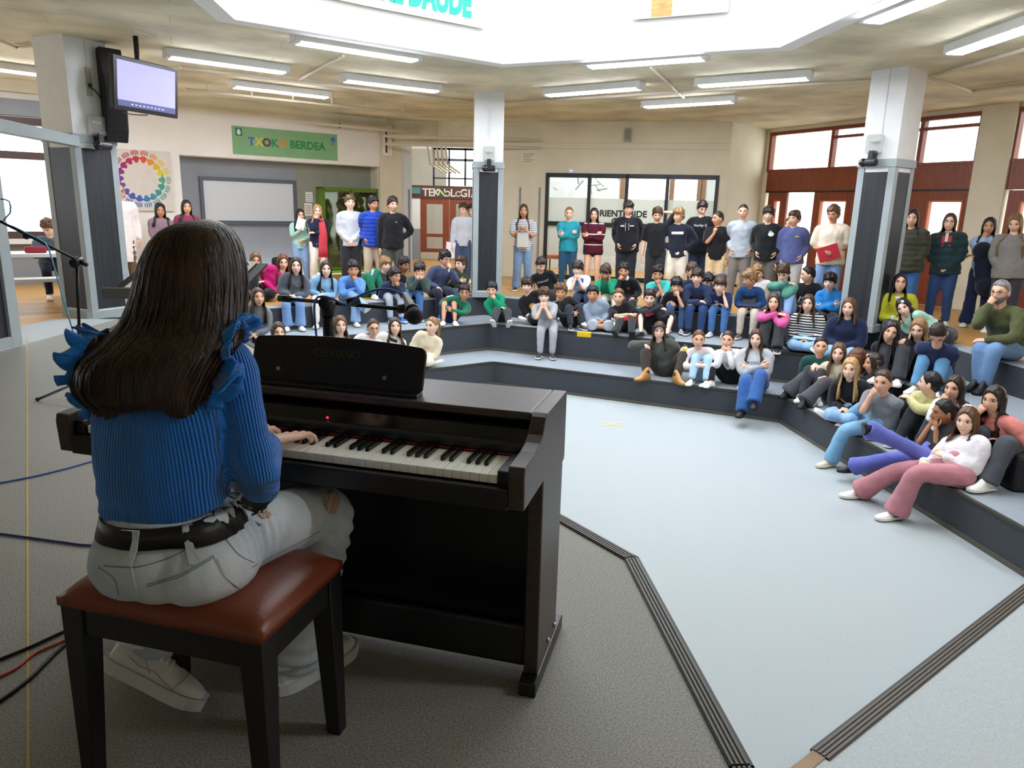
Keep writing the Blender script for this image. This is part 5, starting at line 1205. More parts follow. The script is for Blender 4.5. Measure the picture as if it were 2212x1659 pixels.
    # arms
    ua, fa = .178 * H, .152 * H; elb, wri, hax, hbk = {}, {}, {}, {}; kmid = (knee[1] + knee[-1]) / 2
    for s, ar in ((1, arms[0]), (-1, arms[1])):
        pole = -UPV * .7 + S * s * .55 - F * .35; bk = UPV; ax = None
        if ar == 'side': w = sh[s] - UPV * .325 * H + S * s * .055 + F * .03; bk = S * s; pole = -F + S * s * .3
        elif ar == 'lap': w = (hip + (kmid - hip) * .62) if sit else hip + F * .12; w = w + UPV * (.085 if sit else 0) + S * s * .035; ax = F * .6 - S * s * .8 - UPV * .2
        elif ar == 'knee': w = knee[s] + UPV * .07 - F * .07; ax = F * .8 - UPV * .5 - S * s * .2
        elif ar == 'chin': w = hc_ - UPV * .155 + F * .075 + S * s * .03; ax = UPV * .9 + F * .1 - S * s * .25; bk = F; pole = -UPV * 1.4 + S * s * .25 + F * .5
        elif ar == 'mouth': w = hc_ - UPV * .135 + F * .095 + S * s * .045; ax = UPV * .8 - S * s * .5; bk = F; pole = -UPV * 1.4 + S * s * .3 + F * .3
        elif ar == 'cheek': w = hc_ - UPV * .135 + F * .045 + S * s * .075; ax = UPV; bk = S * s + F * .3; pole = -UPV * 1.4 + S * s * .35 + F * .5
        elif ar == 'cross': w = sp(.55) + N * .155 - S * s * .07 + UPV * (.02 * s); ax = -S * s + UPV * .15; bk = N; pole = -UPV * .8 + S * s * .9
        elif ar == 'crossknee': w = kmid + UPV * (.075 + .02 * s) - S * s * .03 - F * .02; ax = -S * s * .9 + F * .2 - UPV * .1; bk = UPV + F * .4; pole = S * s - UPV * .3
        elif ar == 'hug': w = kmid + F * .10 - UPV * .12 + S * s * .03; ax = -S * s; bk = F; pole = S * s - UPV * .4
        elif ar == 'pocket': w = hip + S * s * .100 * H + F * .075 + UPV * .055; ax = -UPV + F * .2 - S * s * .3; bk = S * s; pole = -F * 1.0 + S * s * .35
        elif ar == 'clasp': w = hip + F * .135 + UPV * .015 + S * s * .045; ax = -S * s * .8 - UPV * .6; bk = F + UPV * .3; pole = S * s * .8 - F * .6
        elif ar == 'hip': w = hip + S * s * .15 + UPV * .07 + F * .02; ax = -S * s * .6 + F * .5 - UPV * .3; bk = S * s; pole = S * s - F * .5
        elif ar == 'headback': w = hc_ + S * s * .085 + UPV * .05 - F * .045; ax = -S * s + UPV * .4; bk = -F; pole = S * s + UPV * .25
        elif ar == 'floor': w = g + S * s * .27 - F * .12 + UPV * .07; ax = S * s * .5 - F * .4 - UPV * .3; pole = -F
        elif ar == 'hold': w = sp(.62) + N * .22 + S * s * .05; ax = UPV * .5 - S * s * .5 + N * .3; bk = S * s; pole = -UPV + S * s * .4
        elif ar == 'ankle': w = (ank[1] + ank[-1]) / 2 + UPV * .10 + S * s * .04; ax = F * .5 - UPV * .6 - S * s * .4
        elif ar == 'neck': w = hc_ - UPV * .12 + S * s * .05 + F * .06; ax = UPV - S * s * .2; bk = F
        else:
            if ar[0] == 'px': w = at_y(ar[1], ar[2], ar[3]); ax = None if len(ar) < 5 else V3(*ar[4])
            else: w = (sp(.5) if ar[0] == 'c' else hc_ if ar[0] == 'h' else hip) + S * s * ar[1] + F * ar[2] + UPV * ar[3]; ax = None if len(ar) < 5 else S * s * ar[4][0] + F * ar[4][1] + UPV * ar[4][2]
            if len(ar) > 5: pole = S * s * ar[5][0] + F * ar[5][1] + UPV * ar[5][2]
            bk = F * .5 + UPV
        elb[s], wri[s] = ik(sh[s], w, ua, fa, pole); fo = unit(wri[s] - elb[s]); hax[s] = fo if ax is None else unit(fo * .35 + unit(ax)); hbk[s] = bk
    root = empty('person', g); tag(root, label, 'person')
    sc = H / 1.65; out = {}
    bare_a, bare_l = sleeve == 'short', plen < .95
    # ---- body core
    vox = .0175 if (bare_a or bare_l) else .0225
    near = D < 9.3
    if near: vox *= .85
    mb = MB(); limb(mb, [hip + T * .02, sp(.4), sp(.8), shc], [(.080 * H, .058 * H), (.068 * H, .052 * H), (.084 * H, .052 * H), (.045 * H, .034 * H)], 12, flat=Sx)
    hu0 = unit(UPV * .8 + T * .4); limb(mb, [shc + T * .0, nb + T * .02, hc_ - UPV * .07 - F * .012], [.032 * H, .033 * H, .033 * H], 12)
    for s in (1, -1):
        limb(mb, [shc + Sx * s * .03, sh[s] - T * .012, elb[s], wri[s]], [.022 * H, .028 * H, .0255 * H, .0175 * H], 10)
        limb(mb, [hj[s], knee[s], ank[s]], [.053 * H, .036 * H, .024 * H], 10)
    core = remesh(mb, vox, 2); cv = mesh_np(core); cf = [tuple(p.vertices) for p in core.polygons]; bpy.data.meshes.remove(core)
    B = MB(); B.v = [tuple(p) for p in cv]; B.f = cf; B.m = [0] * len(cf)
    # head frame: looks where F points, turned by look=(yaw,pitch)
    ya = math.radians(look[0]); toc = unit(V3(-.3 - hc_[0], 1.6 - hc_[1], 0)); fx = V3(toc[0] * math.cos(ya) - toc[1] * math.sin(ya), toc[0] * math.sin(ya) + toc[1] * math.cos(ya), 0)
    pi = math.radians(look[1]); hf = fx * math.cos(pi) + UPV * math.sin(pi); hr = np.cross(fx, UPV); hu = np.cross(hr, hf)
    if tilt: tt = math.radians(tilt); hr, hu = hr * math.cos(tt) + hu * math.sin(tt), hu * math.cos(tt) - hr * math.sin(tt)
    Mh = np.stack([hr, hf, hu]) * headk
    def head_pts(p): return np.asarray(p) @ Mh + hc_
    o = len(B.v); B.v += [tuple(p) for p in head_pts(HEAD.v)]; B.f += [tuple(o + i for i in f) for f in HEAD.f]; B.m += HEAD.m
    for s, hk in ((1, hands[0]), (-1, hands[1])):
        hm = HANDS[(hk, s)]; y = hax[s]; z = unit(hbk[s] - y * np.dot(hbk[s], y)); x = np.cross(y, z); Mm = np.stack([x, y, z]) * sc * .97
        o = len(B.v); B.v += [tuple(p) for p in (np.asarray(hm.v) @ Mm + wri[s])]; B.f += [tuple(o + i for i in f) for f in hm.f]; B.m += [0] * len(hm.f)
    me = bpy.data.meshes.new('body'); me.from_pydata(B.v, [], B.f)
    lipc = {'l': '#d08d80', 'm': '#c07c6c', 't': '#a86a58', 'd': '#8a5244'}[sk]
    body = link('body', me, [skin(sk), mat('lips_' + sk, lipc, .45), mat('eye_white', '#e9e6e0', .3), mat('iris_dark', '#1d130e', .25), hairmat('dk' if hc in ('bl', 'lb', 'rd') else hc if hc != 'gr' else 'gr')], root)
    me.polygons.foreach_set('material_index', B.m)
    # ---- top
    k = bulk; vx = .0175 if not near else .0135; mb = MB(); low = -.06 if not sit else -.03
    limb(mb, [hip + T * low * H * (1 + coat * 6) if not sit else sp(.03), sp(.18), sp(.45), sp(.78), shc + T * .006], [(.114 * H * k, .088 * H * k) if not sit else (.098 * H, .074 * H), (.108 * H * k, .083 * H * k), (.100 * H * k, .077 * H * k), (.112 * H * k, .079 * H * k), (.084 * H, .060 * H)], 16, cap=False, flat=Sx)
    limb(mb, [shc - T * .01, nb + T * .012 * H], [.058 * H, .045 * H], 12, cap=False)
    if collar == 'turtle': limb(mb, [nb, nb + (hc_ - UPV * .09 - nb) * .55], [.045 * H, .043 * H], 12)
    se = {}
    for s in (1, -1):
        if sleeve == 'long': limb(mb, [shc + Sx * s * .03, sh[s] - T * .014, elb[s], wri[s] - (wri[s] - elb[s]) * .04], [.044 * H, .045 * H * k, .037 * H * k, .026 * H], 10)
        else: limb(mb, [shc + Sx * s * .03, sh[s] - T * .014, sh[s] + (elb[s] - sh[s]) * .72], [.044 * H, .046 * H * k, .045 * H * k], 10)
    if hood:
        ring = [nb + T * (.012 + .028 * math.cos(a)) - N * (.052 * math.cos(a) + .012) * 1.0 + Sx * .066 * math.sin(a) for a in np.linspace(-2.5, 2.5, 13)]
        mb.tube(ring, [.018] + [.027] * 11 + [.018], 10)
    tm = remesh(mb, vx, 3)
    v = mesh_np(tm); no = np.empty(len(v) * 3, np.float32); tm.vertices.foreach_get('normal', no); no = no.reshape(-1, 3)
    if puff:
        ph = (v - hip) @ T; bs = .5 + .5 * np.cos(2 * math.pi * ph / puff); v = v + no * (.013 * bs ** .6)[:, None]
    wr = np.array([mnoise.noise(Vector(p * 13 + seed)) for p in v]); wr2 = np.array([mnoise.noise(Vector(p * 31 + seed)) for p in v]); v = v + no * (.008 * wr * k + .004 * wr2)[:, None]
    tm.vertices.foreach_set('co', v.astype(np.float32).ravel()); tm.update()
    topo = link('coat' if coat else 'jacket' if puff else 'top', tm, cloth(top, pat), root); out['top'] = topo
    bvh = BVHTree.FromPolygons([Vector(p) for p in v], [tuple(p.vertices) for p in tm.polygons])
    # ---- trousers
    mb = MB(); wb_ = .0 if not sit else .02
    limb(mb, [hip - (T * .02 if not sit else UPV * .01), hip + T * .06 * H], [(.090 * H, .066 * H), (.076 * H, .056 * H)], 14, flat=Sx)
    if sit: mb.sphere(hip - UPV * .012 - F * .02, (.105 * H, .085 * H, .058 * H), 14, 8)
    for s in (1, -1):
        if plen >= .95: limb(mb, [hj[s], knee[s], knee[s] + (ank[s] - knee[s]) * .6, ank[s] + (ank[s] - knee[s]) * (.05 if flare else .0)], [.066 * H, .048 * H, .040 * H + flare * .4, .034 * H + flare], 12, end=False)
        elif plen > .5: f_ = (plen - .5) * 2; limb(mb, [hj[s], knee[s], knee[s] + (ank[s] - knee[s]) * f_], [.066 * H, .052 * H, .050 * H], 12, end=False)
        else: limb(mb, [hj[s], hj[s] + (knee[s] - hj[s]) * plen * 2], [.068 * H, .064 * H], 12, end=False)
    pm = remesh(mb, vx, 3); v = mesh_np(pm); no = np.empty(len(v) * 3, np.float32); pm.vertices.foreach_get('normal', no); no = no.reshape(-1, 3)
    wr = np.array([mnoise.noise(Vector(p * 14 + seed * 2)) for p in v]); v = v + no * (.005 * wr)[:, None]; pm.vertices.foreach_set('co', v.astype(np.float32).ravel()); pm.update()
    link('trousers' if plen >= .95 else 'shorts', pm, cloth(pants), root)
    # ---- shoes (shared meshes, own materials)
    for s in (1, -1):
        sh_ = bpy.data.objects.new('boot' if boot else 'shoe', BOOT if boot else SHOE); COL.objects.link(sh_); y = fdir[s]
        shin = unit(knee[s] - ank[s]); z = UPV
        lgs = legs[0] if s > 0 else legs[1]
        if isinstance(lgs, str) and lgs in ('out', 'over') or (not isinstance(lgs, str) and len(lgs) > 6): z = unit(UPV * .6 + shin * .8); 
        if lgs == 'cross': z = unit(UPV + S * s * .8)
        y = unit(y - z * np.dot(y, z)); x = np.cross(y, z); p = ank[s] - z * .074 * sc; k_ = sc * .99
        sh_.matrix_world = Matrix(((x[0] * k_, y[0] * k_, z[0] * k_, p[0]), (x[1] * k_, y[1] * k_, z[1] * k_, p[1]), (x[2] * k_, y[2] * k_, z[2] * k_, p[2]), (0, 0, 0, 1)))
        for i, c in ((0, shoes), (1, sole)): sh_.material_slots[i].link = 'OBJECT'; sh_.material_slots[i].material = mat('shoe_' + c, c, .5, spec=.4)
        mw = sh_.matrix_world.copy(); sh_.parent = root; sh_.matrix_parent_inverse = Matrix.Translation(-Vector(root.location)); sh_.matrix_world = mw
    if sock:
        for s in (1, -1):
            mb = MB(); a = ank[s] - unit(ank[s] - knee[s]) * -.02; mb.tube([a, a + unit(knee[s] - ank[s]) * .05, a + unit(knee[s] - ank[s]) * .12], [.030 * sc, .032 * sc, .034 * sc], 10); so_ = mb.build('sock', cloth(sock)); so_.parent = root; so_.matrix_parent_inverse = Matrix.Translation(-Vector(root.location))
    # ---- hair
    mb = MB(); cap = head_pts(hair_cap('long' if hair in ('long', 'longf') else hair, vol, seed)); mb.add(cap, HF)
    if hair in ('long', 'longf', 'wavy'):
        M_, K_ = 26, 13; a0 = {'long': front, 'longf': front, 'wavy': 1.0}[hair]; og = []
        rs_ = random.Random(seed); ph = [rs_.random() * 6 for _ in range(4)]
        for kx in range(K_):
            t = kx / (K_ - 1)
            for j in range(M_):
                a = a0 + (2 * math.pi - 2 * a0) * j / (M_ - 1); zz = .055 - t * (hl + .055 + .03 * math.sin(a * 9 + ph[0]) * t)
                zt_ = max(zz, 0); el_ = math.sqrt(max(.2, 1 - (zt_ / .135) ** 2)); rx = (.083 + .018 * t * vol) * el_; ry = (.100 - .006 * t) * el_; fall = np.clip((t - .25) / .5, 0, 1)
                px_ = math.sin(a) * rx * (1 - .10 * math.exp(-((t - .42) / .15) ** 2)); py_ = math.cos(a) * ry * (1 if math.cos(a) < 0 else 1 + .2 * fall) - .008
                rip = 1 + .035 * math.sin(a * 17 + ph[1] + 3 * t) * t + (.09 * math.sin(t * 17 + a * 3 + ph[2]) * fall if hair == 'wavy' or vol > 1.25 else 0)
                hp = np.array([px_ * rip, py_ * rip, max(zz, -.09)]) @ Mh + hc_
                if zz < -.09: hp = hp + UPV * (zz + .09)
                og.append(hp)
        og = np.array(og); inn = []
        cen = hc_ - UPV * .02
        for i, p in enumerate(og):
            r = bvh.find_nearest(Vector(p))
            if r[0] is not None and p[2] < hc_[2] - .06:
                c0, n0 = np.array(r[0]), np.array(r[1]); dd_ = np.dot(p - c0, n0)
                if dd_ < .014: og[i] = p + n0 * (.016 - dd_)
        for p in og: inn.append(p + unit((cen - p) * V3(1, 1, 0)) * .012)
        vs = np.concatenate([og, np.array(inn)]); n1 = len(og); fs = []
        for kx in range(K_ - 1):
            for j in range(M_ - 1):
                a_ = kx * M_ + j; fs.append((a_, a_ + 1, a_ + M_ + 1, a_ + M_)); fs.append((n1 + a_, n1 + a_ + M_, n1 + a_ + M_ + 1, n1 + a_ + 1))
        for kx in range(K_ - 1):
            a_ = kx * M_; fs.append((a_, a_ + M_, n1 + a_ + M_, n1 + a_)); a_ += M_ - 1; fs.append((a_, n1 + a_, n1 + a_ + M_, a_ + M_))
        for j in range(M_ - 1): a_ = (K_ - 1) * M_ + j; fs.append((a_, a_ + 1, n1 + a_ + 1, n1 + a_)); a_ = j; fs.append((a_, n1 + a_, n1 + a_ + 1, a_ + 1))
        mb.add(vs, fs)
    if hair == 'pony':
        b0 = head_pts([[0, -.098, .035]])[0]; bd = -hf * .6 - UPV * .5
        if hl > .05: mb.tube([b0, b0 - hf * .03 + UPV * .005, b0 - hf * .05 - UPV * .06, b0 - hf * .045 - UPV * hl * .7, b0 - hf * .03 - UPV * hl], [.016, .024, .026, .022, .008], 10)
        else: mb.sphere(b0 - hf * .012, .034, 10, 8)
    hme = bpy.data.meshes.new('hair'); hme.from_pydata(mb.v, [], mb.f); link('hair', hme, hairmat(hc), root)
    if band:
        mb = MB(); mb.tube([head_pts([[.087 * math.sin(a), .104 * math.cos(a) - .004, .052 - .022 * math.cos(a) * -1]])[0] for a in np.linspace(0, 2 * math.pi, 22)], (lambda n: [(.006, .017)] * n)(22), 8, flat=hu); link('headband', _mesh(mb), cloth(band), root)
    if glasses:
        mb = MB()
        for s in (-1, 1):
            mb.tube([head_pts([[s * .030 + .021 * math.cos(a), .0955 - .004 * abs(math.cos(a)), .005 + .015 * math.sin(a)]])[0] for a in np.linspace(0, 2 * math.pi, 15)], .0020, 5)
            mb.tube([head_pts([q_])[0] for q_ in ([s * .052, .088, .009], [s * .072, .06, .01], [s * .080, -.01, .008])], .0018, 5)
        mb.tube([head_pts([q_])[0] for q_ in ([-.010, .0965, .008], [0, .100, .011], [.010, .0965, .008])], .0018, 5); link('glasses', _mesh(mb), mat('glasses_black', '#17161a', .3), root)
    if beard:
        x, y, z = HS[:, 0], HS[:, 1], HS[:, 2]; az = np.arctan2(np.abs(HD[:, 0]), HD[:, 1])
        m_ = np.clip((-.038 - z + .02 * np.clip(az - .4, 0, 1)) / .01, 0, 1) * (az < 1.55) * (1 - np.exp(-(x / .02) ** 2 - ((z + .064) / .008) ** 2)); nrm = HS / np.linalg.norm(HS, axis=1)[:, None]
        mb = MB(); mb.add(head_pts(HS + nrm * (.0045 * m_ - .01 * (1 - m_))[:, None]), HF); link('beard', _mesh(mb), hairmat(beard), root)
    if cuffs:
        for s in (1, -1):
            a = wri[s] - (wri[s] - elb[s]) * .16; b = wri[s] - (wri[s] - elb[s]) * .01; mb = MB(); mb.tube([a, b], [.0305 * H, .028 * H], 12); link('cuff', _mesh(mb), cloth(cuffs), root)
    shoe_objs = [c_ for c_ in root.children if c_.name.startswith(('shoe', 'boot'))]
    info = dict(shoes=shoe_objs, root=root, hip=hip, T=T, N=N, S=Sx, F=F, H=H, hc=hc_, wri=wri, elb=elb, knee=knee, ank=ank, sp=sp, bvh=bvh, hax=hax, top=topo, g=g, sh=sh, nb=nb, head_pts=head_pts, hf=hf)
    if abs(Hr - H) > .12 and hs is None: print('SCALE', round(Hr, 2), label[:50])
    if extra:
        for e in (extra if isinstance(extra, list) else [extra]): e(info)
    return info
def _mesh(mb):
    me = bpy.data.meshes.new('m'); me.from_pydata(mb.v, [], mb.f); me.polygons.foreach_set('material_index', mb.m); return me
def on_top(info, pts, off=.004):
    """project points on the garment along the body's front direction"""
    out = []
    for p in pts:
        h = info['bvh'].ray_cast(Vector(p + info['N'] * .35), Vector(-info['N']))
        out.append(np.array(h[0]) + info['N'] * off if h[0] is not None else p)
    return out
def chest_print(txt=None, size=.05, col='#eeeeee', t=.72, dx=0.0, w=0, h=0, shape=None):
    """flat print on the chest: lettering or a simple patch following the cloth"""
    def f(i):
        o = i['sp'](t) + i['S'] * -dx; ea, eb = -i['S'] if np.dot(np.cross(-i['S'], i['T']), i['N']) > 0 else i['S'], i['T']
        m = mat('print_' + col, col, .7)
        if txt:
            ob = text_mesh('print', txt, size, o, ea, eb, m, ext=.0); me = ob.data
        else:
            n = 9; mb = MB(); vs = []; fs = []
            if shape == 'disc':
                poly = [(math.cos(a) * w, math.sin(a) * h) for a in np.linspace(0, 2 * math.pi, 20)[:-1]]; vs = [o] + [o + ea * a + eb * b for a, b in poly]; fs = [(0, 1 + k, 1 + (k + 1) % 19) for k in range(19)]
            else:
                for b in range(4):
                    for a in range(n): vs.append(o + ea * w * (2 * a / (n - 1) - 1) + eb * h * (2 * b / 3 - 1))
                fs = [(b * n + a, b * n + a + 1, (b + 1) * n + a + 1, (b + 1) * n + a) for b in range(3) for a in range(n - 1)]
            mb.add(vs, fs); ob = mb.build('print', m); me = ob.data
        v = mesh_np(me); v = np.array(on_top(i, v)); me.vertices.foreach_set('co', v.astype(np.float32).ravel()); me.update()
        ob.parent = i['root']; ob.matrix_parent_inverse = Matrix.Translation(-Vector(i['root'].location))
    return f
def sleeve_stripes(col, part=(0.1, .9), n=3, which=(1, -1)):
    """stripes running down the outside of the sleeves"""
    def f(i):
        for s in which:
            for j in range(n):
                mb = MB(); a, b = i['sh'][s], i['elb'][s]; d = unit(b - a); o_ = unit(i['S'] * s + i['F'] * .25 * (j - 1) - d * np.dot(i['S'] * s, d)); pts = [a + (b - a) * t + o_ * (.046 * i['H'] + .006) for t in np.linspace(part[0], part[1], 5)]
                out = []
                for p in pts:
                    r = i['bvh'].find_nearest(Vector(p)); out.append(np.array(r[0]) + np.array(r[1]) * .003)
                mb.tube(out, [(.002, .0055)] * 5, 6, flat=o_); link('stripe', _mesh(mb), mat('print_' + col, col, .7), i['root'])
    return f
def held(name, label, cat, dims, col, at, hand=1, col2=None, lift=0.0, ax=None, rough=.5):
    """a flat thing held or laid: top-level object of its own"""
    def f(i):
        if not isinstance(at, str): c = np.asarray(at, float); ex = i['S']; ez = UPV
        elif at == 'hand': c = i['wri'][hand] + i['hax'][hand] * .10 + UPV * lift; ex = unit(np.cross(i['hax'][hand], i['F'])); ez = i['F']
        elif at == 'lap': c = (i['knee'][1] + i['knee'][-1]) / 2 * .55 + i['hip'] * .45 + UPV * (.105 + lift); ex = i['S']; ez = unit(UPV + i['F'] * .15)
        elif at == 'chest': c = i['sp'](.5) + i['N'] * .20 + UPV * lift; ex = i['S']; ez = i['N']
        if ax is not None: ex, ez = unit(V3(*ax[0])), unit(V3(*ax[1]))
        ex = unit(ex - ez * np.dot(ex, ez)); ey = np.cross(ez, ex); o = empty(name, c); mb = MB(); mb.obox(c, dims[0] / 2, dims[1] / 2, dims[2] / 2, ex, ey, ez); k1 = mb.build('cover', mat('item_' + col, col, rough), bevel=min(.004, dims[2] * .4))
        ks = [k1]
        if col2: mb = MB(); mb.obox(c + ez * (dims[2] / 2 + .001), dims[0] / 2 - .012, dims[1] / 2 - .012, .001, ex, ey, ez); ks.append(mb.build('face', mat('item_' + col2, col2, rough)))
        adopt(o, *ks); tag(o, label, cat)
    return f

def tick(i):
    """black tick mark on the outer sides of both trainers"""
    for sh_ in i['shoes']:
        for sg in (-1, 1):
            mb = MB(); mb.tube([np.array(sh_.matrix_world @ Vector(q)) for q in ((sg * .041, -.045, .052), (sg * .043, -.01, .036), (sg * .045, .03, .030), (sg * .049, .06, .036), (sg * .050, .085, .045))], [(.002, .002), (.003, .006), (.003, .008), (.003, .007), (.002, .003)], 6); link('tick', _mesh(mb), mat('print_#111111', '#111111', .6), i['root'])
def side_bars(col):
    """three slanted bars on both sides of the trainers"""
    def f(i):
        for sh_ in i['shoes']:
            for sg in (-1, 1):
                for k in range(3):
                    mb = MB(); mb.tube([np.array(sh_.matrix_world @ Vector(q)) for q in ((sg * .040, .0 + .018 * k, .062), (sg * .045, .022 + .018 * k, .030))], [(.003, .004)] * 2, 6); link('bar', _mesh(mb), mat('print_' + col, col, .6), i['root'])
    return f
# ------------------------------------------------------------------ the audience: standing at the back
ST = dict(legs=('stand', 'stand'))
GS = 'students standing behind the tiers'
person('tall bearded-less man in a long white coat standing beside the handprint canvas', 258, 396, ('Y', 12.7), top='#eceae8', coat=.62, bulk=1.1, pants='#6d5a48', shoes='#5a4030', sole='#2a2320', hair='bald', hc='mb', arms=('side', 'side'), glasses=True, sk='m', look=(8, 0), extra=[chest_print(w=.03, h=.012, col='#c25c5c', t=.75, dx=-.07)], **ST)['root']['label'] = 'man in a long white lab coat standing beside the handprint canvas'
person('curly dark-haired girl in a mauve sweatshirt standing under the handprint canvas', 346, 438, ('Y', 13.1), top='#8d7684', pants='#3a3f52', hair='long', vol=1.5, hc='bk', hl=.26, arms=('lap', 'side'), sk='t', look=(6, 0), **ST)
person('long dark-haired girl in a plum top standing at the edge of the grey niche', 403, 431, ('Y', 13.3), top='#8c3a5c', pants='#30353f', hair='long', hc='dk', hl=.34, arms=('side', 'side'), sk='m', look=(10, 0), **ST)
person('girl in a mint sweatshirt holding up a white sheet by the whiteboard', 648, 450, ('Y', 14.2), top='#a9d3c8', pants='#86a5cc', hair='long', hc='dk', hl=.30, arms=(('c', .02, .20, .06, (-.1, .2, .9)), ('c', .06, .14, -.10)), hands=('grip', 'relax'), sk='m', look=(18, 0), shoes='#d8d4cc', flare=.02,
       extra=held('paper_sheet', 'white sheet of paper held up by the mint sweatshirt girl', 'paper', (.15, .21, .004), '#f2f2f0', 'hand', 1, lift=.04), **ST)
def scarf(i):
    mb = MB(); a = i['nb'] + i['T'] * .01
    mb.tube([a + i['S'] * .085 * math.sin(t) - i['N'] * (.06 * math.cos(t) - .015) - UPV * .02 for t in np.linspace(-2.6, 2.6, 15)], (lambda n: [.034] * n)(15), 8)
    p = i['sp'](.9) + i['N'] * .12 - i['S'] * .07
    mb.tube([p, i['sp'](.6) + i['N'] * .14 - i['S'] * .085, i['sp'](.2) + i['N'] * .145 - i['S'] * .09, i['hip'] + i['N'] * .135 - i['S'] * .085 - UPV * .12, i['hip'] + i['N'] * .13 - i['S'] * .085 - UPV * .26], [(.055, .018), (.07, .018), (.08, .018), (.085, .016), (.09, .012)], 10, flat=i['S'])
    link('scarf', _mesh(mb), mat('coral_scarf', '#d2533c', .9, var=.3, vscale=8, col2='#c2305a', bump=.3), i['root'])
    mb = MB(); q = i['hip'] + i['N'] * .13 - i['S'] * .085 - UPV * .26
    for k in range(9): mb.bar(q + i['S'] * (-.08 + .02 * k), q + i['S'] * (-.08 + .021 * k) - UPV * .07, .004, 5)
    o = link('fringe', _mesh(mb), MATS['coral_scarf'], i['root']); o['kind'] = 'stuff'
person('smiling blonde girl with a coral scarf and white trousers, hand at her mouth', 686, 441, ('Y', 14.0), top='#1d2440', pants='#ebe4da', hair='long', hc='bl', hl=.30, arms=('mouth', ('c', -.05, .16, -.02, (-1, 0, 0))), sk='l', look=(4, 0), extra=scarf, flare=.02, **ST)
person('fair-haired boy in a pale grey sweatshirt with clasped hands by the green cabinet', 756, 421, ('Y', 13.1), top='#b9bfc8', pants='#26272d', hair='short', hc='mb', arms=('clasp', 'clasp'), sk='l', look=(12, 4), **ST)
person('boy in a royal blue puffer jacket standing before the green cabinet', 806, 423, ('Y', 13.1), top='#1f3f9e', puff=.065, hood=True, pants='#b9aa98', hair='short', hc='bk', arms=('pocket', 'pocket'), sk='t', look=(35, -6), bulk=1.08, **ST)
person('tall boy in a black hoodie, hand on hip, beside the cream pillar', 848, 425, ('Y', 12.9), top='#16171b', pants='#434840', hair='short', hc='dk', arms=('side', 'hip'), hood=True, sk='m', look=(25, 0), bulk=1.08, extra=chest_print(w=.012, h=.006, col='#d0d0d0', t=.74, dx=.06), **ST)
person('boy in a white and grey sweatshirt leaning out from behind the central column', 1001, 438, ('Y', 15.0), top='#c7cdd6', pants='#43536f', hair='short', hc='br', arms=('side', 'side'), sk='l', look=(-25, -4), lean=.05, extra=held('folder', 'white folder with a red edge hanging beside the central column', 'folder', (.25, .34, .012), '#d8506a', 'hand', 1, col2='#f0eef0'), **ST)
person('girl in a navy and blue jacket half hidden behind the central column', 1019, 441, ('Y', 15.1), top='#4a76b8', pants='#33435f', hair='short', hc='br', arms=('side', 'side'), sk='l', look=(-20, 0), **ST)
person('long-haired girl in a striped T-shirt holding papers beside the central column', 1131, 440, ('Y', 13.7), top='#dcdcdc', pat=('#4b505c', .032, .38), sleeve='short', pants='#7590ae', hair='long', hc='br', hl=.32, arms=('hold', 'hold'), hands=('grip', 'grip'), sk='t', look=(0, 2), flare=.035, shoes='#2c2f36',
       extra=held('papers', 'bundle of grey papers held by the striped T-shirt girl', 'papers', (.21, .28, .02), '#c9c8bf', 'chest', lift=-.12), **ST)
person('girl in a teal sweatshirt with folded arms before the office glass', 1229, 446, ('Y', 14.0), top='#2c98a8', pants='#2d5472', hair='pony', hl=.2, hc='lb', arms=('cross', 'cross'), sk='l', look=(4, 0), hands=('fist', 'relax'), bulk=1.06, **ST)
person('girl in a maroon striped sweater and black shorts standing by the office lettering', 1283, 448, ('Y', 13.7), top='#4e1728', pat=('#d8cfc0', .19, .09), pants='#15151a', plen=.16, hair='long', hc='bk', hl=.24, arms=('cross', 'cross'), sk='m', look=(2, 0), hands=('fist', 'relax'), bulk=1.1, **ST)
person('tall boy in a black hoodie with two chest labels, hands in pockets', 1357, 434, ('Y', 13.3), top='#14151a', hood=True, pants='#23252c', hair='fringe', hc='dk', arms=('pocket', 'pocket'), sk='m', look=(14, -3), bulk=1.16, extra=[chest_print(w=.035, h=.010, col='#dddddd', t=.74, dx=-.085), chest_print(w=.035, h=.008, col='#dddddd', t=.74, dx=.085), chest_print(w=.003, h=.07, col='#d7cfc4', t=.7, dx=-.03), chest_print(w=.003, h=.06, col='#d7cfc4', t=.71, dx=.03)], **ST)
person('boy in a black T-shirt with one arm raised behind his head', 1420, 447, ('Y', 13.0), top='#17181b', sleeve='short', pants='#25272c', hair='short', hc='br', arms=('side', 'headback'), sk='m', look=(6, -14), **ST)
person('boy in a dark sweatshirt with a white chest bar and cream shorts', 1466, 449, ('Y', 12.9), top='#1c2230', pants='#d2cabb', plen=.62, hair='fringe', hc='lb', arms=('hip', 'hip'), sk='m', look=(-38, 0), extra=chest_print(w=.10, h=.022, col='#d7dbe2', t=.72), **ST)
person('tall boy in a black Hurley hoodie looking down', 1516, 433, ('Y', 13.3), top='#15161c', hood=True, pants='#2c3a58', hair='short', hc='dk', arms=('side', 'side'), sk='l', look=(25, -22), bulk=1.14, extra=chest_print('Hurley )(', .062, '#e8e8e8', .72), **ST)
person('boy in a black T-shirt and sand trousers with a hand to his chest', 1551, 455, ('Y', 12.8), top='#17171a', sleeve='short', pants='#cfb58c', hair='crop', hc='dk', arms=(('c', .04, .20, .14, (0, .2, 1)), 'side'), hands=('fist', 'relax'), sk='t', look=(-55, 0), **ST)
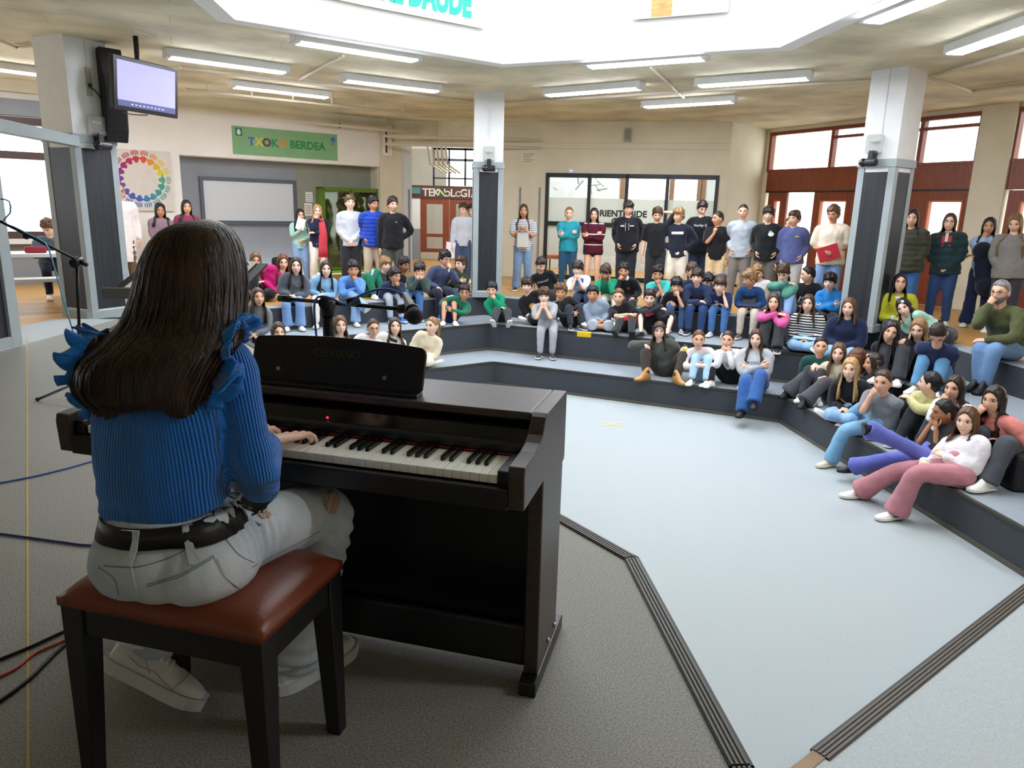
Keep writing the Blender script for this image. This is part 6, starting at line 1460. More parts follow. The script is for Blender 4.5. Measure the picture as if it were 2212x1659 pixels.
person('boy in a pale grey hoodie with hands in pockets by the sunlit wall', 1605, 440, ('Y', 12.6), top='#a3adb4', hood=True, pants='#77716b', hair='crop', hc='dk', arms=('pocket', 'pocket'), sk='m', look=(0, 0), bulk=1.08, extra=chest_print('Aero', .045, '#dfe3e6', .74), **ST)
person('boy in a black hoodie with a white and green emblem, hands down', 1660, 446, ('Y', 12.2), top='#16181a', hood=True, pants='#5d5b55', hair='fringe', hc='dk', arms=('pocket', 'pocket'), sk='m', look=(0, 0), bulk=1.1, extra=[chest_print(w=.045, h=.035, col='#d6ddd4', t=.70, dx=.07, shape='disc'), chest_print(w=.025, h=.02, col='#5fae9a', t=.78, dx=.06, shape='disc')], **ST)
person('boy in a slate blue hoodie and grey joggers before the open door', 1716, 454, ('Y', 12.0), top='#525a86', hood=True, pants='#b4b2ae', hair='short', hc='br', arms=('side', 'pocket'), sk='m', look=(-28, -2), bulk=1.08, extra=chest_print(w=.03, h=.008, col='#d0c04a', t=.74, dx=.07), **ST)
person('person in a brown jacket behind the slate blue hoodie boy at the door', 1706, 468, ('Y', 12.9), top='#4a2c22', pants='#2b2725', hair='long', hc='br', hl=.2, arms=('side', 'side'), sk='m', look=(-20, 0), **ST)
person('boy in a cream T-shirt and denim shorts holding a red folder at the doors', 1801, 443, ('Y', 11.3), top='#e3d7bf', sleeve='short', pants='#7f9cc4', plen=.60, hair='short', hc='mb', arms=(('c', .06, .16, -.10, (-.5, .5, -.5)), ('c', .05, .14, -.14, (-.6, .3, -.5))), sk='t', look=(-20, -10), bulk=1.14,
       extra=held('folder', 'red folder held by the cream T-shirt boy', 'folder', (.30, .22, .012), '#b3152a', 'chest', lift=-.16, ax=((.9, .2, .25), (-.3, -.9, .1))), **ST)
person('girl with a dark fringe in an olive puffer jacket beside the right column', 1971, 451, ('Y', 10.6), top='#3f4136', puff=.075, hood=True, pants='#3b6498', hair='long', hc='bk', hl=.22, arms=('clasp', 'clasp'), sk='m', look=(2, 0), bulk=1.14, **ST)
person('girl with glasses in a dark teal jacket over a red hood, hands clasped', 2052, 459, ('Y', 10.5), top='#22383c', puff=.11, pants='#2c4570', hair='long', hc='br', hl=.24, arms=('clasp', 'clasp'), sk='l', look=(0, 4), glasses=True, bulk=1.1,
       extra=[chest_print(w=.016, h=.10, col='#b5203a', t=.86, dx=-.04), chest_print(w=.016, h=.10, col='#b5203a', t=.86, dx=.045), chest_print(w=.02, h=.06, col='#d8b8a8', t=.9)], **ST)
def coat_over(i):
    mb = MB(); a = i['elb'][-1] * .5 + i['wri'][-1] * .5
    limb(mb, [i['sp'](.62) + i['N'] * .17 + i['S'] * .02, i['sp'](.25) + i['N'] * .18 - i['S'] * .05, i['hip'] + i['N'] * .16 - i['S'] * .08 - UPV * .22], [(.13, .05), (.16, .06), (.15, .04)], 14, flat=i['S'])
    o = empty('draped_coat', i['hip'] + i['N'] * .18); me = remesh(mb, .02, 3); link('coat', me, cloth('#161b2b'), o); tag(o, 'dark navy coat draped over the arm of the pale blue shirt girl', 'coat')
person('girl in a pale blue shirt, hand on chin, with a dark coat over her arm', 2137, 468, ('Y', 10.4), top='#a9c4e4', pants='#1c2747', hair='long', hc='bk', hl=.34, arms=('chin', ('c', -.08, .18, -.02, (-1, 0, 0))), hands=('fist', 'relax'), sk='t', look=(2, 0), flare=.06, extra=coat_over, **ST)
person('girl with long wavy hair in a fuzzy grey jacket looking down by the doors', 2194, 460, ('Y', 9.9), top='#84827f', pants='#3a3a44', hair='long', vol=1.3, hc='lb', hl=.40, arms=('clasp', 'clasp'), sk='l', look=(-6, -16), bulk=1.2, **ST)

# ------------------------------------------------------------------ left block of the tiers
person('child in a striped pink and white jumper sitting behind the pianist', 508, 578, ('T3', .75), top='#e6dcd6', pat=('#c9808a', .10, .35), pants='#e2ded8', hair='long', hc='br', legs=('cross', 'cross'), sk='m', arms=('lap', 'knee'))
person('wavy-haired girl in a dark plaid gilet and cream sleeves on the ochre floor', 552, 545, ('T3', 1.2), top='#cabfa6', pants='#6f747c', hair='long', vol=1.45, hc='mb', hl=.25, legs=('cross', 'cross'), sk='t', look=(6, 0), arms=('lap', 'lap'), extra=[chest_print(w=.055, h=.15, col='#1c2030', t=.62, dx=-.075), chest_print(w=.055, h=.15, col='#1c2030', t=.62, dx=.075)])
person('girl in a bright pink sweater sitting beside the black backpack', 611, 547, ('T3', 1.1), top='#c81f74', pants='#1c1c20', hair='long', hc='rd', hl=.30, legs=('up', 'cross'), sk='l', look=(8, -10), arms=('knee', 'lap'))
person('girl in a charcoal sweatshirt and blue flared jeans on the top tier edge', 639, 554, ('T3', .2), top='#565b63', pants='#6d90bd', hair='long', hc='dk', hl=.28, flare=.035, arms=('lap', 'lap'), sk='l', look=(2, 0), bulk=1.14, extra=chest_print('X', .06, '#c98a4a', .62, .03), shoes='#d8d8d8')
person('girl in a sky blue sweater with her hands in her lap', 704, 562, ('T3', .2), top='#87b6d8', pants='#e5ded2', hair='long', hc='dk', hl=.30, arms=('lap', 'lap'), sk='l', look=(4, 0), bulk=1.08, shoes='#f0ece4')
person('boy in a cornflower blue sweater with fist on chin and crossed leg', 763, 563, ('T3', .2), top='#5f8fd2', pants='#86a9d0', hair='short', vol=1.2, hc='bk', flare=.035, arms=('crossknee', 'chin'), hands=('relax', 'fist'), sk='t', look=(4, -3), legs=('over', 'hang'), lean=.30, shoes='#efece4')
person('girl in a grey turtleneck sitting low on the second tier', 557, 620, ('T2', .30), top='#73787c', collar='turtle', pants='#3c3f46', hair='long', hc='br', hl=.32, front=.95, arms=('lap', 'lap'), sk='m', look=(12, 4), legs=('hang', 'hang'))
person('fair boy in a green tracksuit top with white panels at the back', 832, 554, ('T3', .75), top='#176b50', pants='#176b50', hair='fringe', hc='lb', arms=('lap', 'knee'), sk='l', look=(30, -3), turn=35, legs=('up', 'up'), extra=sleeve_stripes('#e8ecea', (.0, 1.0), 2))
person('boy in a navy and grey hooded jacket with a finger on his lips', 853, 577, ('T3', .2), top='#26304a', hood=True, pants='#a9b2bd', hair='short', hc='bk', arms=('lap', 'chin'), hands=('relax', 'fist'), sk='t', look=(38, -6), turn=15, lean=.34, shoes='#2b74d8', sole='#e4e8ee')
person('boy in a black sweatshirt looking aside behind the navy hooded boy', 872, 555, ('T3', .78), top='#1a1a1d', pants='#2c2e33', hair='short', hc='bk', arms=('lap', 'lap'), sk='d', look=(45, -6), turn=20, legs=('up', 'up'), extra=chest_print(w=.07, h=.02, col='#7c2030', t=.55))
person('boy in a dark green sweater pressing his palms to his face', 906, 565, ('T3', .2), top='#3a4b48', pants='#4a77ae', hair='fringe', hc='dk', arms=('mouth', 'mouth'), hands=('flat', 'flat'), sk='m', look=(10, -12), lean=.34, shoes='#1c1e22')
person('boy with glasses in a slate sweatshirt pointing a finger up', 960, 541, ('T3', .25), top='#414a66', pants='#232838', hair='short', vol=1.3, hc='bk', arms=('knee', ('h', .03, .20, -.16, (-.1, .1, 1))), hands=('relax', 'grip'), sk='m', glasses=True, look=(45, -12), turn=20, lean=.12, shoes='#2f7fdc', extra=held('wristwatch', 'pale digital wristwatch on the pointing boy', 'watch', (.04, .045, .014), '#c8d2ea', 'hand', -1, lift=-.11))
person('boy in an olive hoodie looking at the pointing boy', 996, 553, ('T3', .28), top='#3f4537', hood=True, pants='#34465f', hair='short', hc='br', arms=('cross', 'cross'), sk='l', look=(-50, 0), turn=-12, extra=chest_print(w=.05, h=.005, col='#c9c9c0', t=.6))
person('boy with glasses in a green, white and red track top hugging his knees', 1003, 613, ('T2', .45), top='#1f6a4e', pants='#1b2350', plen=.45, hair='short', hc='bk', arms=('hug', 'hug'), sk='t', glasses=True, look=(2, 0), legs=('up', 'up'), shoes='#efeeea', sock='#26262a', lean=.15, extra=[sleeve_stripes('#e9e9e6', (0, .5), 3), sleeve_stripes('#c8283a', (.55, 1.0), 3)])
person('boy in a bright green hoodie with a fist at his mouth', 1063, 608, ('T2', .40), top='#129066', hood=True, pants='#35363a', hair='short', hc='bk', arms=('lap', 'mouth'), hands=('relax', 'fist'), sk='m', look=(-8, -4), legs=('out', 'out'), shoes='#1c5560', sole='#e8e4da', extra=chest_print('CK', .06, '#e6ede8', .55))
person('boy in a black T-shirt with a yellow disc print sitting cross-legged', 1138, 599, ('T2', .60), top='#17171a', sleeve='short', pants='#1f2024', hair='fringe', hc='dk', arms=('lap', 'lap'), sk='l', look=(0, -2), legs=('cross', 'cross'), shoes='#e6e2d8', extra=[chest_print(w=.06, h=.06, col='#e0a636', t=.6, shape='disc'), chest_print('SURF', .045, '#e6e2da', .40)])
person('boy in a black EVERLAST T-shirt bracing his arms beside him', 1168, 555, ('T3', .35), top='#141518', sleeve='short', pants='#1e1f23', hair='short', hc='dk', arms=('floor', 'floor'), sk='m', look=(25, -20), lean=.12, legs=('hang', 'hang'), extra=chest_print('EVERLAST', .045, '#e3e3e3', .66))
person('boy in a grey T-shirt and joggers resting his chin on both hands', 1175, 620, ('T2', .2), top='#a2a4a7', sleeve='short', pants='#a0a4a9', hair='fringe', hc='br', arms=('chin', 'chin'), hands=('fist', 'fist'), sk='l', look=(2, -3), lean=.30, shoes='#3a3d42', sole='#d8d8d4', sock='#1c1c1f')
person('curly-haired boy in a black sweater with his knees drawn up', 1212, 613, ('T2', .45), top='#212327', pants='#2b2f36', hair='short', vol=1.3, hc='mb', arms=('hug', 'hug'), sk='t', look=(-6, 0), legs=('up', 'up'), turn=18, shoes='#2d2a30', sole='#e2c8d0')
person('boy in a white and blue polo shirt with his hands at his mouth', 1248, 563, ('T3', .30), top='#e1e5ec', sleeve='short', pants='#26304e', hair='fringe', hc='dk', arms=('chin', 'chin'), hands=('fist', 'fist'), sk='l', look=(-14, -8), lean=.22, legs=('hang', 'hang'), extra=[chest_print(w=.09, h=.03, col='#2f7fd6', t=.93), chest_print(w=.05, h=.008, col='#2f7fd6', t=.8)])
person('boy in a pale blue grey hoodie and shorts sitting cross-legged', 1280, 616, ('T2', .50), top='#8d9cad', hood=True, pants='#a7b0b8', plen=.5, hair='short', hc='bk', arms=('lap', 'lap'), hands=('fist', 'relax'), sk='t', look=(0, -2), legs=('cross', 'cross'), bulk=1.08, shoes='#ece9e2', sock='#e8e6e0', extra=held('pencil_case', 'yellow pencil case on a red folder at the tier edge', 'pencil case', (.20, .08, .07), '#d8b414', on_z(1262, 722, T2 + .055)))
person('boy in a green hoodie holding his face in both hands', 1308, 570, ('T3', .32), top='#149068', hood=True, pants='#d9d4c4', hair='fringe', hc='br', arms=('cheek', 'cheek'), hands=('flat', 'flat'), sk='t', look=(0, -18), lean=.28, legs=('hang', 'hang'))
person('boy in a black hoodie with a white lined hood and a fist on his mouth', 1347, 567, ('T3', .32), top='#17181c', pants='#232429', hair='short', hc='bk', arms=('mouth', 'knee'), hands=('fist', 'relax'), sk='t', look=(2, -4), lean=.18, legs=('hang', 'hang'), extra=[chest_print(w=.02, h=.02, col='#b83040', t=.68, dx=.06), sleeve_stripes('#e4e4e4', (.2, .9), 1, (-1,)),
       lambda i: link('hood_lining', _mesh(MB().tube([i['nb'] + i['T'] * (.02 + .02 * math.cos(a)) - i['N'] * (.055 * math.cos(a) + .005) + i['S'] * .07 * math.sin(a) for a in np.linspace(-2.5, 2.5, 13)], [.02] * 13, 8)), cloth('#d4d6da'), i['root'])])
person('boy in a black T-shirt with folded forearms and a red folder on his lap', 1336, 622, ('T2', .52), top='#151619', sleeve='short', pants='#26282c', hair='crop', vol=1.6, hc='mb', arms=('crossknee', 'crossknee'), sk='m', look=(-4, -2), legs=('out', 'out'), shoes='#1d1e22', sole='#2a2a2c', extra=held('folder', 'red folder on the lap of the cropped-hair boy', 'folder', (.32, .22, .014), '#d03a4a', 'lap', lift=-.03))
person('boy in a black and red puffer jacket with bare knees drawn up', 1403, 624, ('T2', .48), top='#1a1c21', puff=.07, pants='#15161a', plen=.5, hair='short', hc='dk', arms=('crossknee', 'crossknee'), sk='l', look=(2, -6), legs=('upwide', 'upwide'), lean=.1, shoes='#1e2024', sole='#2a2a2e', sock='#1c1c20', extra=chest_print(w=.05, h=.05, col='#b32040', t=.86))
person('boy in a turquoise T-shirt with fingers at his lips', 1421, 573, ('T3', .36), top='#3fb5ac', sleeve='short', pants='#4a5262', hair='short', vol=1.2, hc='bk', arms=('crossknee', 'chin'), hands=('relax', 'fist'), sk='t', look=(2, -8), lean=.30, legs=('up', 'hang'))
person('boy in a black T-shirt with white shoulder stripes and a fist on his mouth', 1461, 598, ('T3', .2), top='#15171e', sleeve='short', pants='#3b567e', hair='fringe', hc='bk', arms=('knee', 'mouth'), hands=('relax', 'fist'), sk='m', look=(4, -8), lean=.36, legs=('hang', 'hang'), shoes='#9a9fa3', extra=sleeve_stripes('#eeeeee', (0, .7), 3))
person('boy in a dark jacket turned away behind the navy hoodie boy', 1494, 566, ('T3', .85), top='#22304a', pants='#2a2d35', hair='short', hc='br', arms=('lap', 'lap'), sk='m', look=(45, -10), legs=('up', 'up'))
person('boy scratching his head behind the navy hoodie boy', 1527, 588, ('T3', .70), top='#3a4560', pants='#2a2d35', hair='short', hc='bk', arms=('lap', 'headback'), sk='m', look=(30, -30), legs=('up', 'up'))
person('boy in a navy hoodie with folded arms on a red folder', 1506, 579, ('T3', .2), top='#2a3757', hood=True, pants='#2a4272', hair='fringe', hc='dk', arms=('crossknee', 'crossknee'), sk='l', look=(-4, -2), lean=.28, bulk=1.1, legs=('hang', 'hang'), shoes='#24262c', extra=held('folder', 'red folder under the arms of the navy hoodie boy', 'folder', (.30, .22, .014), '#c02238', 'lap', lift=-.02))
person('boy in a navy and grey football shirt with a hand on his cheek', 1555, 597, ('T3', .2), top='#1d2547', sleeve='short', pants='#426ea6', hair='fringe', hc='br', arms=('lap', 'cheek'), hands=('relax', 'fist'), sk='l', look=(2, -5), lean=.34, legs=('hang', 'hang'), shoes='#c9c9cc', extra=[chest_print(w=.035, h=.10, col='#a9adb8', t=.66, dx=-.05), sleeve_stripes('#eeeeee', (0, .7), 3)])
person('boy in a blue fleece and beige trousers writing on a folder', 1621, 583, ('T3', .2), top='#1f4574', pants='#bcb2a2', hair='short', vol=1.25, hc='lb', arms=('lap', 'lap'), sk='t', look=(-60, -14), lean=.16, legs=('hang', 'hang'), shoes='#5b5348', sock='#cfe0c4', extra=[chest_print(w=.10, h=.09, col='#1c2230', t=.55), chest_print(w=.02, h=.008, col='#e4e4e4', t=.62, dx=.07), held('folder', 'dark blue folder on the knees of the fleece boy', 'folder', (.30, .22, .014), '#2a3a58', 'lap')])
person('boy in a white hoodie behind the blue fleece boy', 1637, 571, ('T3', .80), top='#dcdce0', hood=True, pants='#9a8f80', hair='short', hc='lb', arms=('lap', 'lap'), sk='m', look=(-10, -6), legs=('up', 'up'))
person('curly-topped boy in a sea green sweater looking down', 1692, 569, ('T3', .42), top='#4f8a79', pants='#87a9d2', hair='short', vol=1.3, hc='br', arms=('crossknee', 'crossknee'), sk='l', look=(-8, -32), lean=.2, legs=('up', 'up'), shoes='#2d2f35', sole='#3a3a3c')
person('boy in a black T-shirt with white lettering turned to the doors', 1746, 574, ('T3', .75), top='#17181b', pants='#232529', hair='crop', vol=1.5, hc='bk', arms=('lap', 'lap'), sk='m', look=(-75, -4), turn=-10, legs=('cross', 'cross'), extra=chest_print('pushin\'', .075, '#ececec', .5))
person('boy in a bright blue hoodie with folded arms beside the right column', 1793, 589, ('T3', .22), top='#2f82c8', hood=True, pants='#1c1d22', hair='fringe', hc='bk', arms=('cross', 'cross'), sk='l', look=(-10, -2), lean=.12, legs=('hang', 'hang'), shoes='#2a2a2e')

# second and first tier, centre and right
person('girl in a pink sweater with arms folded over her raised knees', 1672, 631, ('T2', .30), top='#c8558f', pants='#36373b', hair='long', hc='br', hl=.28, front=.95, arms=('crossknee', 'crossknee'), sk='l', look=(0, -2), legs=('up', 'up'), lean=.12, flare=.03, shoes='#1c1c20', sole='#ecebe6')
person('girl in a black and white striped jumper with a blue folder', 1746, 634, ('T2', .34), top='#e0ded6', pat=('#20222c', .036, .5), pants='#8cb0d2', hair='long', hc='br', hl=.24, arms=('lap', 'lap'), sk='l', look=(-2, 0), legs=('cross', 'cross'), shoes='#24252b', extra=held('folder', 'pale blue folder on the lap of the striped jumper girl', 'folder', (.30, .20, .012), '#9cc4de', 'lap'))
person('girl in a navy jumper with her hair over one shoulder', 1834, 641, ('E', 'T2', 9.42, .12), top='#1c2542', pants='#89aed4', hair='long', hc='mb', hl=.20, arms=('lap', 'lap'), sk='l', look=(-4, -2), legs=('cross', 'cross'), bulk=1.14)
person('girl with a navy headband and tan ankle boots sitting on the first tier', 1424, 693, ('T1', .45), top='#4f524f', pants='#3a322f', hair='long', hc='br', hl=.24, band='#1c2030', arms=('knee', 'knee'), sk='l', look=(6, -2), legs=('upwide', 'upwide'), boot=True, shoes='#b98a52', sole='#8a6236', lean=.16, bulk=1.12, extra=held('wristwatch', 'yellow wristwatch of the headband girl', 'watch', (.05, .05, .02), '#d8d02a', 'hand', -1, lift=.0))
person('girl in pale jeans hugging her knees, dotted socks and white trainers', 1509, 711, ('T1', .42), top='#d6cbc9', pants='#a6c6de', hair='pony', hl=.24, hc='mb', arms=('hug', 'hug'), sk='m', look=(10, -3), legs=('up', 'up'), shoes='#efeee8', sock='#3a3a3e', lean=.15, extra=side_bars('#1a1a1e'))
person('girl in a white T-shirt and black trousers with hands at her lips', 1572, 713, ('T1', .45), top='#e9e8ea', pants='#17181c', hair='pony', hl=.26, hc='br', arms=('mouth', 'mouth'), hands=('fist', 'fist'), sk='m', look=(-4, 2), legs=('upwide', 'upwide'), shoes='#f2f1ec', lean=.12, extra=chest_print('V', .08, '#a83048', .5))
person('girl in a light grey lettered sweatshirt with crossed legs in blue jeans', 1634, 709, ('T1', .16), top='#b4b7bb', pants='#335c98', hair='long', hc='br', hl=.32, front=.95, arms=('cross', 'cross'), sk='l', look=(-2, 0), lean=.02, flare=.035, bulk=1.12, legs=(('px', 1604, 884, 0, (-.3, -.5, 1.2), 8.80), ('px', 1630, 866, 0, (-.3, -.8, 1), 8.70)), boot=False, shoes='#1a1a1d', sole='#17171a', extra=chest_print('BROWN', .06, '#2f3a5a', .62))
person('girl in a cream tracksuit sitting cross-legged beside the piano rest', 934, 683, ('T1', .35), top='#e2d6bb', pants='#e4dcc6', hair='pony', hl=.24, hc='lb', arms=('lap', 'lap'), sk='l', look=(-38, 2), legs=('cross', 'cross'), shoes='#e6e0d0', lean=.1, extra=chest_print('HEY', .06, '#cbb27e', .55))
person('long-haired girl in a white top behind the piano rest, looking up', 853, 684, ('T1', .40), top='#e6e4e0', pants='#33363d', hair='long', hc='br', hl=.26, arms=('lap', 'lap'), sk='l', look=(6, 6), legs=('cross', 'cross'), extra=chest_print(w=.06, h=.02, col='#1d1e26', t=.95))
person('girl with glasses and tied hair behind the piano rest', 806, 687, ('T1', .42), top='#dedbd6', pants='#33363d', hair='pony', hl=.05, hc='br', glasses=True, arms=('lap', 'lap'), sk='m', look=(12, -2), legs=('cross', 'cross'))
person('fair-skinned girl with parted brown hair behind the piano rest', 735, 680, ('T1', .42), top='#b8c3cf', pants='#33363d', hair='long', hc='mb', hl=.2, arms=('lap', 'lap'), sk='l', look=(8, 0), legs=('cross', 'cross'))
person('girl whose brown crown just shows above the piano rest', 601, 694, ('T1', .42), top='#8a93a0', pants='#33363d', hair='long', hc='br', hl=.2, arms=('lap', 'lap'), sk='l', look=(8, 0), legs=('cross', 'cross'))

# right-hand block
person('girl with glasses in a lime sweater over a pale collar by the right column', 1944, 589, ('E', 'T3', 9.72, .02), top='#b3b02c', pants='#2c2e34', hair='long', hc='bk', hl=.22, arms=('lap', ('c', .0, .20, -.12, (-.6, .6, 0))), glasses=True, sk='m', look=(14, 10), turn=10, legs=('hang', 'hang'), cuffs='#bcd2e6', collar=None, extra=chest_print(w=.03, h=.012, col='#d2dfea', t=.97))
person('girl with a hair clip lying against the lime sweater girl, mint and mauve top', 1954, 641, ('E', 'T3', 9.05, .20), top='#a3c9b4', pants='#2b2c31', hair='long', hc='bk', hl=.16, arms=('lap', ('c', .02, .18, -.06)), sk='l', look=(-4, -8), tilt=-28, side=.12, lean=.12, hs=1.5, legs=('hang', 'hang'), extra=[chest_print(w=.10, h=.06, col='#8f5a78', t=.35), lambda i: link('hair_clip', _mesh(MB().sphere(i['head_pts']([[-.03, .07, .085]])[0], .02, 8, 6)), mat('item_#e8e6ea', '#e8e6ea', .4), i['root'])])
person('long-haired girl in black with her head tilted and a hair tie on her wrist', 1924, 690, ('E', 'T2', 8.3, .12), top='#1b1b1f', pants='#3d3f42', hair='long', hc='bk', hl=.30, arms=('knee', 'knee'), sk='m', look=(12, -4), tilt=14, legs=('up', 'up'), lean=.25, hs=1.58, flare=.03)
person('honey-blonde girl resting her face on her hand', 1986, 684, ('E', 'T2', 8.15, .30), top='#232428', pants='#202125', hair='long', hc='lb', hl=.20, arms=('cheek', 'lap'), hands=('flat', 'relax'), sk='l', look=(-8, -14), legs=('up', 'up'), lean=.16)
person('person in a navy sweatshirt bowing their head on folded arms', 2028, 690, ('E', 'T2', 7.75, .22), top='#1f2a4c', pants='#5d8fb8', hair='pony', hl=.10, hc='dk', arms=('crossknee', 'crossknee'), sk='m', look=(0, -62), legs=('up', 'up'), lean=.34, hs=1.55, bulk=1.1)
person('bearded man with glasses in an olive sweater, finger on his lips', 2163, 602, ('E', 'T3', 7.95, .15), top='#4e5232', pants='#6889b0', hair='crop', hc='gr', beard='gr', glasses=True, arms=('mouth', 'crossknee'), hands=('fist', 'relax'), sk='m', look=(-16, -4), turn=-18, lean=.22, headk=1.12, legs=(('px', 2112, 828, T2 + .085), 'hang'), shoes='#17181a', sole='#101012', boot=True, hs=1.75, bulk=1.06)
person('girl in a bottle green T-shirt with her hair pulled back on the first tier', 1773, 725, ('E', 'T1', 8.95, .45), top='#1f4a44', sleeve='short', pants='#33363c', hair='pony', hl=.08, hc='bk', arms=('lap', 'lap'), sk='m', look=(10, 2), legs=('up', 'up'), hs=1.5)
person('girl in a cream sweater and grey flared trousers with black boots', 1812, 738, ('E', 'T1', 8.65, .55), top='#cfc3a6', pants='#46484c', hair='long', hc='mb', hl=.34, front=.95, arms=('knee', 'lap'), sk='l', look=(2, -2), turn=-14, legs=(('px', 1704, 846, T1 + .08, (0, 0, 1)), ('px', 1740, 866, T1 + .08, (0, 0, 1))), flare=.06, boot=True, shoes='#141416', sole='#101012', lean=.12)
person('brown-haired girl in a dark ribbed skirt seen from behind', 1853, 750, ('E', 'T1', 8.35, .65), top='#3a3234', pants='#2c3d4e', hair='long', hc='rd', hl=.22, arms=('lap', 'lap'), sk='l', look=(110, 0), turn=40, legs=('up', 'up'), hs=1.5, lean=.05)
person('dark-haired girl with an earring looking left behind the blonde girl', 1890, 760, ('E', 'T1', 8.05, .68), top='#2a2527', pants='#22252c', hair='long', hc='dk', hl=.18, arms=('lap', 'lap'), sk='t', look=(-60, 0), turn=-20, legs=('up', 'up'), hs=1.5, lean=.05)
person('blonde girl in a black sweatshirt and pale ripped jeans', 1838, 770, ('E', 'T1', 7.85, .28), top='#1b1c1f', pants='#8fb4dc', hair='long', hc='bl', hl=.32, front=.9, arms=('lap', 'lap'), sk='l', look=(-4, -2), turn=-8, legs=('cross', 'cross'), lean=.12, shoes='#e2dfd2')
person('girl in a grey T-shirt with her hand over her mouth and light frayed jeans', 1909, 796, ('E', 'T1', 7.25, .25), top='#7d8186', sleeve='short', pants='#79aacc', hair='pony', hl=.18, hc='br', arms=('mouth', 'knee'), hands=('fist', 'relax'), sk='m', look=(-10, -4), turn=-22, lean=.18, legs=(('px', 1796, 992, PIT + .08), ('px', 1830, 905, T1 + .06, (.2, -1, .6))), flare=.035, shoes='#d9cbae', sole='#e6ded0')
person('girl in a pale olive jacket turned away towards her neighbour', 2012, 800, ('E', 'T1', 7.15, .62), top='#c3bf86', pants='#2f3238', hair='pony', hl=.05, hc='bk', arms=('lap', 'crossknee'), sk='l', look=(-95, 2), turn=-30, legs=('up', 'up'), hs=1.52, lean=.12)
person('long brown-haired girl touching her lips behind the bun-haired girl', 2064, 808, ('E', 'T1', 6.75, .70), top='#e4e4e8', pants='#2f3238', hair='long', hc='dk', hl=.26, arms=('mouth', 'lap'), hands=('fist', 'relax'), sk='m', look=(-12, -2), turn=-20, legs=('up', 'up'), hs=1.55, lean=.14)
person('girl with slicked-back bun in a black top and violet blue jeans, leg crossed', 2042, 860, ('E', 'T1', 6.35, .14), top='#222226', sleeve='short', pants='#6068b4', hair='pony', hl=.03, hc='bk', arms=('mouth', 'mouth'), sk='d', look=(-58, -6), turn=-36, lean=-.22, flare=.05, legs=(('px', 1812, 1012, PIT + .09), ('px', 1872, 925, 0, (-.4, -1, .9), 6.35, 1)), boot=True, shoes='#1a1a1d', sole='#17171a', extra=held('wristwatch', 'white wristwatch of the bun-haired girl', 'watch', (.045, .045, .02), '#e8e8ea', 'hand', 1, lift=-.10))
person('girl in dusty pink flared trousers and white trainers with black ticks', 2092, 876, ('E', 'T1', 5.95, .12), top='#e6e3e6', pants='#b87d86', hair='long', hc='mb', hl=.20, arms=('lap', ('c', .0, .18, .0, (-.9, .2, .1))), sk='l', look=(-8, 0), turn=-34, lean=-.25, flare=.055, legs=(('px', 1862, 1058, PIT + .085), ('px', 1938, 1102, PIT + .085)), shoes='#f2f1ec', sole='#e9e6de', hs=1.62, extra=tick)
person('girl in a salmon T-shirt and grey jeans with white high-top trainers', 2150, 830, ('E', 'T1', 6.0, .62), top='#d07f74', sleeve='short', pants='#4b4e55', hair='long', hc='dk', hl=.36, arms=('mouth', 'lap'), hands=('fist', 'relax'), sk='m', look=(-14, -4), turn=-30, lean=.02, flare=.03, legs=(('px', 2078, 1010, T1 + .09, (0, 0, 1)), ('px', 2136, 1040, T1 + .09, (0, 0, 1))), shoes='#f2f2ee', boot=True, sole='#ece6d8', hs=1.62)
# things left on the right tiers
c = on_z(2206, 1060, T1); o = empty('shoulder_bag', c); mb = MB(); mb.obox(c + V3(.05, .05, .17), .17, .12, .17); k1 = mb.build('bag', mat('black_nylon', '#17181b', .7, bump=.2, bscale=30), bevel=.05, seg=3); mb = MB(); mb.tube([c + V3(.05 + .15 * math.cos(t), .05, .3 + .12 * math.sin(t)) for t in np.linspace(0, 3.14, 9)], .012, 6); k2 = mb.build('strap', m_blackm, smooth=True); adopt(o, k1, k2); tag(o, 'black shoulder bag beside the salmon T-shirt girl', 'bag')
# student at the table by the left window
person('child in a dark jacket bent over the table by the left window', 106, 472, ('S', 11.1, T3 + .43), top='#56626e', pants='#1c2436', hair='short', hc='mb', arms=(('c', .1, .28, -.06), ('c', .1, .28, -.06)), sk='l', look=(-40, -30), legs=('hang', 'hang'), lean=.15)

# table and bench by the left window
tq = on_z(85, 549, T3 + .72); td = WBL.d; tn = WBL.n
o = empty('study_table', (tq[0], tq[1], T3)); c = tq + tn * -.33; mb = MB(); mb.obox((c[0], c[1], T3 + .70), .85, .34, .025, td, tn); k1 = mb.build('table_top', m_white, bevel=.006); ks = [k1]
for sx in (-1, 1):
    mb = MB(); q = c + td * sx * .6; mb.obox((q[0], q[1], T3 + .34), .05, .25, .34, td, tn); ks.append(mb.build('leg', m_white, bevel=.006))
adopt(o, *ks); tag(o, 'white study table by the left window', 'table')
bq = on_z(85, 603, T3 + .43); o = empty('study_bench', (bq[0], bq[1], T3)); mb = MB(); c2 = bq + tn * -.14; mb.obox((c2[0], c2[1], T3 + .41), .8, .15, .022, td, tn); ks = [mb.build('seat', m_white, bevel=.006)]
for sx in (-1, 1):
    mb = MB(); q = c2 + td * sx * .5; mb.obox((q[0], q[1], T3 + .195), .06, .12, .195, td, tn); ks.append(mb.build('leg', m_white, bevel=.006))
adopt(o, *ks); tag(o, 'white bench in front of the study table by the left window', 'bench')
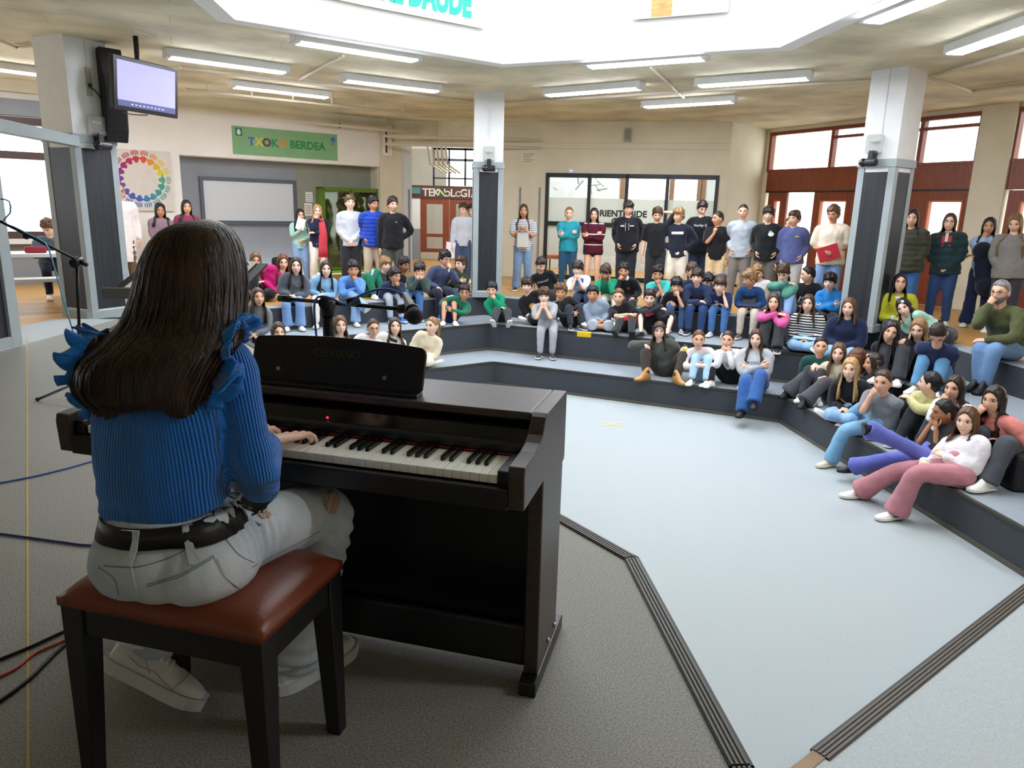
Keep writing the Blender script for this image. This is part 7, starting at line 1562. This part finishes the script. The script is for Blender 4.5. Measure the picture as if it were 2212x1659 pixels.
c = tq - tn * .2 + td * -.02; c[2] = T3 + .725; o = empty('pencil_case', c); mb = MB(); mb.obox(c + V3(0, 0, .045), .13, .05, .045, td, tn); k1 = mb.build('case', mat('crimson_fabric', '#9c2c3c', .8, bump=.2), bevel=.025, seg=3); mb = MB(); mb.bar(c + td * -.11 + V3(0, 0, .092), c + td * .11 + V3(0, 0, .092), .004, 6); k2 = mb.build('zip', m_blackm); adopt(o, k1, k2); tag(o, 'crimson pencil case on the white study table', 'pencil case')
# ------------------------------------------------------------------ the pianist
PG = V3(-.755, 1.55, .49)
pr_ = empty('person', PG); tag(pr_, 'pianist with long brown hair in a ribbed blue ruffled sweater playing the piano', 'person')
hipC = V3(-.768, 1.535, .592); hjR, hjL = V3(-.678, 1.565, .575), V3(-.860, 1.590, .575)
kR, aR = V3(-.502, 1.915, .530), V3(-.618, 1.875, .095); kL, aL = V3(-.745, 1.945, .555), V3(-.975, 1.790, .165)
spn = [hipC + V3(0, -.01, .02), V3(-.770, 1.525, .69), V3(-.772, 1.530, .80), V3(-.770, 1.555, .92), V3(-.765, 1.595, 1.03)]
nbP = V3(-.752, 1.628, 1.085); hcP = V3(-.712, 1.705, 1.205)
shR, shL = V3(-.632, 1.600, 1.022), V3(-.915, 1.575, 1.012)
eR, wR = V3(-.566, 1.535, .742), V3(-.612, 1.742, .775); wL = V3(-.708, 1.765, .778); eL, wL = ik(shL, wL, .285, .235, V3(-.6, .2, -1))
sd = unit(shR - shL)
# ---- skin: one continuous mesh incl. head, arms and hands
mb = MB(); limb(mb, spn, [(.09, .06), (.10, .07), (.105, .075), (.12, .08), (.085, .055)], 14, flat=sd, cap=False); limb(mb, [spn[-1], nbP, hcP - UPV * .07], [.06, .052, .05], 14)
for s, a, b, c in ((1, shR, eR, wR), (-1, shL, eL, wL)): limb(mb, [spn[-1] + sd * s * .04, a, b, c], [.045, .042, .036, .025], 12)
for a, b, c in ((hjR, kR, aR), (hjL, kL, aL)): limb(mb, [a, b, c], [.06, .052, .036], 12)
core = remesh(mb, .012, 2); B = MB(); B.v = [tuple(p) for p in mesh_np(core)]; B.f = [tuple(p.vertices) for p in core.polygons]; B.m = [0] * len(B.f)
hfP = unit(V3(.30, .94, -.22)); hrP = unit(np.cross(hfP, UPV)); huP = np.cross(hrP, hfP); MhP = np.stack([hrP, hfP, huP])
o = len(B.v); B.v += [tuple(p) for p in (np.array(HEAD.v) @ MhP + hcP)]; B.f += [tuple(o + i for i in f) for f in HEAD.f]; B.m += HEAD.m
def fine_hand(side, w, y, bk, curl, spread):
    hm = hand_shape(curl, spread, .25, 10, side, 34); hm.v = [(a * 1.1, b * 1.1, c * 1.1) for a, b, c in hm.v]; z = unit(bk - y * np.dot(bk, y)); x = np.cross(y, z); hm.v = [tuple(p) for p in (np.array(hm.v) @ np.stack([x, y, z]) + w)]
    me = remesh(hm, .0032, 2, .4); v = mesh_np(me); f = [tuple(p.vertices) for p in me.polygons]; bpy.data.meshes.remove(me); return v, f
for side, w, y, bk in ((1, wR, unit(V3(.36, .92, -.12)), V3(-.15, .1, 1)), (-1, wL, unit(V3(.22, .97, -.06)), V3(.1, 0, 1))):
    v, f = fine_hand(side, w, y, bk, 30, 2.6); o = len(B.v); B.v += [tuple(p) for p in v]; B.f += [tuple(o + i for i in q) for q in f]; B.m += [0] * len(f)
me = bpy.data.meshes.new('body'); me.from_pydata(B.v, [], B.f); link('body', me, [skin('l'), MATS.get('lips_l') or mat('lips_l', '#c07f72', .45), mat('eye_white', '#e9e6e0', .3), mat('iris_dark', '#1d130e', .25), hairmat('br')], pr_); me.polygons.foreach_set('material_index', B.m)
mb = MB(); q = wR - unit(wR - eR) * .004; ax_ = unit(wR - eR); e1 = unit(np.cross(ax_, UPV)); e2 = np.cross(ax_, e1)
mb.tube([q + e1 * .0275 * math.cos(t) + e2 * .0235 * math.sin(t) for t in np.linspace(0, 2 * math.pi, 25)], .0028, 6); link('bracelet', _mesh(mb), mat('braided_bracelet', '#3a2340', .7, var=.8, vscale=120, col2='#7a4a30'), pr_)

# ---- ribbed sweater
mb = MB()
limb(mb, [V3(-.765, 1.528, .676)] + spn[1:4] + [spn[4] + V3(0, 0, .01)], [(.128, .096), (.138, .101), (.146, .104), (.152, .104), (.108, .074)], 20, cap=False, flat=sd)
limb(mb, [spn[4], nbP + V3(0, 0, .01)], [(.10), (.062)], 14, cap=False)
for s, a, b, c in ((1, shR, eR, wR), (-1, shL, eL, wL)):
    limb(mb, [spn[4] + sd * s * .05, a - V3(0, 0, .008), a + (b - a) * .5, b, b + (c - b) * .55, b + (c - b) * .90], [.052, .056, .047, .049, .045, .037], 14)
sw = remesh(mb, .0068, 5); v = mesh_np(sw); no = np.empty(len(v) * 3, np.float32); sw.vertices.foreach_get('normal', no); no = no.reshape(-1, 3)
def seg_d(p, a, b):
    t = np.clip(((p - a) @ (b - a)) / np.dot(b - a, b - a), 0, 1); return np.linalg.norm(p - (a + t[:, None] * (b - a)), axis=1)
dA = {}
for s, a, b, c in ((1, shR, eR, wR), (-1, shL, eL, wL)): dA[s] = (seg_d(v, a + (b - a) * .12, b), seg_d(v, b, c))
spa = np.array(spn); dT = np.min([seg_d(v, spa[i], spa[i + 1]) for i in range(4)], axis=0) - .09
rib = np.arctan2((v - spa[2]) @ sd, -((v - spa[2]) @ unit(np.cross(sd, UPV) * -1))) * .135
for s, a, b, c in ((1, shR, eR, wR), (-1, shL, eL, wL)):
    for (p0, p1, dd_) in ((a, b, dA[s][0]), (b, c, dA[s][1])):
        ax_ = unit(p1 - p0); e1 = unit(V3(-.2 * s, -1, .15) - ax_ * np.dot(V3(-.2 * s, -1, .15), ax_)); e2 = np.cross(ax_, e1); r_ = np.arctan2((v - p0) @ e2, (v - p0) @ e1) * .055
        other = np.minimum(dA[1][0], dA[1][1]) if s > 0 else np.minimum(dA[-1][0], dA[-1][1]); use = (dd_ <= other + 1e-6) & (dd_ < .070) & (dd_ - .045 < dT) & (((v - (a + sd * s * -.035)) @ sd) * s > -.0)
        rib = np.where(use, r_, rib)
fold = np.array([mnoise.noise(Vector((p[0] * 9, p[1] * 9, p[2] * 26))) for p in v]); low = np.exp(-((v[:, 2] - .70) / .05) ** 2); elb_ = np.exp(-(np.linalg.norm(v - eR, axis=1) / .09) ** 2)
v = v + no * (fold * (.002 + .010 * low + .006 * elb_))[:, None]; sw.vertices.foreach_set('co', v.astype(np.float32).ravel())
at = sw.attributes.new('rib', 'FLOAT', 'POINT'); at.data.foreach_set('value', rib.astype(np.float32)); sw.update()
m_knit = mat('blue_rib_knit', '#1a70c6', .85, var=.05, vscale=20, spec=.2, sheen=.3); nt = m_knit.node_tree; b = nt.nodes['Principled BSDF']
an = nt.nodes.new('ShaderNodeAttribute'); an.attribute_name = 'rib'; mu = nt.nodes.new('ShaderNodeMath'); mu.operation = 'MULTIPLY'; mu.inputs[1].default_value = 2 * math.pi / .0088; nt.links.new(an.outputs['Fac'], mu.inputs[0])
sn = nt.nodes.new('ShaderNodeMath'); sn.operation = 'SINE'; nt.links.new(mu.outputs[0], sn.inputs[0]); bp = nt.nodes.new('ShaderNodeBump'); bp.inputs['Strength'].default_value = .9; bp.inputs['Distance'].default_value = .0022; nt.links.new(sn.outputs[0], bp.inputs['Height']); nt.links.new(bp.outputs[0], b.inputs['Normal'])
link('sweater', sw, m_knit, pr_); bv_s = BVHTree.FromPolygons([Vector(p) for p in v], [tuple(p.vertices) for p in sw.polygons])
m_ruf = mat('blue_knit_plain', '#1e76cc', .85, spec=.2, sheen=.3, bump=.3, bscale=200)
def ruffle(s, pts, waves, w0, flare):
    """frilled strip along the armhole: base on the sweater, free edge waving outwards"""
    pts = [V3(*p) for p in pts]; base = []; nrm = []
    P_, _ = path(pts, [.01] * len(pts), 6, .5); P_ = np.array(P_); L = np.concatenate([[0], np.cumsum(np.linalg.norm(np.diff(P_, axis=0), axis=1))]); n = 150; tt = np.linspace(0, L[-1], n)
    C_ = np.stack([np.interp(tt, L, P_[:, k]) for k in range(3)], 1)
    for p in C_:
        r = bv_s.find_nearest(Vector(p)); base.append(np.array(r[0])); nrm.append(np.array(r[1]))
    base, nrm = np.array(base), np.array(nrm); ker = np.ones(9) / 9
    for k in range(3): nrm[:, k] = np.convolve(np.pad(nrm[:, k], 4, 'edge'), ker, 'valid')
    K = 7; vs = []; rs_ = random.Random(3 + s)
    for i in range(n):
        t = i / (n - 1); tan = unit(base[min(i + 1, n - 1)] - base[max(i - 1, 0)]); nn = unit(nrm[i]); sdv = unit(np.cross(tan, nn)) * flare; env = min(1, 6 * t, 6 * (1 - t)) ** .6
        ph = 2 * math.pi * waves * t + .8 * math.sin(5 * t + s)
        for j in range(K):
            q_ = j / (K - 1); out = sdv * (.80 * q_) * w0 * env + nn * (.006 + .55 * q_ * w0 * env * (1 + .15 * math.sin(3 * ph)))
            wv = q_ ** 1.3 * (.017 * math.sin(ph)) * env; vs.append(base[i] + out + nn * wv * .9 + sdv * wv * .55 + tan * .010 * q_ * math.sin(2 * ph + 1) * env)
    fs = [(i * K + j, i * K + j + 1, (i + 1) * K + j + 1, (i + 1) * K + j) for i in range(n - 1) for j in range(K - 1)]
    me = bpy.data.meshes.new('r'); me.from_pydata([tuple(p) for p in vs], [], fs); ob = link('ruffle', me, m_ruf, pr_); sm = ob.modifiers.new('s', 'SOLIDIFY'); sm.thickness = .0045; sm.offset = 0; return ob
ruffle(1, [(-.615, 1.68, 1.06), (-.640, 1.64, 1.09), (-.665, 1.58, 1.075), (-.648, 1.525, 1.02), (-.640, 1.50, .975), (-.645, 1.485, .925)], 7.5, .066, -1)
ruffle(-1, [(-.925, 1.66, 1.05), (-.915, 1.62, 1.08), (-.905, 1.565, 1.065), (-.915, 1.52, 1.015), (-.915, 1.50, .96), (-.905, 1.485, .90)], 7.5, .050, 1)

# ---- jeans
mb = MB()
limb(mb, [hipC + V3(0, .0, -.02), V3(-.762, 1.530, .694)], [(.158, .122), (.139, .106)], 20, cap=False, flat=sd)
mb.sphere(V3(-.685, 1.520, .572), (.118, .150, .100), 18, 12); mb.sphere(V3(-.832, 1.530, .572), (.112, .140, .100), 18, 12); mb.sphere(V3(-.768, 1.530, .598), (.160, .135, .10), 20, 12); mb.sphere(V3(-.768, 1.512, .575), (.120, .140, .096), 18, 12)
limb(mb, [hjR, hjR + (kR - hjR) * .5, kR, kR + (aR - kR) * .5, aR + V3(.002, .005, .0)], [.096, .088, .071, .078, .088], 18)
limb(mb, [hjL, kL, kL + (aL - kL) * .6, aL + (kL - aL) * .02], [.096, .074, .070, .072], 16)
jn = remesh(mb, .0078, 5); v = mesh_np(jn); no = np.empty(len(v) * 3, np.float32); jn.vertices.foreach_get('normal', no); no = no.reshape(-1, 3)
f1 = np.array([mnoise.noise(Vector((p[0] * 8, p[1] * 8, p[2] * 8))) for p in v]); gro = V3(-.605, 1.57, .63); axd = unit(kR - hjR)
dg_ = np.linalg.norm(v - gro, axis=1); crs = np.sin(((v - gro) @ axd) * 230 + 2 * f1) * np.exp(-(dg_ / .075) ** 2); kb_ = np.exp(-(np.linalg.norm(v - (kR + V3(0, .0, -.10)), axis=1) / .12) ** 2) * np.sin((v @ unit(V3(.5, .6, .9))) * 150 + 3 * f1)
hem = np.exp(-(np.linalg.norm(v - aR, axis=1) / .12) ** 2) * np.sin(v[:, 2] * 140 + 4 * f1)
v = v + no * (.004 * f1 + .0055 * crs + .005 * kb_ + .005 * hem)[:, None]; jn.vertices.foreach_set('co', v.astype(np.float32).ravel()); jn.update()
m_jean = mat('pale_washed_denim', '#aec0cd', .85, var=.13, vscale=5, spec=.2, bump=.25, bscale=260, col2='#c8d0d2')
link('jeans', jn, m_jean, pr_); bv_j = BVHTree.FromPolygons([Vector(p) for p in v], [tuple(p.vertices) for p in jn.polygons])
def on_jeans(u, w_, off=.0015):
    d = unit(ray(u, w_)); h = bv_j.ray_cast(Vector((0, 0, CAMH)), Vector(d)); return None if h[0] is None else np.array(h[0]) + np.array(h[1]) * off
m_st = mat('denim_stitch', '#7f8c92', .8); m_st2 = mat('denim_seam_pale', '#c3cbcc', .8)
def seam(name, pix, r, m, n=14):
    P_, _ = path([np.array([a, b, 0.]) for a, b in pix], [1] * len(pix), 5, .4); P_ = np.array(P_); L = np.concatenate([[0], np.cumsum(np.linalg.norm(np.diff(P_, axis=0), axis=1))]); pts = []
    for t in np.linspace(0, L[-1], n):
        q = on_jeans(np.interp(t, L, P_[:, 0]), np.interp(t, L, P_[:, 1]), r * .4)
        if q is not None and (not pts or np.linalg.norm(q - pts[-1]) < .12): pts.append(q)
    if len(pts) > 2: mb = MB(); mb.tube(pts, r, 6); link(name, _mesh(mb), m, pr_)
seam('yoke_seam', [(225, 1222), (293, 1228), (370, 1205), (450, 1162)], .0014, m_st); seam('centre_seam', [(277, 1176), (286, 1240), (304, 1308)], .0016, m_st2)
for dx in (0, 5): seam('pocket_stitch', [(318, 1262 + dx), (395, 1240 + dx), (461, 1200 + dx)], .0013, m_st)
seam('pocket_stitch', [(461, 1200), (480, 1240), (505, 1262), (533, 1278)], .0015, m_st2); seam('pocket_stitch', [(468, 1208), (486, 1246), (510, 1268)], .0011, m_st)
seam('pocket_stitch', [(213, 1225), (250, 1250), (256, 1285)], .0013, m_st); seam('side_seam', [(545, 1225), (600, 1195), (660, 1165), (690, 1148)], .0013, m_st)
seam('front_pocket_seam', [(488, 1165), (515, 1200), (548, 1215)], .0012, m_st)
# rips: skin shows through, loose threads across
def rip(cen_px, du, dv, n, seed, thr=.0011):
    c = on_jeans(*cen_px, .0)
    if c is None: return
    rs_ = random.Random(seed); mb = MB(); poly = []
    for t in np.linspace(0, 2 * math.pi, 18)[:-1]:
        q = on_jeans(cen_px[0] + du * math.cos(t), cen_px[1] + dv * math.sin(t), .0022); poly.append(q if q is not None else c)
    mb.add([on_jeans(*cen_px, .0026)] + poly, [(0, 1 + k, 1 + (k + 1) % 17) for k in range(17)]); link('rip', _mesh(mb), mat('skin_warm', '#c98f76', .55), pr_)
    mb = MB()
    for k in range(n):
        x = cen_px[0] + du * (2 * (k + .5) / n - 1); h_ = dv * math.sqrt(max(.05, 1 - ((x - cen_px[0]) / du) ** 2)) * 1.1; pts = []
        for t in np.linspace(-1, 1, 6):
            q = on_jeans(x + 3 * math.sin(t * 2 + k), cen_px[1] + h_ * t, .0045 + .002 * rs_.random())
            if q is not None: pts.append(q)
        if len(pts) > 2: mb.tube(pts, thr, 5)
    ob = link('rip_threads', _mesh(mb), mat('frayed_thread', '#d2cfc2', .9), pr_); ob['kind'] = 'stuff'
rip((716, 1086), 17, 24, 11, 2); rip((572, 1112), 12, 9, 7, 5)
# belt and loops
bcn = V3(-.762, 1.530, .662); nbel = 72; tl_ = V3(.02, -.10, 0)
def belt_pt(t, z, off):
    e1, e2 = sd * V3(1, 1, 0), unit(np.cross(UPV, sd)); a = bcn + e1 * .30 * math.cos(t) + e2 * .30 * math.sin(t); a = V3(a[0], a[1], 0); c0 = V3(bcn[0], bcn[1], 0); zz = bcn[2] + z + .0 + .004 * math.cos(t)
    d = unit(c0 - a); h = bv_j.ray_cast(Vector((a[0], a[1], zz)), Vector(d)); p = np.array(h[0]) if h[0] is not None else V3(*(c0 - d * .14)[:2], zz)
    return p - d * off
mb = MB(); vs = []; 
for i in range(nbel):
    t = 2 * math.pi * i / nbel
    for z, of in ((-.021, .003), (-.021, .008), (.021, .008), (.021, .003)): vs.append(belt_pt(t, z, of))
fs = [(4 * i + j, 4 * ((i + 1) % nbel) + j, 4 * ((i + 1) % nbel) + (j + 1) % 4, 4 * i + (j + 1) % 4) for i in range(nbel) for j in range(4)]
mb.add(vs, fs); link('belt', _mesh(mb), mat('black_leather', '#0d0c0d', .45, spec=.45, bump=.1, bscale=200), pr_)
for t in (math.radians(-106), math.radians(-58), math.radians(14)):
    mb = MB(); vs = []
    for z in (-.042, -.02, .0, .02, .036):
        for dt, of in ((-.055, .009), (.055, .009), (.055, .013), (-.055, .013)): vs.append(belt_pt(t + dt, z, of))
    fs = [(4 * i + j, 4 * i + (j + 1) % 4, 4 * (i + 1) + (j + 1) % 4, 4 * (i + 1) + j) for i in range(4) for j in range(4)] + [(3, 2, 1, 0), (16, 17, 18, 19)]; mb.add(vs, fs); link('belt_loop', _mesh(mb), m_jean, pr_, smooth=False)

# ---- trainers
def trainer(ank_, fd, z):
    y = unit(fd - z * np.dot(fd, z)); x = np.cross(y, z); M3 = np.stack([x, y, z]) * 1.0; o_ = ank_ - z * .085
    T_ = lambda p: np.asarray(p) @ M3 + o_; n = 24
    ys = [-.070, -.060, -.035, 0, .03, .06, .09, .12, .15, .175, .195, .208]; w = [.020, .032, .038, .040, .041, .044, .048, .0505, .050, .045, .034, .016]; h = [.060, .088, .094, .086, .088, .092, .084, .072, .063, .057, .050, .040]; vs = []
    for yy, a, b in zip(ys, w, h):
        for k in range(n):
            t = 2 * math.pi * k / n; c, s_ = math.cos(t), math.sin(t); vs.append((a * math.copysign(abs(c) ** .85, c) * (1 - .22 * max(s_, 0)), yy, .024 + (b - .024) * (abs(s_) ** .75) if s_ > 0 else .024 + .012 * s_))
    fs = [(i * n + k, (i + 1) * n + k, (i + 1) * n + (k + 1) % n, i * n + (k + 1) % n) for i in range(len(ys) - 1) for k in range(n)] + [tuple(range(n)), tuple((len(ys) - 1) * n + k for k in range(n - 1, -1, -1))]
    mb = MB(); mb.add(T_(vs), fs); m_tr = mat('white_trainer_leather', '#dfe2e2', .45, spec=.4, var=.03); up = link('shoe', _mesh(mb), m_tr, pr_); sb_ = up.modifiers.new('s', 'SUBSURF'); sb_.levels = 1; sb_.render_levels = 1
    ol = [(a * 1.10 + .004, yy) for a, yy in zip(w, ys)]; ol[0] = (ol[0][0], ys[0] - .010); ol[-1] = (ol[-1][0], ys[-1] + .010); poly = ol + [(-a, yy) for a, yy in ol[::-1]]; mb = MB(); m_ = len(poly)
    vs = [(a, b, z_) for z_ in (0, .008, .030, .033) for a, b in [(p * (1.0 if z_ < .02 else .985), q) for p, q in poly]]; fs = [tuple(range(m_ - 1, -1, -1)), tuple(3 * m_ + i for i in range(m_))] + [(r * m_ + i, r * m_ + (i + 1) % m_, (r + 1) * m_ + (i + 1) % m_, (r + 1) * m_ + i) for r in range(3) for i in range(m_)]; mb.add(T_(vs), fs); so_ = link('sole', _mesh(mb), mat('white_rubber_sole', '#cfd3d4', .6), pr_, smooth=False)
    mb = MB()
    for j in range(6):
        yy = .052 + .0165 * j; zz = .0905 - .0045 * j - (.002 * j if j > 2 else 0); mb.tube(T_([(-.030, yy - .004, zz - .014), (-.014, yy, zz + .003), (.014, yy + .003, zz + .003), (.030, yy + .007, zz - .014)]), [(.0028, .0045)] * 4, 6)
    mb.tube(T_([(.0, .05, .095), (.022, .035, .112), (.034, .045, .10), (.016, .05, .094)]), .0026, 6); mb.tube(T_([(.0, .05, .095), (-.022, .03, .110), (-.034, .04, .098), (-.016, .048, .094)]), .0026, 6); la_ = link('laces', _mesh(mb), mat('white_laces', '#eceeee', .8), pr_); la_['kind'] = 'stuff'
    mb = MB(); mb.tube(T_([(.041 * math.cos(t) * (1.0), -.026 + .045 * math.sin(t) * 1.0, .090 + .010 * math.sin(t)) for t in np.linspace(0, 2 * math.pi, 25)]), .0075, 8); mb2 = link('collar', _mesh(mb), m_tr, pr_)
    mb = MB()
    for s_ in (-1, 1):
        mb.tube(T_([(s_ * .0415, -.02, .062), (s_ * .043, .02, .050), (s_ * .046, .06, .056), (s_ * .050, .10, .040), (s_ * .052, .13, .036)]), .0012, 5); mb.tube(T_([(s_ * .0425, .02, .076), (s_ * .045, .05, .046)]), .0012, 5)
    mb.tube(T_([(.050, .125, .042), (.040, .135, .062), (0, .142, .074), (-.040, .135, .062), (-.050, .125, .042)]), .0013, 5); st_ = link('stitching', _mesh(mb), mat('grey_stitch', '#a9adb0', .7), pr_); st_['kind'] = 'stuff'
    mb = MB(); mb.tube(T_([(0, -.025, .085), (0, -.02, .13)]), [.034, .036], 14); link('sock', _mesh(mb), cloth('#15161a'), pr_)
    for k in (so_, la_, mb2, st_): k.parent = up; k.matrix_parent_inverse = Matrix.Identity(4)
trainer(V3(-.606, 1.868, .087), unit(V3(-.477 + .644, 2.035 - 1.803, 0)), UPV)
fdl = unit(V3(.200, .010, -.115)); zl_ = unit(V3(.40, .30, .85)); trainer(V3(-.985, 1.76, .172), fdl, unit(zl_ - fdl * np.dot(zl_, fdl)))

# ---- hair: long straight fall over the back and left shoulder, lofted row by row
rows = [  # picture row, left, right edge, depth of the middle, half thickness
    (476, 412, 452, 1.700, .030), (482, 388, 474, 1.700, .062), (495, 362, 494, 1.699, .088), (520, 340, 512, 1.697, .106), (560, 322, 523, 1.692, .117), (600, 311, 527, 1.684, .118), (640, 301, 526, 1.672, .114), (680, 287, 523, 1.655, .105),
    (715, 262, 520, 1.620, .115), (742, 228, 512, 1.585, .118), (765, 190, 498, 1.560, .112), (795, 170, 480, 1.535, .098), (830, 163, 462, 1.515, .082), (856, 170, 447, 1.500, .066), (872, 200, 432, 1.494, .052)]
R_ = np.array(rows, float); NR, NA = 64, 120; tv = np.linspace(0, 1, NR) ; rr_ = np.linspace(0, len(rows) - 1, len(rows)); ti = np.linspace(0, len(rows) - 1, NR)
G_ = np.stack([np.interp(ti, rr_, R_[:, k]) for k in range(5)], 1); ker = np.array([.25, .5, .25])
for k in range(5):
    for _ in range(3): G_[1:-1, k] = np.convolve(G_[:, k], ker, 'valid')
vs = []; rs_ = random.Random(11)
def hair_pt(i, th_, off=0.0):
    """i: fractional row, th_: angle (0 right, pi/2 away, pi left, 3pi/2 towards the camera)"""
    g_ = [np.interp(i, np.arange(NR), G_[:, k]) for k in range(5)]; l, r = at_y(g_[1], g_[0], g_[3]), at_y(g_[2], g_[0], g_[3]); c = (l + r) / 2; hw = (r - l) / 2; c0, s0 = math.cos(th_), math.sin(th_)
    n_ = mnoise.noise(Vector((th_ * 6, i * .05, 3))) * .5 + mnoise.noise(Vector((th_ * 22, i * .03, 9))) * .5; amp = .0035 + .006 * min(1, i / NR) ; k = 1 + (off + n_ * amp) / .1
    e_ = .85 if s0 < 0 else 1.0
    p = c + hw * math.copysign(abs(c0) ** e_, c0) * k + V3(0, 1, 0) * g_[4] * math.copysign(abs(s0) ** e_, s0) * k
    if i > NR * .62 and s0 < .35: # lie on the sweater
        r_ = bv_s.find_nearest(Vector(p))
        if r_[0] is not None:
            d_ = np.dot(p - np.array(r_[0]), np.array(r_[1]))
            if d_ < .010: p = p + np.array(r_[1]) * (.012 - d_)
    return p
for i in range(NR):
    for a in range(NA): vs.append(hair_pt(i, 2 * math.pi * a / NA))
for a in range(NA):     # uneven ends
    b_ = (NR - 1) * NA + a; vs[b_] = vs[b_] + V3(0, 0, -.014 * rs_.random() + .012 * math.sin(a * .21 + 1))
fs = [(i * NA + a, i * NA + (a + 1) % NA, (i + 1) * NA + (a + 1) % NA, (i + 1) * NA + a) for i in range(NR - 1) for a in range(NA)]
fs = [f[::-1] for f in fs]; fs += [tuple(range(NA)), tuple((NR - 1) * NA + a for a in range(NA - 1, -1, -1))]
m_hr = mat('long_brown_hair', '#20140c', .45, var=.45, vscale=55, stretch=(1, 1, .05), spec=.5, bump=.35, bscale=140, col2='#33200f')
mb = MB(); mb.add(vs, fs); hb = link('hair', _mesh(mb), m_hr, pr_)
mats_s = [m_hr, mat('hair_strand_warm', '#2c1b10', .4, spec=.5), mat('hair_strand_dark', '#150d08', .4, spec=.5), mat('hair_strand_light', '#452d19', .4, spec=.5)]; mb = MB()
for k in range(2400):
    th0 = rs_.uniform(math.pi * .86, math.pi * 2.14); i0 = rs_.uniform(0, NR * .55) if rs_.random() < .6 else rs_.uniform(0, 6); i1 = min(NR - 1, i0 + rs_.uniform(14, 40)) if rs_.random() < .55 else NR - 1; m_ = 9; of = rs_.uniform(.0005, .004); dr = rs_.uniform(-.10, .10); wd = rs_.uniform(.0007, .0017); mi = rs_.choice((0, 1, 1, 2, 2, 3)); pv = []
    for j in range(m_):
        t = j / (m_ - 1); i_ = i0 + (i1 - i0) * t; th_ = th0 + dr * t + .02 * math.sin(6 * t + k); p = hair_pt(i_, th_, of * math.sin(math.pi * min(1, t + .12)) + .0004); tg = unit(V3(-math.sin(th_), 0, 0) + V3(0, math.cos(th_), 0)); w_ = wd * (1 - t ** 4)
        if i1 == NR - 1 and j == m_ - 1: p = p - UPV * rs_.uniform(0, .02)
        pv += [p - tg * w_, p + tg * w_]
    mb.add(pv, [(2 * j, 2 * j + 1, 2 * j + 3, 2 * j + 2) for j in range(m_ - 1)], mi)
st = link('hair_strands', _mesh(mb), mats_s, pr_); st['kind'] = 'stuff'
bpy.context.view_layer.update()
